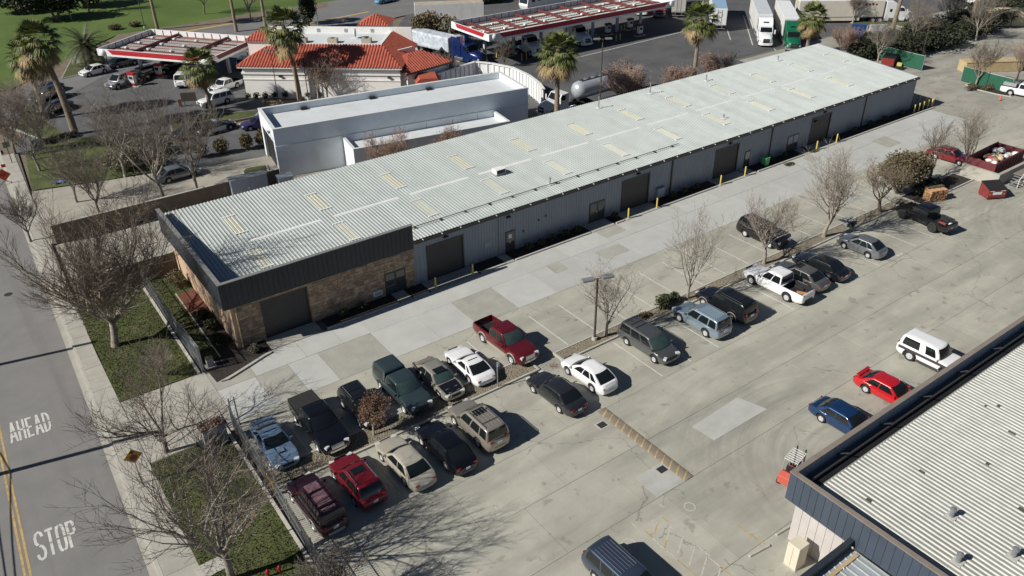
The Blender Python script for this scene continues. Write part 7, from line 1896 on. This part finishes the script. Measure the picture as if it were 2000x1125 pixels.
# leafy trees behind the restaurant
q = G(835,92); foliage('leafy_tree','olive leafed tree behind the restaurant wing',[(q.x,q.y,3.6,3.2,3.0,2.6),(q.x+3,q.y-2,3.2,2.6,2.6,2.4),(q.x+5.0,q.y-3.4,2.4,2.0,2.0,2.0)],6000,0.22,M['leafbrown'],640,'tree',trunk=0.2)
q = G(880,95); foliage('leafy_tree','pale green leafed tree beside the tarped load',[(q.x,q.y,2.8,2.4,2.4,2.4)],3200,0.2,M['leafgrey'],641,'tree',trunk=0.16)
q = G(605,58); foliage('leafy_tree','dark olive conifer behind the restaurant roof',[(q.x,q.y,4.0,2.0,2.0,3.2),(q.x,q.y,6.5,1.3,1.3,1.8)],3600,0.22,M['leafdark'],642,'tree',trunk=0.2)
for i,(u,v,h,s,lb,m) in enumerate(((90,40,7,7,'large dark evergreen tree at the top left corner','leafdark'),(20,25,6,6,'dark evergreen tree at the far left of the top edge','leafdark'),(150,15,7,6,'dark evergreen tree in the field behind the street light','leafdark'),
      (905,-8,2,3.5,'clipped green hedge at the top edge near the motorhome','leaf'),(960,5,2,2.5,'second clipped hedge at the top edge near the motorhome','leaf'))):
    q = G(u,v); foliage('leafy_tree',lb,[(q.x,q.y,h*0.62,s,s*0.8,h*0.5),(q.x+s*0.5,q.y-s*0.3,h*0.5,s*0.7,s*0.6,h*0.42)],5000,0.35,M[m],650+i,'tree',trunk=0.25)
for i,(u,v) in enumerate(((225,58),(265,52))):
    q = G(u,v); foliage('field_bush','scrubby bush on the dirt shoulder of the far street, %s'%['left one','right one'][i],[(q.x,q.y,0.5,1.4,1.0,0.6)],500,0.16,M['leafbrown'],660+i,group='scrub on the far shoulder')
# dark hedge bank at the upper right
hp = [(1690,112),(1712,108),(1740,100),(1775,105),(1810,96),(1840,86),(1875,74),(1905,62),(1935,50),(1965,38),(1790,80),(1830,66),(1870,52),(1910,38),(1950,22),(1985,12)]
for i,(u,v) in enumerate(hp):
    q = G(u,v); s = 3.2+0.5*(i%3)
    foliage('hedge_bush','dark hedge bush of the bank beyond the green gates, %s'%(['at its left end','behind the left green fence','beside the palm','right of the palm','under the leaning bare tree','middle of the front','right of the middle','toward the container','next to the container','behind the container','back row above the palm','back row middle','back row right','back row by the container','top edge','in the top right corner'][i]),[(q.x,q.y,1.5,s,s,2.1)],2600,0.2,M['leafdark'],670+i,group='hedge bushes on the bank')
q = G(1930,175); foliage('gate_hedge','low clipped hedge on the gateway island',[(q.x,q.y,0.45,2.2,0.8,0.5),(q.x-2.2,q.y+1.4,0.45,1.6,0.7,0.5)],1500,0.09,M['leafbrown'],690)
q = G(1725,60); foliage('island_planting','low brown planting on the far truck island',[(q.x-3,q.y+3,0.25,4,1.5,0.3)],900,0.12,M['leafbrown'],691)

# ---- palms
def fan_palm(label, x, y, h, seed, cr_=1.7, skirt=1.0, tr=0.24, z0=0.0, lean=(0,0), group='fan palms'):
    r = random.Random(seed)
    t = thing('fan_palm', label, 'palm tree', (x,y,z0), 0, group)
    k = 9; top = Vector((lean[0],lean[1],h))
    pts = [Vector((lean[0]*(i/k)**2,lean[1]*(i/k)**2,h*i/k)) for i in range(k+1)]
    rr = [tr*lerp(1.25,0.85,min(1,i/k*1.5)) for i in range(k+1)]
    mb = MB().tube([pts[0]-Vector((0,0,0.2))]+pts,[tr*1.5]+rr,12)
    obj('trunk', mb, M['palmtrunk'], t, smooth=60)
    rings = MB()
    for i in range(int(h/0.28)):
        f = (i+0.5)*0.28/h; q = Vector((lean[0]*f*f,lean[1]*f*f,h*f)); rad_ = tr*lerp(1.25,0.85,min(1,f*1.5))
        rings.lathe([(rad_*0.98,-0.05),(rad_*1.08,0.03),(rad_*0.97,0.06)],10,'z',tuple(q))
    obj('trunk_rings', rings, M['palmtrunk'], t)
    g_, d_ = MB(), MB()
    def frond(mb, az, el, stem, s, dr):
        d = Vector((math.cos(az)*math.cos(el),math.sin(az)*math.cos(el),math.sin(el))); side = Vector((-math.sin(az),math.cos(az),0)); upv = side.cross(d)*-1
        p0 = top+Vector((0,0,-0.1)); p1 = p0+d*stem*0.6+Vector((0,0,0.02)); p2 = p0+d*stem+Vector((0,0,-dr*0.12))
        mb.add([p0-side*.02,p0+side*.02,p2+side*.015,p2-side*.015],[(0,1,2,3)])
        nb = 15
        for j in range(nb):
            a = lerp(-1.35,1.35,j/(nb-1))+r.uniform(-.05,.05)
            dd = (d*math.cos(a)+side*math.sin(a)).normalized(); L_ = s*lerp(1.0,0.72,abs(a)/1.35)*r.uniform(.9,1.08)
            wv = (side*math.cos(a)-d*math.sin(a))*0.055*s+Vector((0,0,0.02))
            m_ = p2+dd*L_*0.55+Vector((0,0,0.03-0.05*dr)); e = p2+dd*L_+Vector((0,0,-0.28*dr*L_-0.05))
            mb.add([p2,m_-wv,e,m_+wv],[(0,1,2,3)])
    n1 = 46
    for i in range(n1):
        el = lerp(1.35,-0.55,(i+r.random())/n1); frond(g_, i*2.399+r.uniform(-.2,.2), el, cr_*r.uniform(.5,.7), cr_*r.uniform(.55,.7), 0.8 if el > .3 else 1.4)
    for i in range(int(46*skirt)):
        el = r.uniform(-1.35,-0.5); frond(d_, r.uniform(0,6.28), el, cr_*r.uniform(.45,.95), cr_*r.uniform(.45,.6), 1.3)
    obj('crown', g_, M['frond'], t); 
    if skirt: obj('dead_skirt', d_, M['deadfrond'], t)
    return t
pa = GY(1090,100,76.5); fan_palm('large fan palm with straw skirt rising behind the roof near the lamp post',pa.x,76.5,pa.z+0.2,701,2.5,1.3,0.30)
pb = GY(1368,35,74.5); fan_palm('tall fan palm behind the roof before the blue roofed trailer',pb.x,74.5,pb.z+0.1,702,2.3,1.2,0.28)
pc = GY(1588,30,78.0); fan_palm('tall fan palm at the far end of the white roof beside the green truck',pc.x,78.0,pc.z,703,2.3,1.2,0.28)
pd = G(1738,80); fan_palm('fan palm at the top edge over the long white truck',pd.x,pd.y,12.6,704,2.4,1.2,0.33,lean=(1.0,-0.4))
pe = G(586,196); fan_palm('fan palm standing against the restaurant wall',pe.x,pe.y,10.2,705,2.9,1.0,0.30,lean=(-0.6,0.4))
pf = G(412,216); fan_palm('small dark fan palm beside the passing white suv',pf.x,pf.y,6.4,706,2.4,0.8,0.24,lean=(-0.3,0.2))
pg = G(147,262); fan_palm('tallest shaggy fan palm at the left of the forecourt',pg.x,pg.y,12.0,707,2.6,1.6,0.38,lean=(-1.0,0.6))
ph = G(90,232); fan_palm('second shaggy fan palm behind the tallest one',ph.x,ph.y,8.6,708,2.5,1.5,0.33,lean=(0.2,0.2))
for i,(u,v,h,lb) in enumerate(((308,58,13,'bare palm trunk above the car forecourt canopy'),(462,62,14,'bare palm trunk beside the left restaurant tower'),(522,72,13,'pale palm trunk behind the restaurant palm'),(1890,66,11,'palm trunk between bare trees at the top right'))):
    q = G(u,v); fan_palm(lb,q.x,q.y,h,720+i,2.2,1.0,0.26)
# date palm with long feather fronds
q = G(178,128); t = thing('date_palm','dark feathery date palm left of the fuel canopy','palm tree',(q.x,q.y,0))
obj('trunk', MB().tube([(0,0,-0.2),(0,0,1.5),(0,0,3.4)],[0.55,0.48,0.6],12), M['palmtrunk'], t)
mb = MB(); r = random.Random(8)
for i in range(64):
    az = i*2.399; el = lerp(1.2,-0.55,i/64)+r.uniform(-.1,.1); L_ = r.uniform(3.4,4.4)
    d = Vector((math.cos(az)*math.cos(el),math.sin(az)*math.cos(el),math.sin(el))); p = Vector((0,0,3.4)); side = Vector((-math.sin(az),math.cos(az),0)); pts = [p]
    for k in range(8): d = (d+Vector((0,0,-0.13))).normalized(); p = p+d*L_/8; pts.append(p)
    for a, b in zip(pts[:-1],pts[1:]):
        mb.add([a-side*.03,a+side*.03,b+side*.03,b-side*.03],[(0,1,2,3)])
        for s in (1,-1):
            for f in (.0,.33,.66):
                q_ = a.lerp(b,f); e = q_+side*s*0.55+(b-a).normalized()*0.35+Vector((0,0,-0.12)); wv = (b-a).normalized()*0.07
                mb.add([q_-wv,q_+wv,e],[(0,1,2)])
obj('crown', mb, M['datefrond'], t)
